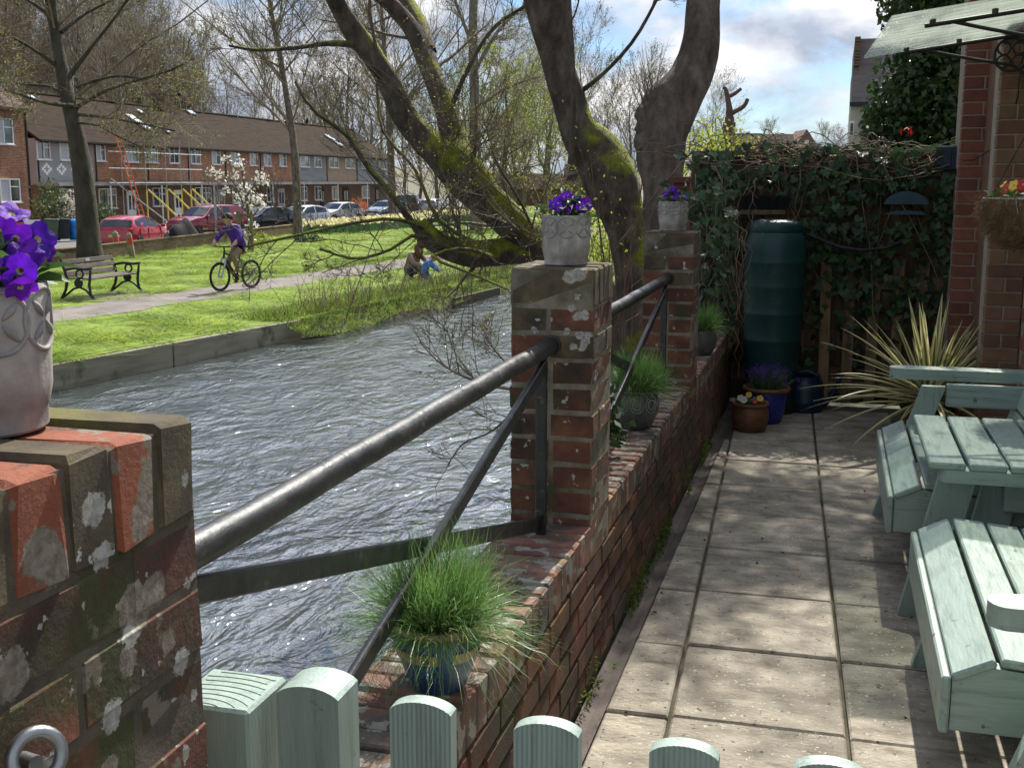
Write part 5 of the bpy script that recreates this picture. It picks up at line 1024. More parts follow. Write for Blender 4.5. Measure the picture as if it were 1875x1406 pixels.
MB().tube([(0.08, 5.1, 0.2), (0.08, 5.1, 6.4)], 0.06, 8).obj('downpipe', M_BLACK, lh)
for yy, z0, z1, w in ((3.5, 1.75, 2.95, 1.6), (3.3, 4.7, 6.0, 1.5), (-1.2, 4.9, 6.2, 1.6), (-1.5, 1.75, 2.95, 1.7)): window(lh, 0.0, yy, z0, z1, w, 2, True, M_NET)
MB().box((-1.6, 2.4, 7.75), (1.5, 1.0, .1), M=Matrix.Rotation(math.atan2(3.05, 4.45), 4, 'Y')).obj('skylight', M_WHITE, rf)
# scaffold, ladder
sc_ = thing('scaffold', 'tube scaffold with yellow sleeved raking poles in front of the orange terrace', 'scaffold', (hx(68) + 1.6, 68, HG))
M_YSLV = pmat('yellow_pole_sleeve', [(0.62, 0.50, 0.08), (0.72, 0.60, 0.14)], 4, 0.5, 0); M_ORG = pmat('orange_ladder', [(0.62, 0.13, 0.04), (0.7, 0.18, 0.06)], 4, 0.5, 0)
for y in (-3.6,):
    MB().tube([(0.0, y, 0), (0.0, y, 5.6)], 0.035, 8).obj('upright', M_STEEL, sc_)
for y in (-1.0, 1.4, 3.2, 4.4):
    MB().tube([(0.0, y, 2.2), (0.0, y, 5.6)], 0.035, 8).obj('upright', M_STEEL, sc_); MB().tube([(0.0, y, 0), (0.0, y, 2.25)], 0.055, 8).obj('yellow_sleeve', M_YSLV, sc_)
    MB().tube([(0.1, y, 2.3), (2.2, y + 1.0, 0.0)], 0.06, 8).obj('raking_pole', M_YSLV, sc_)
for z in (2.72, 3.6, 4.6): MB().tube([(0.02, -5, z), (0.02, 6, z)], 0.03, 8).obj('ledger', M_STEEL, sc_)
MB().tube([(0.1, -5.0, 3.0), (1.9, -1.6, 0.2)], 0.035, 8).obj('brace', M_STEEL, sc_)
for k in range(3): MB().box((-0.75 + .27 * k, 0.4, 2.86), (0.24, 10.6, 0.05)).obj('scaffold_board', M_PALLET, sc_)
ld = thing('ladder', 'orange ladder leaning up to the scaffold behind the red hatchback', 'ladder', (hx(64) + 2.6, 64.6, HG)); 
for s_ in (-.24, .24): MB().tube([(0.2, s_, 0), (-1.1, s_ - .5, 5.6)], 0.04, 8).obj('stile', M_ORG, ld)
for k in range(18): f = .03 + k * .053; MB().tube([(0.2 - 1.3 * f, -.24 - .5 * f, 5.6 * f), (0.2 - 1.3 * f, .24 - .5 * f, 5.6 * f)], 0.018, 6).obj('rung', M_STEEL, ld)

# ------------------------------------------------------------------ low wall by the lawn, bollards, sign pole
lw = thing('low_wall', 'long low brick wall separating the lawn from the parked cars', 'wall', (lwall_x(45), 45, LZ - .05)); M_LWB = brickwall('low_wall_brick', (0.12, 0.08, 0.042), (0.24, 0.155, 0.085), (0.20, 0.165, 0.115))
for a in np.arange(4, 128, 4.0):
    b = a + 3.99; MB().bar((lwall_x(a) - lwall_x(45), a - 45, 0.235), (lwall_x(b) - lwall_x(45), b - 45, 0.235), 0.23, 0.47).obj('wall_section', M_LWB, lw)
    MB().bar((lwall_x(a) - lwall_x(45), a - 45, 0.495), (lwall_x(b) - lwall_x(45), b - 45, 0.495), 0.26, 0.05, bev=.01).obj('coping', M_LWB, lw)
M_POSTW = pmat('pale_timber', [(0.22, 0.19, 0.12), (0.32, 0.28, 0.19)], 5, 0.85, 0.3, 20); M_REDP = pmat('red_reflector', [(0.5, 0.05, 0.03), (0.6, 0.08, 0.05)], 5, 0.4, 0)
for (u, v, lab, tilt) in ((215, 469, 'left timber bollard with red reflector beside the big trunk', .05), (243, 472, 'right timber bollard with red reflector in front of the low wall', .12)):
    p = atz(u, v, LZ); b = thing('bollard', lab, 'bollard', p, 0.4, 'timber bollards'); b.rotation_euler = (0, -tilt, 0.4)
    m = MB(); m.box((0, 0, 0.38), (0.17, 0.17, 0.78)); m.add([(-.085, -.085, .77), (.085, -.085, .77), (.085, .085, .77), (-.085, .085, .77), (0, 0, .86)], [(0, 1, 4), (1, 2, 4), (2, 3, 4), (3, 0, 4)]); m.obj('shaft', M_POSTW, b); MB().box((0.02, -0.088, 0.55), (0.12, 0.012, 0.22)).obj('reflector', M_REDP, b); MB().box((0.088, 0.0, 0.55), (0.012, 0.12, 0.22)).obj('reflector', M_REDP, b)
p = atz(397, 449, LZ - .3); spn = thing('sign_pole', 'slim grey pole with a small sign plate behind the cyclist', 'sign', (p.x, p.y, RZ)); MB().tube([(0, 0, 0), (0, 0, 2.75)], 0.06, 10).obj('pole', M_STEEL, spn, smooth=40); MB().box((0.0, 0.12, 2.5), (0.03, 0.5, 0.5), rz=.9).obj('plate', M_CLAD, spn)

# ------------------------------------------------------------------ cars
M_CGLASS = glass_mat('car_glass', (0.012, 0.015, 0.018), 0.06, 0.15, False); M_TYRE = pmat('tyre_rubber', [(0.012, 0.012, 0.012), (0.025, 0.025, 0.025)], 10, 0.8, 0); M_RIM = pmat('alloy_rim', [(0.35, 0.36, 0.37), (0.45, 0.45, 0.46)], 10, 0.3, 0, metal=0.8)
M_LAMP = pmat('headlamp', [(0.65, 0.67, 0.7), (0.8, 0.8, 0.8)], 10, 0.1, 0); M_TAIL = pmat('tail_lamp', [(0.45, 0.01, 0.01), (0.55, 0.03, 0.02)], 10, 0.15, 0); M_PLATE = pmat('yellow_plate', [(0.65, 0.5, 0.06), (0.7, 0.55, 0.1)], 10, 0.4, 0); M_WPLATE = pmat('white_plate', [(0.7, 0.7, 0.68), (0.75, 0.75, 0.72)], 10, 0.4, 0)
def paint(name, c): return pmat(name, [c, tuple(x * .85 for x in c)], 2, 0.22, 0, spec=0.6, coat=0.7)
HATCH = [(2.08, .34, .56, .58, .70), (1.95, .24, .66, .70, .88), (1.5, .2, .80, .86, .97), (0.98, .2, .90, .96, 1.0), (0.2, .2, .93, 1.37, 1.0), (-.5, .2, .95, 1.46, 1.0), (-1.25, .2, .98, 1.41, .99), (-1.72, .22, 1.0, 1.30, .96), (-2.02, .28, .96, .99, .90), (-2.1, .36, .74, .78, .82)]
SUV = [(2.2, .42, .70, .74, .74), (2.08, .30, .86, .92, .90), (1.6, .26, .98, 1.04, .98), (1.05, .26, 1.04, 1.10, 1.0), (.35, .26, 1.08, 1.57, 1.0), (-.4, .26, 1.10, 1.68, 1.0), (-1.4, .26, 1.12, 1.66, .99), (-2.0, .28, 1.12, 1.56, .97), (-2.25, .34, 1.08, 1.12, .92), (-2.3, .42, .84, .88, .86)]
VAN = [(2.45, .36, .80, .84, .76), (2.3, .28, 1.0, 1.06, .92), (1.8, .26, 1.14, 1.22, 1.0), (1.5, .26, 1.18, 1.30, 1.0), (.85, .26, 1.2, 1.86, 1.0), (0, .26, 1.2, 1.95, 1.0), (-1.3, .26, 1.2, 1.94, 1.0), (-2.2, .28, 1.2, 1.90, .98), (-2.42, .32, 1.18, 1.84, .95), (-2.45, .38, 1.1, 1.16, .93)]
def car(u, v, d, heading, tab, W, mat, label, plate=M_PLATE, z=RZ, sc=1.0):
    p = at(u, v, d); c = thing('parked_car' if tab is not VAN else 'parked_van', label, 'car' if tab is not VAN else 'van', (p.x, p.y, z), heading, 'cars parked along the road'); c.scale = (sc,) * 3
    def sec(s):
        x, zb, bl, tp, w = s; w *= W / 2; k = min(1, max(0, (tp - bl - .06) / .35)); wr = w * (.95 - .18 * k)
        return [(x, w * .78, zb), (x, w * .98, zb + .10), (x, w, (zb + bl) / 2), (x, w * .965, bl), (x, wr, tp - .035), (x, wr * .86, tp), (x, 0, tp + .012)]
    rows = [sec(s) for s in tab]; V = []; F = []; n = 7
    for r_ in rows: V += r_ + [(x, -y, z_) for x, y, z_ in r_[:-1][::-1]]
    k = 13
    for i in range(len(rows) - 1):
        for j in range(k - 1): F.append((i * k + j, i * k + j + 1, (i + 1) * k + j + 1, (i + 1) * k + j))
        F.append((i * k + k - 1, i * k, (i + 1) * k, (i + 1) * k + k - 1))
    mi_ = []
    for i in range(len(rows) - 1): mi_ += [1 if j in (0, 11) else 0 for j in range(k - 1)] + [1]
    F.append(list(range(k))); F.append([(len(rows) - 1) * k + j for j in range(k)][::-1]); mb_ = MB().add(V, F); mb_.m = mi_ + [0, 0]; body = mb_.obj('body', [mat, M_BLACK], c, smooth=32)
    for s in (-1, 1):
        for xs in (rows[3][3][0] - .18, rows[5][3][0] - .06, rows[-3][3][0] + .30): MB().box((xs, s * (W / 2 * .992), (rows[5][0][2] + rows[5][3][2]) / 2 + .06), (.018, .03, rows[5][3][2] - rows[5][0][2] - .2)).obj('door_seam', M_BLACK, body)
        for xs in (rows[4][3][0] - .35, rows[5][3][0] - .45): MB().box((xs, s * (W / 2 * 1.0), rows[5][3][2] - .12), (.16, .035, .035), b=.01).obj('door_handle', M_BLACK, body)
    def pane(name, q, off=.012, a=.07, b=.93, m_=M_CGLASS):
        q = [Vector(x) for x in q]; bl = lambda s, t: (q[0].lerp(q[1], s)).lerp(q[3].lerp(q[2], s), t); g_ = [bl(a, a), bl(b, a), bl(b, b), bl(a, b)]; nn = (g_[1] - g_[0]).cross(g_[3] - g_[0]).normalized(); cen = sum(g_, Vector()) / 4
        if nn.dot(cen - Vector((0, 0, .8))) < 0: nn = -nn
        MB().add([x + nn * off for x in g_] + [x - nn * .01 for x in g_], [(0, 1, 2, 3), (0, 4, 5, 1), (1, 5, 6, 2), (2, 6, 7, 3), (3, 7, 4, 0)]).obj(name, m_, c)
    mir = lambda t: (t[0], -t[1], t[2])
    def wrap(name, A, B, a=.06, b=.94):
        ln = lambda r_, t: [Vector(q_) for q_ in (r_[4], r_[5], r_[6], mir(r_[5]), mir(r_[4]))]
        la, lb2 = ln(A, 0), ln(B, 0); V = []
        for s in (a, b):
            for i_ in range(5):
                p_ = la[i_].lerp(lb2[i_], s); p_.y *= .93; V.append(p_)
        nn = (V[2] - V[0]).cross(V[5] - V[0]).normalized(); nn = nn if nn.dot(V[2] - Vector((0, 0, .6))) > 0 else -nn
        MB().add([v_ + nn * .018 for v_ in V] + [v_ - nn * .02 for v_ in V], [(i_, i_ + 1, i_ + 6, i_ + 5) for i_ in range(4)] + [(0, 5, 15, 10), (4, 14, 19, 9)] + [(i_, i_ + 10, i_ + 11, i_ + 1) for i_ in range(4)] + [(i_ + 5, i_ + 6, i_ + 16, i_ + 15) for i_ in range(4)]).obj(name, M_CGLASS, c)
    wrap('windscreen', rows[3], rows[4])
    if tab is VAN: wrap('rear_window', rows[-2], rows[-1])
    else: wrap('rear_window', rows[-3], rows[-2])
    for f in (lambda t: t, mir):
        pane('side_window', [f(rows[3][3]), f(rows[5][3]), f(rows[5][4]), f(rows[4][4])], a=.08, b=.95); pane('side_window', [f(rows[5][3]), f(rows[-3][3]), f(rows[-3][4]), f(rows[5][4])], a=.05, b=.92)
    fx, rx = rows[2][0][0] - .10, rows[-3][0][0] + .28
    for x in (fx, rx):
        for s in (-1, 1):
            y = s * (W / 2 - .09); w = thing('wheel', None, None, (x, y, .32), 0); w.parent = c
            MB().lathe([(.19, -.1), (.31, -.1), (.325, -.06), (.325, .06), (.31, .1), (.19, .1)], 22).obj('tyre', M_TYRE, w, smooth=40).rotation_euler = (R(90), 0, 0)
            m = MB(); m.lathe([(.001, .085), (.06, .09), (.19, .06), (.205, .10)], 20, cap=False); m.obj('rim', M_RIM, w).rotation_euler = (R(-90 * s), 0, 0)
    fz = (rows[1][2][2] + rows[1][3][2]) / 2 + .06
    for s in (-1, 1):
        MB().box((rows[1][0][0] - .03, s * W * .355, fz), (.20, .30, .13), rz=-s * .5, b=.02).obj('headlight', M_LAMP, c); MB().box((rows[-2][0][0] - .0, s * W * .375, rows[-2][3][2] - .10), (.14, .22, .17), rz=s * .35, b=.02).obj('tail_light', M_TAIL, c)
        MB().box((rows[3][0][0] - .12, s * (W / 2 + .07), rows[3][3][2] + .07), (.13, .2, .13), b=.03).obj('mirror', mat, c)
    MB().box((rows[-1][0][0] - .012, 0, .62), (.02, .52, .12)).obj('rear_plate', M_PLATE, c); MB().box((rows[0][0][0] + .012, 0, .44), (.02, .52, .12)).obj('front_plate', M_WPLATE, c); MB().box((rows[0][0][0] + .004, 0, .60), (.03, .9, .10), b=.01).obj('grille', M_BLACK, c)
    return c
RD = math.pi / 2 + 0.105
car(247, 430, 52, RD + .06, HATCH, 1.8, paint('bright_red_paint', (0.42, 0.012, 0.03)), 'bright red hatchback seen from behind, nearest parked car')
car(378, 415, 63, RD + math.pi - .35, SUV, 1.9, paint('deep_red_paint', (0.28, 0.012, 0.03)), 'deep red four-wheel-drive car facing the river')
car(478, 405, 70, RD + math.pi - .45, HATCH, 1.8, paint('black_paint', (0.012, 0.012, 0.014)), 'black hatchback behind the cherry tree')
car(550, 397, 73, RD + math.pi - .35, HATCH, 1.8, paint('white_car_paint', (0.72, 0.73, 0.75)), 'white hatchback behind the slender lawn tree')
car(617, 390, 84, RD + math.pi - .35, HATCH, 1.8, paint('off_white_car_paint', (0.58, 0.57, 0.54)), 'off-white hatchback to the left of the orange shrub')
car(707, 385, 92, RD + math.pi - .30, HATCH, 1.75, paint('blue_grey_paint', (0.13, 0.17, 0.25)), 'small blue-grey hatchback partly behind a street tree')
car(748, 380, 96, RD + .18, VAN, 1.95, paint('dark_van_paint', (0.05, 0.055, 0.06)), 'dark grey van with a wide rear window')
car(787, 382, 103, RD + .1, HATCH, 1.8, paint('silver_paint', (0.5, 0.52, 0.56)), 'silver car just beyond the dark van')
mc = at(335, 425, 56); mt = thing('covered_motorbike', 'motorbike under a black cover between the two red cars', 'motorbike', (mc.x, mc.y, RZ), RD - .2)
m = MB(); V = []; F = []; K = 11
for i in range(K):
    t = i / (K - 1); x = -1.1 + 2.2 * t; hgt = .55 + .55 * math.exp(-((t - .62) / .16) ** 2) + .25 * math.exp(-((t - .25) / .2) ** 2); hgt *= min(1, .45 + 4 * min(t, 1 - t))
    for j in range(9): a = math.pi * j / 8; V.append((x + U(-.03, .03), .42 * math.cos(a) * (1 - .3 * abs(math.sin(a))) + U(-.02, .02), hgt * math.sin(a) ** .7 + U(-.02, .02) + .12))
for i in range(K - 1):
    for j in range(8): F.append((i * 9 + j, i * 9 + j + 1, (i + 1) * 9 + j + 1, (i + 1) * 9 + j))
m.add(V, F + [list(range(9)), [(K - 1) * 9 + j for j in range(9)][::-1]]).obj('cover', pmat('black_cover', [(0.006, 0.006, 0.007), (0.014, 0.014, 0.014)], 3, 0.9, .4, 8), mt, smooth=50)
for x in (-.75, .78): MB().ring((x, 0, .31), .25, .06, 20, 8, (0, 1, 0)).obj('wheel', M_TYRE, mt, smooth=True)
# bins, bag, barrier
def wbin(u, d, mat, lab, rz=.3):
    p = at(u, 430, d); b = thing('wheelie_bin', lab, 'bin', (p.x, p.y, RZ + .06), rz, 'wheelie bins'); m = MB(); m.prism([(-.25, .08), (.22, .08), (.30, .98), (-.30, .98)], -.28, .28, lambda a, c, t: (a, t * (.85 + .15 * c), c)); m.obj('body', mat, b); MB().box((0, 0, 1.02), (.66, .62, .08), b=.02, M=Matrix.Rotation(.05, 4, 'Y')).obj('lid', mat, b)
    for s in (-1, 1): MB().lathe([(.1, -.03), (.1, .03)], 12).obj('wheel', M_TYRE, b, loc=(-.27, s * .24, .1)).rotation_euler = (R(90), 0, 0)
    MB().tube([(-.34, -.25, 1.0), (-.34, .25, 1.0)], .02, 8).obj('handle', mat, b)
wbin(97, 57, pmat('green_bin', [(0.045, 0.075, 0.045), (0.06, 0.095, 0.06)], 3, 0.5, 0), 'large dark green wheelie bin left of the black one', .5); wbin(118, 57.5, pmat('black_bin', [(0.015, 0.017, 0.022), (0.03, 0.03, 0.035)], 3, 0.5, 0), 'black wheelie bin beside the bright blue bag', .6)
p = at(138, 425, 58); bgb = thing('blue_bag', 'bright blue tied sack standing next to the bins', 'bag', (p.x, p.y, RZ + .06)); m = MB(); V = [(0.30, 0), (0.34, .2), (.30, .5), (.28, .62), (.33, .72), (.36, .85), (.30, .98), (.1, 1.03)]; m.lathe(V, 18); m.v = [(x * (1 + .1 * math.sin(5 * z + 3 * x)), y + .05 * math.sin(7 * z), z) for x, y, z in m.v]; m.obj('sack', pmat('blue_plastic', [(0.01, 0.20, 0.66), (0.02, 0.27, 0.75)], 5, 0.35, .3, 12), bgb, smooth=True); MB().ring((0, 0, .62), .28, .03, 18, 6).obj('tie', M_CAN, bgb)
p = at(45, 408, 55); rbx = thing('works_barrier', 'white works barrier with a red stripe in front of the end house', 'barrier', (p.x, p.y, RZ + .06), 1.2); MB().box((0, 0, .9), (1.6, .06, .32)).obj('board', M_WHITE, rbx); MB().box((-.3, -.035, .9), (.5, .012, .3)).obj('stripe', M_REDP, rbx); [MB().box((s * .7, 0, .4), (.08, .3, .8)).obj('leg', M_WHITE, rbx) for s in (-1, 1)]

# ------------------------------------------------------------------ park bench
bn = thing('park_bench', 'slatted timber park bench with black cast-iron ends beside the path', 'bench', (-15.52, 22.4, LZ + .01), 0.0)
M_BWOOD = pmat('bench_slat_wood', [(0.075, 0.055, 0.045), (0.14, 0.11, 0.09)], 5, 0.7, .2, 30, 'obj', .15, stretch=(3, .4, 3))
for k in range(5): x = -.12 + .105 * k; MB().box((x, 0, 0.435 + .01 * math.sin(k)), (0.085, 1.78, 0.032), b=.005).obj('seat_slat', M_BWOOD, bn)
for k in range(3): z = .53 + .125 * k; MB().bar((-.21 - .04 * k, -.9, z), (-.21 - .04 * k, .9, z), .03, .10, up=(-.3, 0, 1), bev=.005).obj('back_slat', M_BWOOD, bn)
for s in (-1, 1):
    y = s * .90; e = MB(); e.tube([(-.36, y, 0), (-.24, y, .2), (-.19, y, .42), (-.24, y, .6), (-.34, y, .86)], [.035, .03, .035, .03, .025], 8); e.tube([(.44, y, 0), (.36, y, .12), (.34, y, .3), (.36, y, .42), (.39, y, .62)], [.04, .03, .03, .03, .025], 8); e.tube([(-.24, y, .62), (.0, y, .66), (.25, y, .64), (.42, y, .66)], .03, 8)
    f = e.obj('iron_end', M_BLACK, bn, smooth=40); r_ = MB(); r_.ring((.12, y, .54), .085, .022, 20, 8, (0, 1, 0)); r_.tube([(-.30, y, .04), (-.05, y, .22), (.1, y, .26), (.25, y, .2), (.40, y, .05)], .024, 8); r_.obj('scroll', M_BLACK, f, smooth=True); MB().lathe([(.1, -.015), (.1, .015)], 16).obj('medallion', M_BLACK, f, loc=(.08, y, .34)).rotation_euler = (R(90), 0, 0)
MB().box((-.268, -.05, .785), (.012, .14, .06)).obj('plaque', M_WPLATE, bn)
slb = struct('bench_slab', MB().box((-15.2, 22.4, LZ + .004), (1.3, 2.4, .012)).mesh('bench_slab', M_PATH))

# ------------------------------------------------------------------ people
def skin_body(name, J, E, parent, mats, matfn, sub=2):
    me = bpy.data.meshes.new(name); ks = list(J); me.from_pydata([J[k][:3] for k in ks], [(ks.index(a), ks.index(b)) for a, b in E], []); o = bpy.data.objects.new(name, me); COL.objects.link(o)
    sk = o.modifiers.new('s', 'SKIN'); sb = o.modifiers.new('d', 'SUBSURF'); sb.levels = sub; sb.render_levels = sub
    for i, k in enumerate(ks):
        r_ = J[k][3]; me.skin_vertices[0].data[i].radius = (r_, r_) if not hasattr(r_, '__len__') else r_; me.skin_vertices[0].data[i].use_root = (k == 'pelvis')
    dg = bpy.context.evaluated_depsgraph_get(); dg.update(); nm = bpy.data.meshes.new_from_object(o.evaluated_get(dg)); bpy.data.objects.remove(o); nm.materials.clear()
    for m_ in mats: nm.materials.append(m_)
    for p_ in nm.polygons: p_.material_index = matfn(p_.center); p_.use_smooth = True
    nm.name = name; return link(name, nm, parent)
M_SKIN = pmat('skin', [(0.50, 0.29, 0.20), (0.56, 0.33, 0.24)], 6, 0.55, 0); M_PURP = pmat('purple_sweatshirt', [(0.055, 0.018, 0.21), (0.08, 0.03, 0.30)], 7, 0.9, .3, 40); M_KHAKI = pmat('khaki_trousers', [(0.20, 0.13, 0.085), (0.30, 0.21, 0.14)], 8, 0.9, .3, 30); M_SHOE = pmat('tan_shoes', [(0.20, 0.075, 0.05), (0.27, 0.11, 0.07)], 8, 0.7, 0); M_HAIR = pmat('dark_hair', [(0.012, 0.009, 0.008), (0.03, 0.022, 0.018)], 12, 0.7, .3, 60)
bk0 = Vector((-13.30, 24.40, LZ + .012)); hd = math.atan2(-.972, -.237)
bike = thing('bicycle', 'black and silver mountain bike ridden along the riverside path', 'bicycle', bk0, hd)
for x, nm in ((.53, 'wheel'), (-.52, 'wheel')):
    w = thing('wheel', None, None, (x, 0, .335)); w.parent = bike; MB().ring((0, 0, 0), .31, .026, 36, 8, (0, 1, 0)).obj('tyre', M_TYRE, w, smooth=True); MB().ring((0, 0, 0), .278, .010, 32, 6, (0, 1, 0)).obj('rim', M_BLACK, w, smooth=True)
    m = MB(); [m.tube([(.03 * math.cos(a), (.03 if i % 2 else -.03), .03 * math.sin(a)), (.28 * math.cos(a + .3), 0, .28 * math.sin(a + .3))], .0018, 3, False) for i, a in enumerate(np.arange(0, 6.28, 6.283 / 24))]; m.tube([(0, -.05, 0), (0, .05, 0)], .025, 8); m.obj('spokes', M_STEEL, w)
m = MB(); m.tube([(-.03, 0, .30), (.37, 0, .78)], .022, 8); m.tube([(-.13, 0, .72), (.36, 0, .86)], .018, 8); m.tube([(-.03, 0, .30), (-.16, 0, .80)], .018, 8); m.tube([(.35, 0, .92), (.39, 0, .74)], .024, 8)
for s in (-.05, .05): m.tube([(-.52, s, .335), (-.03, s * .6, .30)], .011, 6); m.tube([(-.52, s, .335), (-.13, s * .4, .70)], .010, 6)
m.obj('frame', M_BLACK, bike, smooth=40); m = MB(); [m.tube([(.39, s, .74), (.43, s, .58), (.53, s, .335)], [.022, .024, .014], 8) for s in (-.06, .06)]; m.tube([(.39, -.07, .74), (.39, .07, .74)], .02, 8); m.obj('fork', M_STEEL, bike, smooth=40)
m = MB(); m.tube([(.35, 0, .92), (.37, 0, 1.0)], .018, 8); m.tube([(.37, -.32, 1.03), (.40, -.1, 1.01), (.40, .1, 1.01), (.37, .32, 1.03)], .014, 8); m.obj('handlebar', M_BLACK, bike, smooth=40)
MB().box((-.19, 0, .87), (.26, .13, .05), b=.02).obj('saddle', M_BLACK, bike); MB().tube([(-.155, 0, .78), (-.175, 0, .86)], .014, 8).obj('seat_post', M_STEEL, bike)
m = MB(); m.ring((-.03, -.05, .30), .085, .012, 20, 6, (0, 1, 0)); m.tube([(-.03, -.08, .30), (-.13, -.08, .16)], .012, 6); m.tube([(-.03, .08, .30), (.07, .08, .44)], .012, 6); m.box((-.13, -.13, .155), (.09, .09, .02)); m.box((.07, .13, .445), (.09, .09, .02)); m.obj('crankset', M_BLACK, bike); m = MB(); m.tube([(-.03, -.05, .385), (-.52, -.05, .375)], .005, 4); m.tube([(-.03, -.05, .215), (-.52, -.05, .295)], .005, 4); m.obj('chain', M_BLACK, bike)
rider = thing('person', 'cyclist in purple sweatshirt, khaki trousers and dark cap looking down', 'person', bk0, hd)
J = {'pelvis': (-.19, 0, .99, (.16, .14)), 'waist': (-.10, 0, 1.14, (.17, .13)), 'chest': (.04, 0, 1.34, (.20, .14)), 'neck': (.12, 0, 1.49, .06), 'head0': (.18, 0, 1.545, .085), 'head1': (.225, 0, 1.64, .098), 'head2': (.235, 0, 1.70, .06),
     'shL': (.07, .19, 1.42, .08), 'elL': (.20, .34, 1.20, .062), 'wrL': (.36, .30, 1.07, .042), 'haL': (.39, .28, 1.045, .036), 'shR': (.07, -.19, 1.42, .08), 'elR': (.22, -.34, 1.18, .062), 'wrR': (.36, -.30, 1.07, .042), 'haR': (.39, -.28, 1.045, .036),
     'hiL': (-.15, .10, .95, .10), 'knL': (.23, .13, .80, .072), 'anL': (.05, .12, .50, .055), 'toL': (.15, .13, .475, .042), 'hiR': (-.15, -.10, .95, .10), 'knR': (.16, -.12, .60, .075), 'anR': (-.19, -.12, .235, .058), 'toR': (-.08, -.125, .19, .045)}
E_ = [('pelvis', 'waist'), ('waist', 'chest'), ('chest', 'neck'), ('neck', 'head0'), ('head0', 'head1'), ('head1', 'head2')]
for s in 'LR': E_ += [('chest', 'sh' + s), ('sh' + s, 'el' + s), ('el' + s, 'wr' + s), ('wr' + s, 'ha' + s), ('pelvis', 'hi' + s), ('hi' + s, 'kn' + s), ('kn' + s, 'an' + s), ('an' + s, 'to' + s)]
def rm(c):
    x, y, z = c
    if z > 1.50: return 0
    if abs(y) > .2 and x > .31: return 0
    if z > 1.0 or (x < 0.02 and z > .98): return 1
    if (y < 0 and z < .255) or (y > 0 and z < .52 and x < .24 and x > .0): return 3
    return 2
skin_body('body', J, E_, rider, [M_SKIN, M_PURP, M_KHAKI, M_SHOE], rm)
m = MB(); m.lathe([(.118, 0), (.121, .04), (.105, .09), (.06, .125), (.005, .135)], 18, (0, 0, 0)); m.v = [(x + .21 - .3 * z, y, z + 1.635 + .25 * x) for x, y, z in m.v]; m.obj('cap', M_HAIR, rider, smooth=True)
m = MB()
for s in (-1, 1):
    for k in range(4): m.tube([(.385, s * (.245 + .022 * k), 1.058), (.418, s * (.245 + .022 * k), 1.052), (.425, s * (.245 + .022 * k), 1.02), (.40, s * (.245 + .022 * k), 1.0)], [.011, .010, .009, .007], 6)
    m.tube([(.37, s * .24, 1.04), (.375, s * .225, 1.01), (.39, s * .23, .995)], [.012, .010, .008], 6)
m.obj('fingers', M_SKIN, rider, smooth=True)
m = MB(); [m.lathe([(.011, 0), (.001, .006)], 8, (0, s * .036, 0)) for s in (-1, 1)]; m.v = [(x * .3 + .318 + z * .5, y, .0 + 1.645 + x) for x, y, z in m.v]; m.obj('eyes', M_HAIR, rider); MB().add([(.32, .0, 1.65), (.312, .018, 1.60), (.312, -.018, 1.60), (.347, 0, 1.605)], [(0, 1, 3), (0, 3, 2), (1, 2, 3)]).obj('nose', M_SKIN, rider)
m = MB(); m.box((-.10, 0, 1.33), (.16, .26, .36), b=.05, M=Matrix.Rotation(.6, 4, 'Y')); m.obj('backpack', M_BLACK, rider, smooth=40)
# crouching adult and small child
def mate(name, lab, loc, rz, J, mats, fn, grp=None, sc=1.0):
    p = thing('person', lab, 'person', loc, rz); E2 = [('pelvis', 'waist'), ('waist', 'chest'), ('chest', 'neck'), ('neck', 'head0'), ('head0', 'head1'), ('head1', 'head2')]
    for s in 'LR': E2 += [('chest', 'sh' + s), ('sh' + s, 'el' + s), ('el' + s, 'wr' + s), ('wr' + s, 'ha' + s), ('pelvis', 'hi' + s), ('hi' + s, 'kn' + s), ('kn' + s, 'an' + s), ('an' + s, 'to' + s)]
    p.scale = (sc,) * 3; skin_body('body', J, E2, p, mats, fn); return p
M_BRNC = pmat('brown_coat', [(0.17, 0.125, 0.095), (0.25, 0.19, 0.15)], 8, 0.95, .4, 40); M_NAVY = pmat('navy_trousers', [(0.012, 0.016, 0.045), (0.02, 0.026, 0.07)], 8, 0.9, 0); M_BHAIR = pmat('brown_hair', [(0.09, 0.035, 0.018), (0.15, 0.06, 0.03)], 12, 0.6, .3, 60); M_BLUEJ = pmat('blue_jacket', [(0.015, 0.14, 0.52), (0.03, 0.20, 0.66)], 8, 0.7, .2, 20); M_BOB = pmat('yellow_hat_wool', [(0.62, 0.36, 0.03), (0.72, 0.45, 0.05)], 30, 0.95, .5, 60)
J = {'pelvis': (-.12, 0, .22, (.17, .15)), 'waist': (-.05, 0, .38, (.17, .14)), 'chest': (.08, 0, .58, (.19, .14)), 'neck': (.18, 0, .69, .06), 'head0': (.24, 0, .72, .08), 'head1': (.29, 0, .80, .098), 'head2': (.30, 0, .86, .07),
     'shL': (.10, .18, .62, .085), 'elL': (.34, .20, .45, .065), 'wrL': (.56, .12, .42, .045), 'haL': (.63, .09, .41, .038), 'shR': (.10, -.18, .62, .085), 'elR': (.32, -.22, .44, .065), 'wrR': (.54, -.14, .40, .045), 'haR': (.61, -.11, .39, .038),
     'hiL': (-.06, .12, .20, .11), 'knL': (.30, .16, .36, .085), 'anL': (.10, .15, .07, .06), 'toL': (.24, .16, .035, .045), 'hiR': (-.06, -.12, .20, .11), 'knR': (.28, -.18, .34, .085), 'anR': (.08, -.15, .07, .06), 'toR': (.22, -.16, .035, .045)}
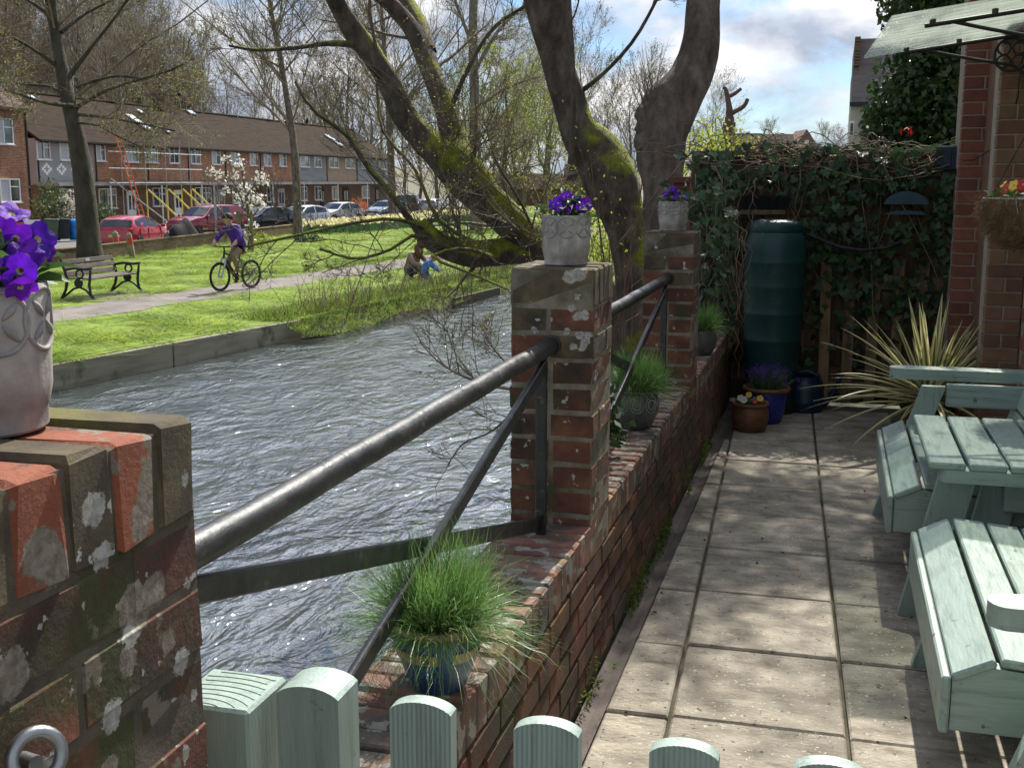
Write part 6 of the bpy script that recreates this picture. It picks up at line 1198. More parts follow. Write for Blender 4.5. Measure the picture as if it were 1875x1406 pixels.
adult = mate('adult', 'person with long brown hair and brown coat crouching on the river bank', (-10.40, 28.35, LZ), -.55, J, [M_SKIN, M_BRNC, M_NAVY, M_SHOE], lambda c: 0 if (c[2] > .70 and c[0] > .14) or c[0] > .54 else (3 if c[2] < .07 and c[0] > .02 else (2 if (c[2] < .30 or (c[0] > .12 and c[2] < .41 and abs(c[1]) > .1 and c[0] < .4)) else 1)))
m = MB(); m.lathe([(.07, -.24), (.11, -.12), (.122, 0), (.11, .07), (.06, .11), (.005, .125)], 16); m.v = [(x + .255, y, z + .80) for x, y, z in m.v]; m.obj('hair', M_BHAIR, adult, smooth=True)
child = mate('child', 'small child in bright blue jacket and yellow bobble hat by the water', (-9.85, 27.85, LZ), .25, {'pelvis': (-.10, 0, .28, (.13, .12)), 'waist': (-.04, 0, .36, (.14, .12)), 'chest': (.05, 0, .46, (.14, .12)), 'neck': (.13, 0, .53, .05), 'head0': (.17, 0, .55, .07), 'head1': (.21, 0, .61, .088), 'head2': (.22, 0, .66, .06),
     'shL': (.07, .13, .48, .065), 'elL': (.20, .16, .36, .055), 'wrL': (.31, .13, .28, .045), 'haL': (.35, .12, .25, .03), 'shR': (.07, -.13, .48, .065), 'elR': (.20, -.16, .36, .055), 'wrR': (.31, -.13, .28, .045), 'haR': (.35, -.12, .25, .03),
     'hiL': (-.07, .07, .24, .085), 'knL': (.02, .08, .15, .07), 'anL': (-.03, .08, .05, .055), 'toL': (.06, .085, .03, .04), 'hiR': (-.07, -.07, .24, .085), 'knR': (.02, -.08, .15, .07), 'anR': (-.03, -.08, .05, .055), 'toR': (.06, -.085, .03, .04)}, [M_SKIN, M_BLUEJ, M_NAVY], lambda c: 0 if (c[2] > .53 and c[0] > .1) or c[0] > .335 else (2 if c[2] < .10 else 1))
m = MB(); m.lathe([(.095, -.02), (.10, .02), (.085, .07), (.04, .10), (.005, .108)], 16); m.lathe([(.005, .10), (.028, .12), (.028, .14), (.005, .16)], 10); m.v = [(x + .205, y, z + .605) for x, y, z in m.v]; m.obj('hat', M_BOB, child, smooth=True)

# ------------------------------------------------------------------ trees
def resample(P, K):
    P = np.array([list(p) for p in P], float); s = np.concatenate([[0], np.cumsum(np.linalg.norm(np.diff(P, axis=0), axis=1))]); t = np.linspace(0, s[-1], K)
    return np.stack([np.interp(t, s, P[:, i]) for i in range(P.shape[1])], -1)
def spline(P, n=6):
    """Catmull-Rom through rows of P (any columns)"""
    P = np.array([list(p) for p in P], float); Q = np.concatenate([[2 * P[0] - P[1]], P, [2 * P[-1] - P[-2]]]); out = []
    for i in range(1, len(Q) - 2):
        for k in range(n):
            t = k / n; a, b, c, d = Q[i - 1:i + 3]; out.append(.5 * ((2 * b) + (-a + c) * t + (2 * a - 5 * b + 4 * c - d) * t * t + (-a + 3 * b - 3 * c + d) * t ** 3))
    return np.array(out + [P[-1]])
def spawn(P, Rr, nper, g, tmin=.2, tmax=1.0, ratio=(.3, .6), ang=(.5, 1.1), up=.25, K=5, rs=.55, wig=.06, curve=.15, rmin=.003, absL=None, taper=.65, rmax=9.0):
    N, K0, _ = P.shape; pi = np.repeat(np.arange(N), nper); n = len(pi); t = g.uniform(tmin, tmax, n) * (K0 - 1.001); i0 = np.floor(t).astype(int); f = (t - i0)[:, None]
    b = P[pi, i0] * (1 - f) + P[pi, i0 + 1] * f; tan = nrm(P[pi, i0 + 1] - P[pi, i0]); rb = Rr[pi, i0] * (1 - f[:, 0]) + Rr[pi, i0 + 1] * f[:, 0]
    perp = nrm(np.cross(tan, rand_dirs(n, g))); a = g.uniform(*ang, n)[:, None]; d = nrm(tan * np.cos(a) + perp * np.sin(a) + np.array([0, 0, up]))
    Lp = np.linalg.norm(np.diff(P, axis=1), axis=2).sum(1)[pi]; L = (Lp * g.uniform(*ratio, n) * (1.15 - .5 * t / K0)) if absL is None else g.uniform(*absL, n)
    s = np.linspace(0, 1, K); Q = b[:, None] + d[:, None] * (L[:, None] * s)[..., None]; Q += (g.normal(0, wig, (n, K, 3)).cumsum(1) - 0) * (L[:, None, None] / K) * (s[None, :, None] > 0); Q[:, :, 2] += curve * L[:, None] * s ** 2
    r0 = np.clip(rb * rs * g.uniform(.6, 1.1, n), rmin, rmax); rr = np.maximum(r0[:, None] * (1 - taper * s[None]), rmin * .8); return Q, rr
def trunk_mesh(name, lines, mat, sides=16, lump=.07, seed=0):
    """gnarled tubes; lines: list of (pts(N,3), radii(N))"""
    g = np.random.default_rng(seed); parts = []
    from mathutils import noise as mn
    for P, r in lines:
        if lump > .045 and sides >= 16:
            ln = np.linalg.norm(np.diff(P, axis=0), axis=1).sum(); A = resample(np.concatenate([P, r[:, None]], 1), max(12, int(ln / .055))); P, r = A[:, :3], A[:, 3]; sides_ = 30
        else: sides_ = sides
        V, Q = tubes_np(P[None], r[None], sides_); n = len(P); C = np.repeat(P, sides_, 0); D = V - C; ph = g.uniform(0, 6, 6)
        a = np.tile(np.arange(sides_) * 2 * np.pi / sides_, n); s = np.repeat(np.concatenate([[0], np.cumsum(np.linalg.norm(np.diff(P, axis=0), axis=1))]), sides_)
        k = 1 + lump * (np.sin(3 * a + ph[0] + 1.6 * s) + .7 * np.sin(2 * a - 2.3 * s + ph[1]) + .8 * np.sin(2.1 * s + ph[3])) * .5
        if sides_ == 30:
            w = [mn.fractal(Vector((x * 3.2, y * 3.2, z * 2.0)), 0.9, 2.1, 4) for x, y, z in V]; fu = [mn.noise(Vector((math.cos(q) * 5.5, math.sin(q) * 5.5, t * 2.2 + ph[4]))) for q, t in zip(a, s)]
            k = k + lump * 1.5 * np.array(w) + .045 * np.array(fu) - .035 * np.abs(np.array([mn.noise(Vector((math.cos(q) * 11, math.sin(q) * 11, t * 4.5 + ph[5]))) for q, t in zip(a, s)]))
        else: k = k + g.normal(0, lump * .18, len(V))
        parts.append((C + D * k[:, None], Q))
    V, F = join_np(parts); return mesh_np(name, V, F, mat)
def pxl(rows, n=6, w=1.0):
    """rows (u,v,width_px,depth) -> smooth points and radii"""
    A = spline([list(at(u, v, d)) + [wd * d / FPX / 2 * w] for u, v, wd, d in rows], n); return A[:, :3], A[:, 3]
def tree(name, label, root, lines, levels, g, bark, twigm, leaf=None, group=None, lump=.07, sides=16, seed=0, extra=None, cat='tree', limbs=None):
    t = thing(name, label, cat, root, 0, group); o = np.array(list(t.location)); ls = [(P - o, r) for P, r in lines]
    link('trunk', trunk_mesh('trunk', ls, bark, sides, lump, seed), t)
    Kc = 12; PP = np.stack([resample(np.concatenate([P, r[:, None]], 1), Kc) for P, r in ls]); cur = [(PP[..., :3], PP[..., 3])]
    if limbs:
        lp = np.stack([resample(np.concatenate([P - o, r[:, None]], 1), Kc) for P, r in limbs]); [link('limb', mesh_np('limb', V_, [Q_], bark), t) for V_, Q_ in (tubes_np(lp[i_:i_ + 1, :, :3], lp[i_:i_ + 1, :, 3], 8) for i_ in range(len(lp)))]; cur.append((lp[..., :3], lp[..., 3]))
    parts = []; ends = []
    for li, lv in enumerate(levels):
        nxt = []
        for P, r in cur:
            kw = dict(lv); src = kw.pop('src', None); sd = kw.pop('sides', 4); Q_, rr = spawn(P, r, kw.pop('n'), g, **kw); parts.append(tubes_np(Q_, rr, sd)); nxt.append((Q_, rr))
        cur = nxt if not lv.get('keep') else cur + nxt; ends = nxt
    V, F = join_np(parts); tag(link('twigs', mesh_np('twigs', V, F, twigm), t), kind='stuff')
    if leaf:
        m_, size, per, spread = leaf; C = np.concatenate([Q_[:, 1:].reshape(-1, 3) for Q_, _ in ends]); C = C.repeat(per, 0) if per >= 1 else C[g.random(len(C)) < per]; C = C + g.normal(0, spread, C.shape)
        V, F = leaves_np(C, g.uniform(.6, 1.3, len(C)) * size, g); tag(link('foliage', mesh_np('foliage', V, [F], m_), t), kind='stuff')
    if extra: extra(t)
    return t
M_BUD = pmat('spring_leaf', [(0.22, 0.22, 0.05), (0.34, 0.33, 0.08)], 1, 0.6, 0, rand='isl', amt=.4, trans=.45); M_BUDB = pmat('brown_bud', [(0.16, 0.13, 0.06), (0.26, 0.22, 0.10)], 1, 0.7, 0, rand='isl', amt=.4, trans=.3)
G = np.random.default_rng(77)
# --- the three leaning riverside trees on the near bank
mainst = pxl([(1165, 655, 110, 12.6), (1110, 560, 95, 12.4), (1030, 480, 78, 12.2), (955, 425, 70, 12.0), (895, 370, 78, 12.0), (845, 315, 96, 12.0), (815, 280, 84, 12.0)], 6, .9)
lstem = pxl([(845, 330, 82, 12.0), (790, 270, 72, 11.9), (742, 215, 60, 11.8), (715, 160, 56, 11.7), (682, 105, 52, 11.6), (650, 62, 54, 11.5), (618, 10, 44, 11.3), (585, -60, 42, 11.0), (560, -160, 38, 10.8), (545, -320, 30, 10.6)], 6, .76)
rstem = pxl([(845, 310, 78, 12.1), (832, 255, 62, 12.2), (815, 195, 56, 12.2), (792, 140, 50, 12.3), (775, 95, 54, 12.4), (752, 50, 42, 12.4), (718, 12, 36, 12.4), (680, -30, 34, 12.3), (650, -120, 30, 12.2)], 6, .78)
rst2 = pxl([(782, 95, 42, 12.4), (772, 55, 36, 12.6), (752, 15, 34, 12.8), (725, -25, 34, 13.0), (715, -120, 30, 13.2)], 6, .8)
lowl = pxl([(985, 452, 52, 12.1), (925, 462, 50, 12.0), (860, 464, 50, 11.8), (812, 452, 46, 11.7), (785, 432, 44, 11.6), (772, 408, 32, 11.6)])
limA = [pxl([(780, 440, 22, 11.6), (752, 405, 14, 11.5), (712, 350, 12, 11.3), (672, 305, 11, 11.2), (640, 252, 9, 11.1), (600, 222, 8, 11.0), (566, 196, 6, 10.9), (540, 150, 4, 10.8)], 3),
        pxl([(650, 82, 14, 11.5), (600, 80, 10, 11.2), (540, 88, 8, 10.9), (470, 92, 7, 10.6), (420, 84, 5, 10.4)], 3), pxl([(820, 210, 12, 12.2), (860, 120, 8, 12), (905, 50, 7, 11.8), (965, 10, 6, 11.6)], 3),
        pxl([(800, 430, 10, 11.7), (730, 402, 7, 11.2), (640, 410, 6, 10.9), (540, 432, 5, 10.6), (450, 452, 4, 10.4)], 3), pxl([(830, 455, 9, 11.8), (760, 430, 7, 11.4), (720, 455, 6, 11.2), (650, 475, 5, 11), (585, 455, 4, 10.9)], 3),
        pxl([(860, 440, 9, 12), (800, 400, 8, 12), (760, 310, 6, 12), (700, 240, 5, 12.1), (690, 150, 4, 12.2)], 3), pxl([(900, 470, 9, 11.5), (850, 455, 7, 11.2), (790, 470, 6, 11.0), (860, 500, 5, 10.8), (930, 530, 4, 10.6)], 3)]
def shoots(parent_pts, n, g, L=(.5, 1.6), up=.9, r=.007):
    i = g.integers(0, len(parent_pts), n); b = np.array(parent_pts)[i]; d = nrm(np.stack([g.normal(0, .8, n), g.normal(0, .6, n), up * g.uniform(.15, 1.2, n)], -1)); ln = g.uniform(*L, n); K = 8; s = np.linspace(0, 1, K)
    P = b[:, None] + d[:, None] * (ln[:, None] * s)[..., None] + g.normal(0, .035, (n, K, 3)).cumsum(1) * (ln[:, None, None]) * .8 * (s[None, :, None] > 0); P[:, :, 2] += (g.normal(0, .22, (n, 1)) * ln[:, None]) * s ** 2; return P, np.broadcast_to(r * (1 - .72 * s), (n, K)) * g.uniform(.5, 1.2, (n, 1))
def extraA(t):
    o = np.array(list(t.location)); src = np.concatenate([lowl[0], mainst[0][12:], lstem[0][:20], rstem[0][:18]]) - o; P, r = shoots(src, 95, G); p2, r2 = spawn(P, r, 5, G, .2, .95, (.2, .5), (.4, 1.1), .25, 4, .6, .06, .1, .0022); p3, r3 = spawn(p2, r2, 3, G, .3, 1, (.2, .5), (.4, 1.1), .2, 3, .7, .05, .1, .0018)
    V, F = join_np([tubes_np(P, r, 5), tubes_np(p2, r2, 4), tubes_np(p3, r3, 3)]); tag(link('epicormic_shoots', mesh_np('epicormic_shoots', V, F, M_TWIG), t), kind='stuff')
    C = np.concatenate([p2[:, -1], p3[:, -1], p3[:, 1]]); V, F = leaves_np(C, G.uniform(.012, .032, len(C)), G); tag(link('buds', mesh_np('buds', V, [F], M_BUD), t), kind='stuff')
    b = at(778, 438, 11.62) - t.location; m = MB(); m.tube([b + Vector((.02, 0, -.06)), b, b + Vector((-.01, 0, .06)), b + Vector((-.03, 0, .12))], [.09, .095, .085, .045], 9); m.v = [tuple(c + U(-.018, .018) for c in p) for p in m.v]; m.obj('broken_stump', pmat('rotten_wood', [(0.10, 0.04, 0.02), (0.22, 0.12, 0.06), (0.30, 0.22, 0.13)], 9, .95, .8, 30, stretch=(1, 1, .3), bdist=.03), t)
LV = [dict(n=5, tmin=.3, ratio=(.25, .55), ang=(.5, 1.2), up=.15, K=7, rs=.3, rmax=.022, wig=.1, curve=.05, rmin=.006, sides=5), dict(n=6, tmin=.2, ratio=(.3, .6), ang=(.5, 1.1), up=.1, K=5, rs=.55, wig=.09, rmin=.0035), dict(n=5, tmin=.2, ratio=(.3, .6), ang=(.5, 1.1), up=.12, K=4, rs=.6, wig=.08, rmin=.0022, sides=3), dict(n=4, tmin=.3, ratio=(.3, .6), ang=(.4, 1.1), up=.15, K=3, rs=.7, wig=.05, rmin=.0018, sides=3)]
LVB = [dict(LV[0], tmin=.66, n=9, rs=.45, rmax=.06, sides=5)] + [dict(d_) for d_ in LV[1:]]
base = at(1165, 655, 12.6)
tree('leaning_tree', 'moss-covered leaning tree forking low over the river', base, [mainst, lstem, rstem, rst2, lowl], LV, G, M_MOSSBARK, M_TWIG, (M_BUD, .018, .2, .01), None, .08, 20, 1, extraA, limbs=limA)
def crown(t):
    # leaf sprays added high in the crown, out of view, to dapple the patio
    tw = [c for c in t.children if c.name.startswith('twigs')][0].data; n = len(tw.vertices); co_ = np.empty(n * 3, np.float32); tw.vertices.foreach_get('co', co_); co_ = co_.reshape(-1, 3); co_ = co_[co_[:, 2] + t.location.z > 4.0]
    g = np.random.default_rng(5); c = co_[g.choice(len(co_), min(len(co_), 190), False)]; C = (c[:, None] + g.normal(0, .17, (len(c), 42, 3))).reshape(-1, 3); V, F = leaves_np(C, g.uniform(.05, .10, len(C)), g); tag(link('dapple_sprays', mesh_np('dapple_sprays', V, [F], M_BUD), t), kind='stuff')
st3 = pxl([(1185, 640, 100, 11.4), (1172, 540, 85, 11.4), (1158, 470, 74, 11.4), (1145, 410, 72, 11.4), (1124, 345, 98, 11.3), (1098, 292, 100, 11.3), (1060, 240, 70, 11.2), (1043, 190, 64, 11.2), (1026, 140, 60, 11.1), (1015, 96, 60, 11.1), (1005, 45, 70, 11.0), (1000, 0, 84, 11.0), (985, -70, 70, 10.9), (975, -200, 55, 10.8), (985, -420, 46, 10.8), (1000, -680, 34, 10.8)])
limB = [pxl([(1060, 170, 11, 11.2), (1100, 140, 8, 11), (1160, 75, 7, 10.8), (1205, -5, 6, 10.6), (1240, -80, 5, 10.5)], 3), pxl([(1045, 300, 12, 11), (1050, 200, 10, 10.8), (1048, 100, 9, 10.7), (1042, 0, 8, 10.6), (1040, -90, 7, 10.6)], 3),
        pxl([(990, -180, 24, 10.9), (1130, -320, 20, 10.0), (1320, -460, 16, 9.2), (1500, -560, 11, 8.6)], 3), pxl([(985, -260, 22, 10.9), (1160, -520, 18, 10.2), (1350, -700, 12, 9.8)], 3), pxl([(990, -400, 20, 10.9), (1200, -620, 18, 10.8), (1450, -820, 12, 10.8)], 3), pxl([(980, -300, 20, 10.9), (860, -420, 16, 10.2), (720, -520, 12, 9.6)], 3)]
tree('twin_tree', 'dark trunk with mossy burl rising beside the middle petunia pot', at(1185, 640, 11.4), [st3], LVB, G, M_MOSSBARK2, M_TWIG, (M_BUD, .018, .25, .015), None, .06, 20, 2, crown, limbs=limB)
st4 = pxl([(1222, 640, 96, 10.2), (1216, 480, 80, 10.2), (1214, 400, 72, 10.2), (1213, 345, 70, 10.2), (1210, 292, 86, 10.2), (1212, 245, 92, 10.2), (1228, 195, 98, 10.2), (1262, 145, 78, 10.2), (1282, 88, 72, 10.2), (1286, 30, 66, 10.2), (1290, -40, 62, 10.2), (1300, -160, 56, 10.2), (1330, -360, 46, 10.2), (1350, -620, 34, 10.2), (1360, -800, 22, 10.2)])
limC = [pxl([(1300, -150, 26, 10.2), (1400, -300, 22, 10.0), (1540, -430, 18, 9.6), (1700, -560, 12, 9.2)], 3), pxl([(1320, -300, 24, 10.2), (1430, -520, 20, 10.4), (1600, -720, 14, 10.8)], 3), pxl([(1310, -240, 22, 10.2), (1260, -420, 18, 9.6), (1240, -640, 12, 9.0)], 3), pxl([(1340, -480, 20, 10.2), (1480, -700, 16, 10.4), (1680, -880, 10, 10.8)], 3), pxl([(1305, -180, 20, 10.2), (1400, -260, 16, 11.2), (1560, -380, 12, 12.4)], 3)]
def extraC(t):
    o = np.array(list(t.location)); bs = [at(1186, 200, 10.15), at(1196, 196, 10.1)]; K = 6; n = 34; s = np.linspace(0, 1, K); b = np.array([list(bs[i % 2]) for i in range(n)]) - o + G.normal(0, .03, (n, 3)); d = nrm(np.stack([G.normal(-.1, .25, n), G.normal(0, .25, n), np.ones(n)], -1)); L = G.uniform(.15, .6, n); P = b[:, None] + d[:, None] * (L[:, None] * s)[..., None]
    V, Q = tubes_np(P, np.broadcast_to(.004 * (1 - .7 * s), (n, K)).copy(), 4); tag(link('burr_shoots', mesh_np('burr_shoots', V, [Q], M_TWIG), t), kind='stuff')
    m = MB(); 
    for (u, v, r_) in ((1184, 212, .10), (1180, 235, .09), (1178, 262, .10), (1190, 205, .08)): c = at(u, v, 10.15) - t.location; m.lathe([(.01, -r_), (r_ * .75, -r_ * .6), (r_, 0), (r_ * .75, r_ * .6), (.01, r_)], 12, c, False)
    m.v = [tuple(c + U(-.016, .016) for c in p) for p in m.v]; m.obj('burl', M_BARK, t, smooth=True)
tree('curved_tree', 'thick bare trunk curving up behind the farthest pillar', at(1222, 640, 10.2), [st4], LVB, G, M_BARK, M_TWIG, (M_BUD, .018, .25, .015), None, .05, 20, 3, lambda t: (extraC(t), crown(t)), limbs=limC)

# --- tall trees on the far lawn
def wtree(rows, n=5): return pxl(rows, n)
t1 = wtree([(166, 486, 50, 36), (163, 440, 43, 36), (156, 360, 38, 36), (147, 290, 34, 36), (136, 230, 30, 36), (120, 160, 25, 36), (108, 100, 21, 36), (98, 40, 19, 36), (90, -30, 22, 36), (86, -120, 17, 36), (90, -240, 10, 36)])
lim1 = [wtree([(136, 200, 13, 36), (190, 168, 9, 35.5), (250, 148, 7, 35), (310, 130, 6, 34.5), (355, 108, 4, 34)], 3), wtree([(120, 150, 14, 36), (165, 90, 9, 36), (205, 40, 7, 36), (240, -10, 6, 36), (270, -60, 4, 36)], 3), wtree([(105, 122, 12, 36), (60, 90, 9, 35), (20, 68, 7, 34), (-40, 50, 5, 33)], 3),
        wtree([(112, 60, 11, 36), (150, 30, 8, 36.5), (190, 8, 6, 37), (240, -14, 4, 37)], 3), wtree([(142, 195, 12, 36), (90, 190, 9, 35), (50, 178, 7, 34), (10, 165, 5, 33)], 3), wtree([(128, 190, 11, 36), (95, 160, 8, 36), (40, 155, 6, 36), (-20, 140, 4, 36)], 3), wtree([(138, 210, 9, 36), (190, 215, 7, 34.5), (250, 225, 6, 33.5), (320, 240, 4, 33)], 3), wtree([(95, 30, 10, 36), (50, 0, 8, 36), (0, -30, 6, 36)], 3), wtree([(138, 225, 8, 36), (180, 230, 6, 35), (215, 250, 5, 34.5), (260, 270, 3, 34)], 3), wtree([(140, 160, 9, 36), (210, 140, 7, 36), (290, 150, 5, 36), (340, 160, 4, 36)], 3)]
LVF = [dict(n=11, tmin=.38, ratio=(.25, .5), ang=(.5, 1.2), up=.05, K=6, rs=.4, rmax=.05, wig=.1, curve=.02, rmin=.012), dict(n=7, tmin=.15, ratio=(.3, .6), ang=(.4, 1.1), up=.05, K=5, rs=.55, wig=.09, rmin=.008, sides=3), dict(n=5, tmin=.15, ratio=(.3, .65), ang=(.4, 1.1), up=.05, K=3, rs=.6, wig=.07, rmin=.006, sides=3)]
tree('riverside_tree', 'tall tree with spreading branches and yellow-green buds behind the bench', at(166, 486, 36), [t1], LVF, G, pmat('grey_bark', [(0.03, 0.025, 0.018), (0.058, 0.048, 0.034), (0.085, 0.072, 0.05)], 3, .95, .8, 10, stretch=(1, 1, .4), bdist=.06), M_TWIG, (M_BUD, .05, 1, .10), None, .04, 14, 4, None, limbs=[(P_, r_ * .72) for P_, r_ in lim1])
t2 = wtree([(547, 440, 19, 51), (545, 400, 16, 51), (543, 330, 15, 51), (536, 250, 13, 51), (524, 170, 11, 51), (512, 100, 10, 51), (500, 40, 8, 51), (490, -30, 7, 51), (482, -130, 4, 51)])
LVS = [dict(n=44, tmin=.33, ratio=(.22, .5), ang=(.7, 1.2), up=.25, K=6, rs=.42, wig=.07, curve=.12, rmin=.012), dict(n=8, tmin=.15, ratio=(.3, .6), ang=(.4, 1.0), up=.1, K=5, rs=.55, wig=.08, rmin=.009, sides=3), dict(n=7, tmin=.2, ratio=(.3, .6), ang=(.4, 1.0), up=.1, K=3, rs=.6, wig=.06, rmin=.008, sides=3)]
tree('slender_tree', 'slender bare young tree standing in the middle of the lawn', at(547, 440, 51), [t2], LVS, G, M_BARK, M_HAZETWIG, (M_BUDB, .05, .25, .03), None, .03, 10, 5)
t3 = wtree([(719, 399, 17, 78), (718, 350, 14, 78), (716, 290, 13, 78), (712, 200, 11, 78), (706, 120, 9, 78), (700, 40, 7, 78), (696, -40, 4, 78)])
tree('street_tree', 'bare street tree rising in front of the dark van', at(719, 399, 78), [t3], LVS, G, M_BARK, M_HAZETWIG, (M_BUD, .09, .35, .06), None, .03, 10, 6)
t4 = wtree([(872, 420, 26, 44), (873, 340, 22, 44), (870, 250, 20, 44), (868, 150, 18, 44), (866, 60, 17, 44), (868, -30, 15, 44), (872, -200, 10, 44)])
lim4 = [wtree([(874, 300, 9, 44), (915, 272, 7, 43), (960, 262, 5, 42)], 3), wtree([(868, 90, 8, 44), (840, 20, 6, 44), (820, -40, 5, 44)], 3), wtree([(870, 130, 8, 44), (910, 60, 6, 44), (960, 10, 5, 44)], 3), wtree([(870, 200, 7, 44), (930, 160, 5, 44), (990, 140, 4, 44)], 3)]
tree('straight_tree', 'pale straight trunk seen between the leaning stems', at(872, 425, 44), [t4], LVF, G, pmat('pale_bark', [(0.13, 0.115, 0.085), (0.2, 0.18, 0.14)], 3, .95, .5, 12), M_HAZETWIG, (M_BUD, .06, .5, .05), None, .03, 12, 7, None, limbs=lim4)
# --- background bare trees: four kinds, then copies
def bare(name, label, H, seed, leafm=None, lp=.5, cat='tree', group=None, spread=1.0, droop=False, lsize=.2):
    g = np.random.default_rng(seed); P = spline([(0, 0, 0, .022 * H), (.01 * H, 0, .15 * H, .018 * H), (-.01 * H, .01 * H, .35 * H, .014 * H), (.015 * H, -.01 * H, .6 * H, .009 * H), (0, .01 * H, .8 * H, .005 * H), (.01 * H, 0, .97 * H, .002 * H)], 4)
    lv = [dict(n=20, tmin=.22, ratio=(.25 * spread, .5 * spread), ang=(.5, 1.0), up=.3, K=6, rs=.45, wig=.09, curve=.1, rmin=.02), dict(n=8, tmin=.15, ratio=(.25, .55), ang=(.4, 1.0), up=-.35 if droop else .15, K=5, rs=.55, wig=.08, rmin=.016, sides=3, curve=-.5 if droop else .1), dict(n=7, tmin=.2, ratio=(.3, .7), ang=(.3, 1.0), up=-.5 if droop else .1, K=3, rs=.6, wig=.06, rmin=.014, sides=3, curve=-.3 if droop else .05)]
    return tree(name, label, (0, 0, 0), [(P[:, :3], P[:, 3])], lv, g, M_BARK, M_HAZETWIG, (leafm, lsize, lp, .12) if leafm else None, group, .03, 8, seed)
WL = 'bare brown woodland tree on the hillside behind the terrace'; WG = 'hillside woodland trees'
M_OLIVE = pmat('olive_spring_haze', [(0.13, 0.125, 0.05), (0.20, 0.185, 0.07)], .2, .8, 0, rand='isl', amt=.4, trans=.4); M_WILLOW = pmat('willow_green', [(0.26, 0.32, 0.06), (0.36, 0.42, 0.09)], .5, .7, 0, rand='isl', amt=.3, trans=.45)
K1 = bare('woodland_tree', WL, 15, 101, M_BUDB, .3, group=WG); K2 = bare('woodland_tree', WL, 17, 102, M_OLIVE, .8, group=WG, spread=1.15); K3 = bare('woodland_tree', WL, 13, 103, None, group=WG, spread=1.2)
rn = random.Random(8); spots = []
for i in range(52):
    x = -64 - rn.random() ** 1.1 * 75; f = i / 52; u = -40 + 430 * f + rn.uniform(-30, 30)
    # direction for that bearing
    ang = math.atan2((u - IW / 2), FPX) - YAW; y = x / math.tan(ang) if abs(math.tan(ang)) > .05 else 120
    if 50 < y < 260: spots.append((x, y))
kinds = [K1, K2, K3]; first = [True] * 3
def place(proto, k, x, y, z, s, rz, label=None, group=None):
    if first[k]: o = proto; first[k] = False
    else: o = copy_tree(proto)
    o.location = (x, y, z); o.scale = (s,) * 3; o.rotation_euler = (0, 0, rz)
    if label: o['label'] = label
    if group: o['group'] = group
    return o
for i, (x, y) in enumerate(spots): place(kinds[i % 3], i % 3, x, y, hill_z(x, y) - .4, rn.uniform(.75, 1.25), rn.uniform(0, 6.28))
VL = 'bare tree closing the valley beyond the far lawn'; VG = 'bare trees at the end of the valley'
for (u, d, s) in ((420, 175, .9), (470, 190, .95), (505, 165, .8), (560, 180, 1.0), (600, 160, .9), (640, 150, .85), (680, 170, 1.0), (740, 160, 1.05), (800, 140, .95), (850, 150, 1.0), (905, 120, .85), (960, 110, .8), (1005, 90, .75), (1060, 100, .8), (1110, 85, .62), (1150, 70, .5), (1185, 120, .8), (1240, 95, .55), (1300, 110, .6), (770, 110, .75), (830, 95, .7), (940, 75, .6), (590, 210, 1.1), (700, 220, 1.2)):
    p = at(u, 340, d); o = place(kinds[int(u) % 3], int(u) % 3, p.x, p.y, -1.8, s * (1.35 if u < 700 else 1.0), u, VL, VG)
for (u, d, s, l) in ((1400, 150, .62, 'rounded bare tree on the skyline right of the pollard'), (1455, 190, .6, 'small bare tree beside the far gabled roof'), (1510, 160, .62, 'pinkish bare tree left of the white gable house'), (1540, 130, .52, 'bare twiggy tree touching the white gable house')):
    p = at(u, 320, d); place(K1, 0, p.x, p.y, -1.8, s, u, l, 'skyline trees')
wl_ = bare('willow_tree', 'yellow-green willow glowing between the trunks', 13, 110, M_WILLOW, 3, spread=1.2, droop=True, lsize=.16); p = at(925, 340, 62); wl_.location = (p.x, p.y, -1.4); wl_.scale = (.78, .78, .72)
w2 = copy_tree(wl_); p = at(1000, 340, 75); w2.location = (p.x, p.y, -1.5); w2.rotation_euler = (0, 0, 2); w2['label'] = 'second pale green willow behind the mossy trunk'; tag(w2, group='willows'); tag(wl_, group='willows')
# conifers on the hill
M_CONI = pmat('conifer_green', [(0.018, 0.035, 0.018), (0.04, 0.065, 0.03)], .6, .8, 0, rand='isl', amt=.4)
def conifer(H, seed):
    g = np.random.default_rng(seed); t = thing('conifer', 'dark conifer among the hillside wood above the terrace roof', 'tree', (0, 0, 0), 0, 'dark conifers'); MB().tube([(0, 0, 0), (0, 0, H)], [.02 * H, .003 * H], 8).obj('trunk', M_BARK, t)
    n = 5200; f = g.random(n) ** .75; z = H * (.12 + .88 * f); lay = .75 + .25 * np.sin(z * 5.5); r = (.24 * H) * (1 - f) * lay * np.sqrt(g.random(n)) * 1.1 + .05; a = g.uniform(0, 6.283, n); C = np.stack([r * np.cos(a), r * np.sin(a), z - r * .25], -1); V, F = leaves_np(C, g.uniform(.2, .55, n), g, aspect=.4); tag(link('foliage', mesh_np('foliage', V, [F], M_CONI), t), kind='stuff'); return t
cn = conifer(13, 5)
for i, (u, d, s) in enumerate(((325, 125, .95), (345, 130, .85), (300, 128, .8), (255, 122, .8), (565, 150, .75))):
    o = cn if i == 0 else copy_tree(cn); p = at(u, 300, d); o.location = (p.x, p.y, hill_z(p.x, p.y) - .5 if p.x < -58 else -1.5); o.scale = (s,) * 3; o.rotation_euler = (0, 0, i)
    if i == 4: o['label'] = 'lone dark conifer above the grey clad houses'
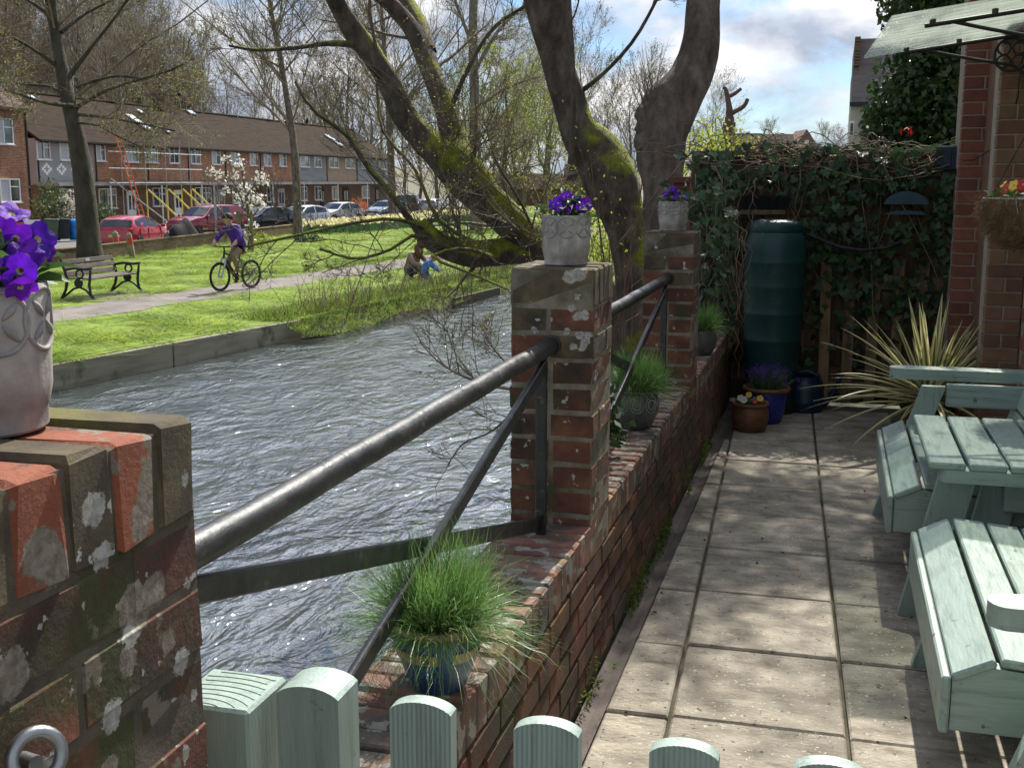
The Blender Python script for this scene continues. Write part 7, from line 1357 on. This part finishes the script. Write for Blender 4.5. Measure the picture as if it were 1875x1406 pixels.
# --- evergreen wall of ivy and laurel behind the fence
def bushy(name, label, root, blobs, n, size, mat, cat, seed, trunk=True, aspect=.6, group=None):
    g = np.random.default_rng(seed); t = thing(name, label, cat, root, 0, group); C = []
    for (x, y, z, rx, ry, rz_, wgt) in blobs:
        k = int(n * wgt); d = rand_dirs(k, g); rr = (g.random(k) ** .28)[:, None]; lump = 1 + .16 * np.sin(d[:, :1] * 9 + x) + .14 * np.sin(d[:, 2:] * 8 + d[:, 1:2] * 7); C.append(np.array([x, y, z]) + d * rr * lump * np.array([rx, ry, rz_]))
    C = np.concatenate(C); V, F = leaves_np(C, g.uniform(.6, 1.3, len(C)) * size, g, aspect=aspect); tag(link('foliage', mesh_np('foliage', V, [F], mat), t), kind='stuff')
    if trunk:
        m = MB()
        for (x, y, z, rx, ry, rz_, wgt) in blobs: m.tube([(x * .2, y * .2, -.1), (x * .6, y * .6, z * .5), (x, y, z)], [.05 * rx + .03, .03 * rx + .02, .01], 6)
        m.obj('stems', M_BARK, t)
    return t
M_EVER = pmat('evergreen_leaf', [(0.018, 0.05, 0.016), (0.045, 0.085, 0.022), (0.075, 0.12, 0.03)], 1.4, .42, 0, rand='isl', amt=.45, trans=.2, spec=.5)
ep = at(1722, 332, 12.5)
bushy('ivy_tree', 'big dark ivy-clad evergreen rising behind the fence under the canopy', (ep.x, ep.y, -.2), [(-.25, 0, 1.6, .75, .7, 1.3, .25), (.15, .1, 2.7, .8, .75, 1.0, .22), (-.1, 0, 3.7, .72, .7, .9, .2), (.7, .2, 2.2, .8, .7, 1.4, .2), (.6, .2, 3.9, .8, .7, 1.0, .15), (-.55, .0, 2.35, .30, .35, .45, .04)], 30000, .085, M_EVER, 'tree', 51)
M_LIME = pmat('lime_shrub_leaf', [(0.22, 0.27, 0.03), (0.34, 0.38, 0.06)], 4, .6, 0, rand='isl', amt=.35, trans=.5)
for i, (u, v, d, r_, lab) in enumerate(((1105, 460, 15, .55, 'sunlit lime green shrub between the middle and far pillars'), (1290, 290, 14, .5, 'yellow-green shrub behind the farthest pillar'), (1330, 285, 17, .5, 'yellow-budded shrub below the pollarded tree'), (1060, 405, 24, 1.0, 'pale green bush by the far lawn edge behind the petunias'))):
    p = at(u, v, d); bushy('shrub', lab, (p.x, p.y, -.3), [(0, 0, p.z + .3, r_, r_, r_ * .9, .6), (.2, 0, (p.z + .3) * .55, r_ * .9, r_, r_, .4)], 1300, .06, M_LIME, 'shrub', 60 + i, group='lime green shrubs')
# hedge-like tangle of brown stems beside trunk
def stems_thing(name, label, root, n, H, spread, mat, seed, r=.012, leaf=None):
    g = np.random.default_rng(seed); t = thing(name, label, 'shrub', root); K = 7; s = np.linspace(0, 1, K); a = g.uniform(0, 6.283, n); d = nrm(np.stack([np.cos(a) * spread, np.sin(a) * spread, np.ones(n)], -1) * np.stack([g.random(n) + .2] * 2 + [np.ones(n)], -1)); L = H * g.uniform(.55, 1.1, n); P = d[:, None] * (L[:, None] * s)[..., None] + g.normal(0, .03, (n, K, 3)).cumsum(1) * (s[None, :, None] > 0); P[:, :, :2] += g.normal(0, .12, (n, 1, 2))
    rr = np.broadcast_to(r * (1 - .7 * s), (n, K)) * g.uniform(.5, 1.2, (n, 1)); p2, r2 = spawn(P, rr, 5, g, .25, 1, (.2, .45), (.4, 1), .2, 4, .55, .06, .1, .0028); V, F = join_np([tubes_np(P, rr, 5), tubes_np(p2, r2, 3)]); tag(link('stems', mesh_np('stems', V, F, mat), t), kind='stuff')
    if leaf: C = p2[:, 1:].reshape(-1, 3); V, F = leaves_np(C, g.uniform(.5, 1.3, len(C)) * leaf[1], g); tag(link('leaves', mesh_np('leaves', V, [F], leaf[0]), t), kind='stuff')
    return t
p = at(1120, 500, 10.8); stems_thing('stem_thicket', 'thicket of red-brown stems at the foot of the burled trunk', (p.x, p.y, -.3), 13, 2.2, .35, pmat('red_stem', [(0.13, 0.075, 0.05), (0.19, 0.115, 0.08)], 4, .8, 0), 71, .011, (M_LIME, .035))
p = at(1300, 330, 11.5); stems_thing('climber_stems', 'bare climber stems with yellow buds beside the curved trunk', (p.x, p.y, -.3), 20, 1.75, .25, M_STEM, 72, .011, (M_LIME, .04))
bushy('coping_plant', 'dark leafy plant on the coping just behind the middle pillar', (-0.85, 4.15, CZ), [(0, 0, .20, .11, .14, .14, .6), (.02, .1, .10, .12, .15, .1, .4)], 420, .045, M_IVYM, 'plant', 97)
# overhanging bare branch low over the water
ob = thing('overhanging_branch', 'bare forked branch with fine twigs reaching over the river beside the railing', 'branch', at(960, 760, 4.6)); o_ = np.array(list(ob.location)); lb = [pxl(r_, 4) for r_ in ([(985, 720, 9, 4.7), (935, 712, 7, 4.8), (895, 705, 6, 4.9), (840, 685, 5, 5.0), (800, 660, 3.4, 5.1), (768, 625, 2.2, 5.2)], [(870, 697, 4, 4.95), (830, 640, 3, 5.1), (815, 600, 2.2, 5.2), (770, 570, 1.6, 5.3)], [(960, 735, 6, 4.7), (900, 790, 4, 4.8), (850, 810, 3, 4.9), (820, 850, 2, 5)], [(955, 690, 5, 4.8), (905, 640, 3.5, 4.9), (880, 590, 2.5, 5)])]
lp = np.stack([resample(np.concatenate([P - o_, r_[:, None]], 1), 12) for P, r_ in lb]); q1, r1 = spawn(lp[..., :3], lp[..., 3], 16, G, .15, 1, (.14, .4), (.5, 1.2), .25, 6, .5, .1, .05, .0018); q2, r2 = spawn(q1, r1, 5, G, .2, 1, (.25, .6), (.4, 1.1), .15, 4, .6, .08, .05, .0013); V, F = join_np([tubes_np(lp[..., :3], lp[..., 3], 6), tubes_np(q1, r1, 4), tubes_np(q2, r2, 3)]); link('twigs', mesh_np('twigs', V, F, M_TWIG), ob)
C = np.concatenate([q2[:, -1], q1[:, -1]]); V, F = leaves_np(C, G.uniform(.006, .018, len(C)), G); tag(link('buds', mesh_np('buds', V, [F], M_BUD), ob), kind='stuff')

# ------------------------------------------------------------------ cherry tree, shrubs, daffodils
M_BLOS = pmat('cherry_blossom', [(0.78, 0.72, 0.70), (0.85, 0.82, 0.78)], 2, .7, 0, rand='isl', amt=.12, trans=.35)
ch = wtree([(457, 466, 8, 42), (456, 400, 6, 42), (450, 350, 5, 42), (440, 300, 3, 42)]); chl = [wtree([(455, 400, 3.5, 42), (425, 330, 2.5, 41.5), (385, 318, 1.5, 41)], 3), wtree([(452, 360, 3.5, 42), (470, 330, 2.5, 42), (488, 320, 1.5, 42)], 3), wtree([(450, 350, 3, 42), (425, 310, 2, 42), (410, 290, 1.4, 42)], 3), wtree([(455, 410, 3, 42), (475, 380, 2, 42), (480, 372, 1.2, 42)], 3), wtree([(455, 385, 3, 42), (430, 360, 2, 42), (405, 362, 1.2, 42)], 3), wtree([(457, 440, 3, 42), (466, 430, 2, 42), (470, 425, 1.2, 42)], 3)]
ct = tree('cherry_tree', 'young cherry tree in white blossom held by a timber stake frame', at(457, 466, 42), [ch], [dict(n=4, tmin=.2, ratio=(.15, .3), ang=(.5, 1.1), up=.15, K=5, rs=.5, wig=.08, rmin=.008), dict(n=5, tmin=.2, ratio=(.3, .6), ang=(.4, 1.1), up=.1, K=4, rs=.6, rmin=.006, sides=3)], G, M_BARK, M_HAZETWIG, None, None, .03, 8, 9, None, limbs=chl)
g = np.random.default_rng(90); Cs = []
for (u, v, r_, n) in ((440, 300, .18, 70), (432, 318, .22, 90), (388, 316, .16, 60), (402, 322, .2, 70), (478, 326, .26, 110), (455, 350, .3, 130), (470, 362, .2, 80), (440, 362, .25, 80), (415, 350, .15, 40), (410, 292, .14, 40), (480, 372, .15, 50), (458, 385, .18, 40), (462, 412, .2, 60), (455, 430, .16, 40), (452, 445, .12, 30)):
    c = np.array(list(at(u, v, 42) - ct.location)); Cs.append(c + g.normal(0, r_ * .6, (n // 2, 3)))
V, F = leaves_np(np.concatenate(Cs), g.uniform(.07, .15, sum(len(c) for c in Cs)), g, aspect=.9); tag(link('blossom', mesh_np('blossom', V, [F], M_BLOS), ct), kind='stuff')
C = np.concatenate(Cs)[::4] + g.normal(0, .12, (len(np.concatenate(Cs)[::4]), 3)); V, F = leaves_np(C, .08, g); tag(link('young_leaves', mesh_np('young_leaves', V, [F], M_LIME), ct), kind='stuff')
M_STAKE = pmat('stake_timber', [(0.16, 0.12, 0.06), (0.23, 0.18, 0.09)], 5, .85, 0); sf = thing('tree_stakes', 'timber stake frame round the young cherry tree', 'stakes', at(455, 466, 41.8)); so2 = sf.location
for du, dd in ((-17, 41.6), (8, 41.6), (-14, 42.6), (7, 42.7)):
    b = at(455 + du, 466, dd); MB().tube([(b.x - so2.x, b.y - so2.y, LZ - so2.z), (b.x - so2.x, b.y - so2.y, LZ - so2.z + 1.45)], .045, 8).obj('stake', M_STAKE, sf)
a_ = at(438, 394, 41.6) - so2; b_ = at(465, 394, 41.6) - so2; MB().bar(a_, b_, .06, .10).obj('cross_rail', M_STAKE, sf); a_ = at(438, 462, 41.6) - so2; b_ = at(465, 462, 41.6) - so2; MB().bar(a_, b_, .06, .10).obj('cross_rail', M_STAKE, sf)
M_SHR = pmat('shrub_green', [(0.05, 0.085, 0.03), (0.10, 0.14, 0.05)], 1, .6, 0, rand='isl', amt=.4, trans=.3); M_WBL = pmat('white_shrub_blossom', [(0.55, 0.50, 0.42), (0.68, 0.63, 0.55)], 1, .7, 0, rand='isl', amt=.2, trans=.3); M_ORSH = pmat('orange_shrub_leaf', [(0.50, 0.11, 0.035), (0.62, 0.18, 0.07)], 1, .7, 0, rand='isl', amt=.25, trans=.4)
def sh_at(name, lab, u, d, r_, hgt, mat, seed, size=.16, n=1500):
    p = at(u, 420, d); return bushy(name, lab, (p.x, p.y, HG), [(0, 0, hgt * .5, r_, r_, hgt * .5, .7), (r_ * .35, r_ * .3, hgt * .35, r_ * .8, r_ * .8, hgt * .35, .3)], n, size, mat, 'shrub', seed)
sh_at('shrub', 'tall green shrub in front of the grey painted house', 96, 61, 1.0, 2.9, M_SHR, 81); sh_at('blossom_shrub', 'cream flowering shrub beside the tall green shrub', 130, 61.5, .75, 2.2, M_WBL, 82); sh_at('shrub', 'low leafy shrub under the ladder foot', 188, 64, .8, 1.6, M_SHR, 83); sh_at('orange_shrub', 'bright orange rounded shrub in front of the beige house', 656, 98, .8, 1.35, M_ORSH, 84, .12); sh_at('shrub', 'small green shrub to the right of the orange shrub', 690, 100, .5, 1.0, M_SHR, 85, .12, 600); sh_at('shrub', 'brownish shrub at the corner of the end house', 72, 60, .5, 1.9, M_BUDB, 86, .14, 700)
M_DAFL = pmat('daffodil_leaf', [(0.045, 0.10, 0.045), (0.09, 0.16, 0.07)], 1, .6, 0, rand='isl', amt=.3, trans=.3); M_DAFF = pmat('daffodil_petal', [(0.78, 0.70, 0.34), (0.82, 0.78, 0.52)], 1, .6, 0, rand='isl', amt=.15, trans=.35)
def daff(lab, u0, v0, u1, v1, w, n, seed):
    a = atz(u0, v0, LZ); b = atz(u1, v1, LZ); g = np.random.default_rng(seed); t_ = thing('daffodil_bed', lab, 'flower bed', a, 0, 'daffodil beds'); m = n * 7; f = g.random(m); off = g.normal(0, w * .4, (m, 2)); xs = (b.x - a.x) * f + off[:, 0]; ys = (b.y - a.y) * f + off[:, 1]
    V, F = blades(m, xs, ys, 0.0, .28, .55, .022, .22, g); tag(link('leaves', mesh_np('leaves', V, [F], M_DAFL), t_), kind='stuff'); f = g.random(n); off = g.normal(0, w * .42, (n, 2)); C = np.stack([(b.x - a.x) * f + off[:, 0], (b.y - a.y) * f + off[:, 1], g.uniform(.42, .64, n)], -1); V, F = leaves_np(C.repeat(2, 0) + g.normal(0, .02, (2 * n, 3)), .17, g, aspect=.95); tag(link('flowers', mesh_np('flowers', V, [F], M_DAFF), t_), kind='stuff')
daff('long bed of pale daffodils along the low wall beyond the slender tree', 580, 429, 760, 414, 1.6, 900, 91); daff('smaller daffodil clump to the right, behind the leaning trunk', 790, 407, 860, 402, 1.6, 420, 92); daff('distant daffodils seen beyond the middle petunia pot', 1085, 398, 1130, 396, 2.0, 260, 93)
p = atz(475, 452, LZ); bushy('yellow_shrublet', 'small yellow-flowered plant on the grass beside the cherry stakes', (p.x, p.y, LZ), [(0, 0, .3, .55, .4, .28, 1)], 260, .12, M_LIME, 'plant', 95, False)
p = atz(562, 445, LZ); bushy('grass_clump', 'leafy clump at the foot of the slender tree', (p.x, p.y, LZ), [(0, 0, .14, .6, .4, .18, 1)], 320, .12, M_DAFL, 'plant', 96, False)

# ------------------------------------------------------------------ pollard and far roofs on the right skyline
po = pxl([(1318, 330, 20, 24), (1332, 260, 17, 24), (1336, 215, 14, 24), (1334, 190, 11, 24), (1329, 165, 8, 24), (1324, 160, 5, 24)], 4); pob = [pxl([(1334, 212, 10, 24), (1345, 205, 9, 24), (1362, 195, 8, 24), (1369, 182, 7, 24)], 3), pxl([(1333, 178, 8, 24), (1345, 172, 7, 24), (1357, 163, 6, 24)], 3), pxl([(1337, 225, 7, 24), (1332, 206, 7, 24), (1336, 196, 5, 24)], 3)]
pl = thing('pollarded_tree', 'pollarded stump of a tree with cut orange-brown limbs on the skyline', 'tree', (at(1318, 330, 24).x, at(1318, 330, 24).y, -.3)); o_ = np.array(list(pl.location)); M_POLL = pmat('cut_wood_bark', [(0.09, 0.052, 0.04), (0.16, 0.095, 0.07)], 6, .9, .5, 25); P0 = np.concatenate([[[o_[0], o_[1], o_[2]]], po[0]]); link('trunk', trunk_mesh('trunk', [(P0 - o_, np.concatenate([[.13], po[1]]))], M_POLL, 10, .08, 3), pl)
for P, r_ in pob: link('cut_limb', trunk_mesh('cut_limb', [(P - o_, r_)], M_POLL, 8, .06, 4), pl)
M_CREAM = pmat('cream_render', [(0.50, 0.46, 0.38), (0.58, 0.54, 0.46)], 1, .9, .1); M_SLATE = pmat('slate_hanging', [(0.17, 0.15, 0.15), (0.26, 0.23, 0.23)], 2, .85, .5, 9, stretch=(1, 1, 5))
gh = thing('gable_house', 'cream rendered house with slate-hung gable and dark timbers beyond the fence', 'house', (at(1610, 332, 34).x, at(1610, 332, 34).y, -.3)); q = gh.location
def gbox(nm, u0, v0, u1, v1, d, dep, mat, par=None): a = at(u0, v0, d) - q; b = at(u1, v1, d) - q; return MB().box(((a.x + b.x) / 2, (a.y + b.y) / 2 + dep / 2, (a.z + b.z) / 2), (abs(b.x - a.x), dep, abs(a.z - b.z))).obj(nm, mat, par or gh)
wv = gbox('rendered_wall', 1558, 190, 1720, 380, 34, 6, M_CREAM); gbox('slate_gable', 1562, 120, 1720, 190, 33.8, 6, M_SLATE); gbox('upper_gable', 1566, 70, 1720, 120, 33.7, 6, M_SLATE); gbox('timber', 1584, 192, 1590, 260, 33.7, .2, M_BLACK); gbox('timber', 1599, 200, 1604, 260, 33.7, .2, M_BLACK); gbox('barge_board', 1556, 186, 1720, 193, 33.6, .25, M_BLACK); w_ = gbox('window', 1556, 222, 1563, 250, 33.6, .3, M_WHITE); gbox('pane', 1557.5, 226, 1561.5, 247, 33.4, .1, M_PANE, w_); gbox('chimney_stack', 1566, 68, 1574, 120, 33.5, .8, M_LBRICK)
def far_house(lab, u0, u1, vr, ve, d, mat, roofm, gable=None, chim=None):
    a = at(u0, ve, d); b = at(u1, ve, d); rz_ = at(u0, vr, d).z; h = thing('far_house', lab, 'house', ((a.x + b.x) / 2, (a.y + b.y) / 2, -2), YAW); L = (b - a).length; e = a.z + 2; r_ = rz_ + 2
    MB().box((0, 3, e / 2), (L, 6, e)).obj('wall', mat, h); m = MB(); m.prism([(-.3, e - .1), (3, r_), (6.3, e - .1)], -L / 2 - .2, L / 2 + .2, lambda p_, q_, t: (t, p_, q_)); rf_ = m.obj('roof', roofm, h)
    if gable: gx, gw, gz = gable; x = (gx - (u0 + u1) / 2) * d / FPX; w = gw * d / FPX; zt = at(gx, gz, d).z + 2; m = MB(); m.prism([(x - w / 2, e - .4), (x + w / 2, e - .4), (x + w / 2, e), (x, zt), (x - w / 2, e)], -.8, 3, lambda p_, q_, t: (p_, t, q_)); gb = m.obj('gable', mat, h); MB().box((x, -.84, e - .0), (w * .22, .1, w * .25)).obj('window', M_WHITE, gb)
    if chim:
        for cu in chim: x = (cu - (u0 + u1) / 2) * d / FPX; m = MB(); m.box((x, 3, r_ + .25), (.9, .7, 1.3)); [m.lathe([(.11, 0), (.09, .45)], 8, (x + k, 3, r_ + .9)) for k in (-.25, .05, .3)]; m.obj('chimney', M_LBRICK, rf_)
far_house('distant house with clay gable on the right skyline', 1345, 1490, 243, 262, 90, pmat('clay_wall', [(0.17, 0.11, 0.08), (0.22, 0.145, 0.105)], 1, .9, 0), M_TILE, (1472, 34, 238), (1347,)); far_house('distant brick house seen past the middle petunia pot', 1040, 1150, 300, 338, 110, M_LBRICK, M_TILE, None, (1060,)); far_house('low brick house behind the leaning trunk', 900, 1030, 318, 345, 120, M_LBRICK, M_TILE, None, None)
print('objects', len(bpy.data.objects))
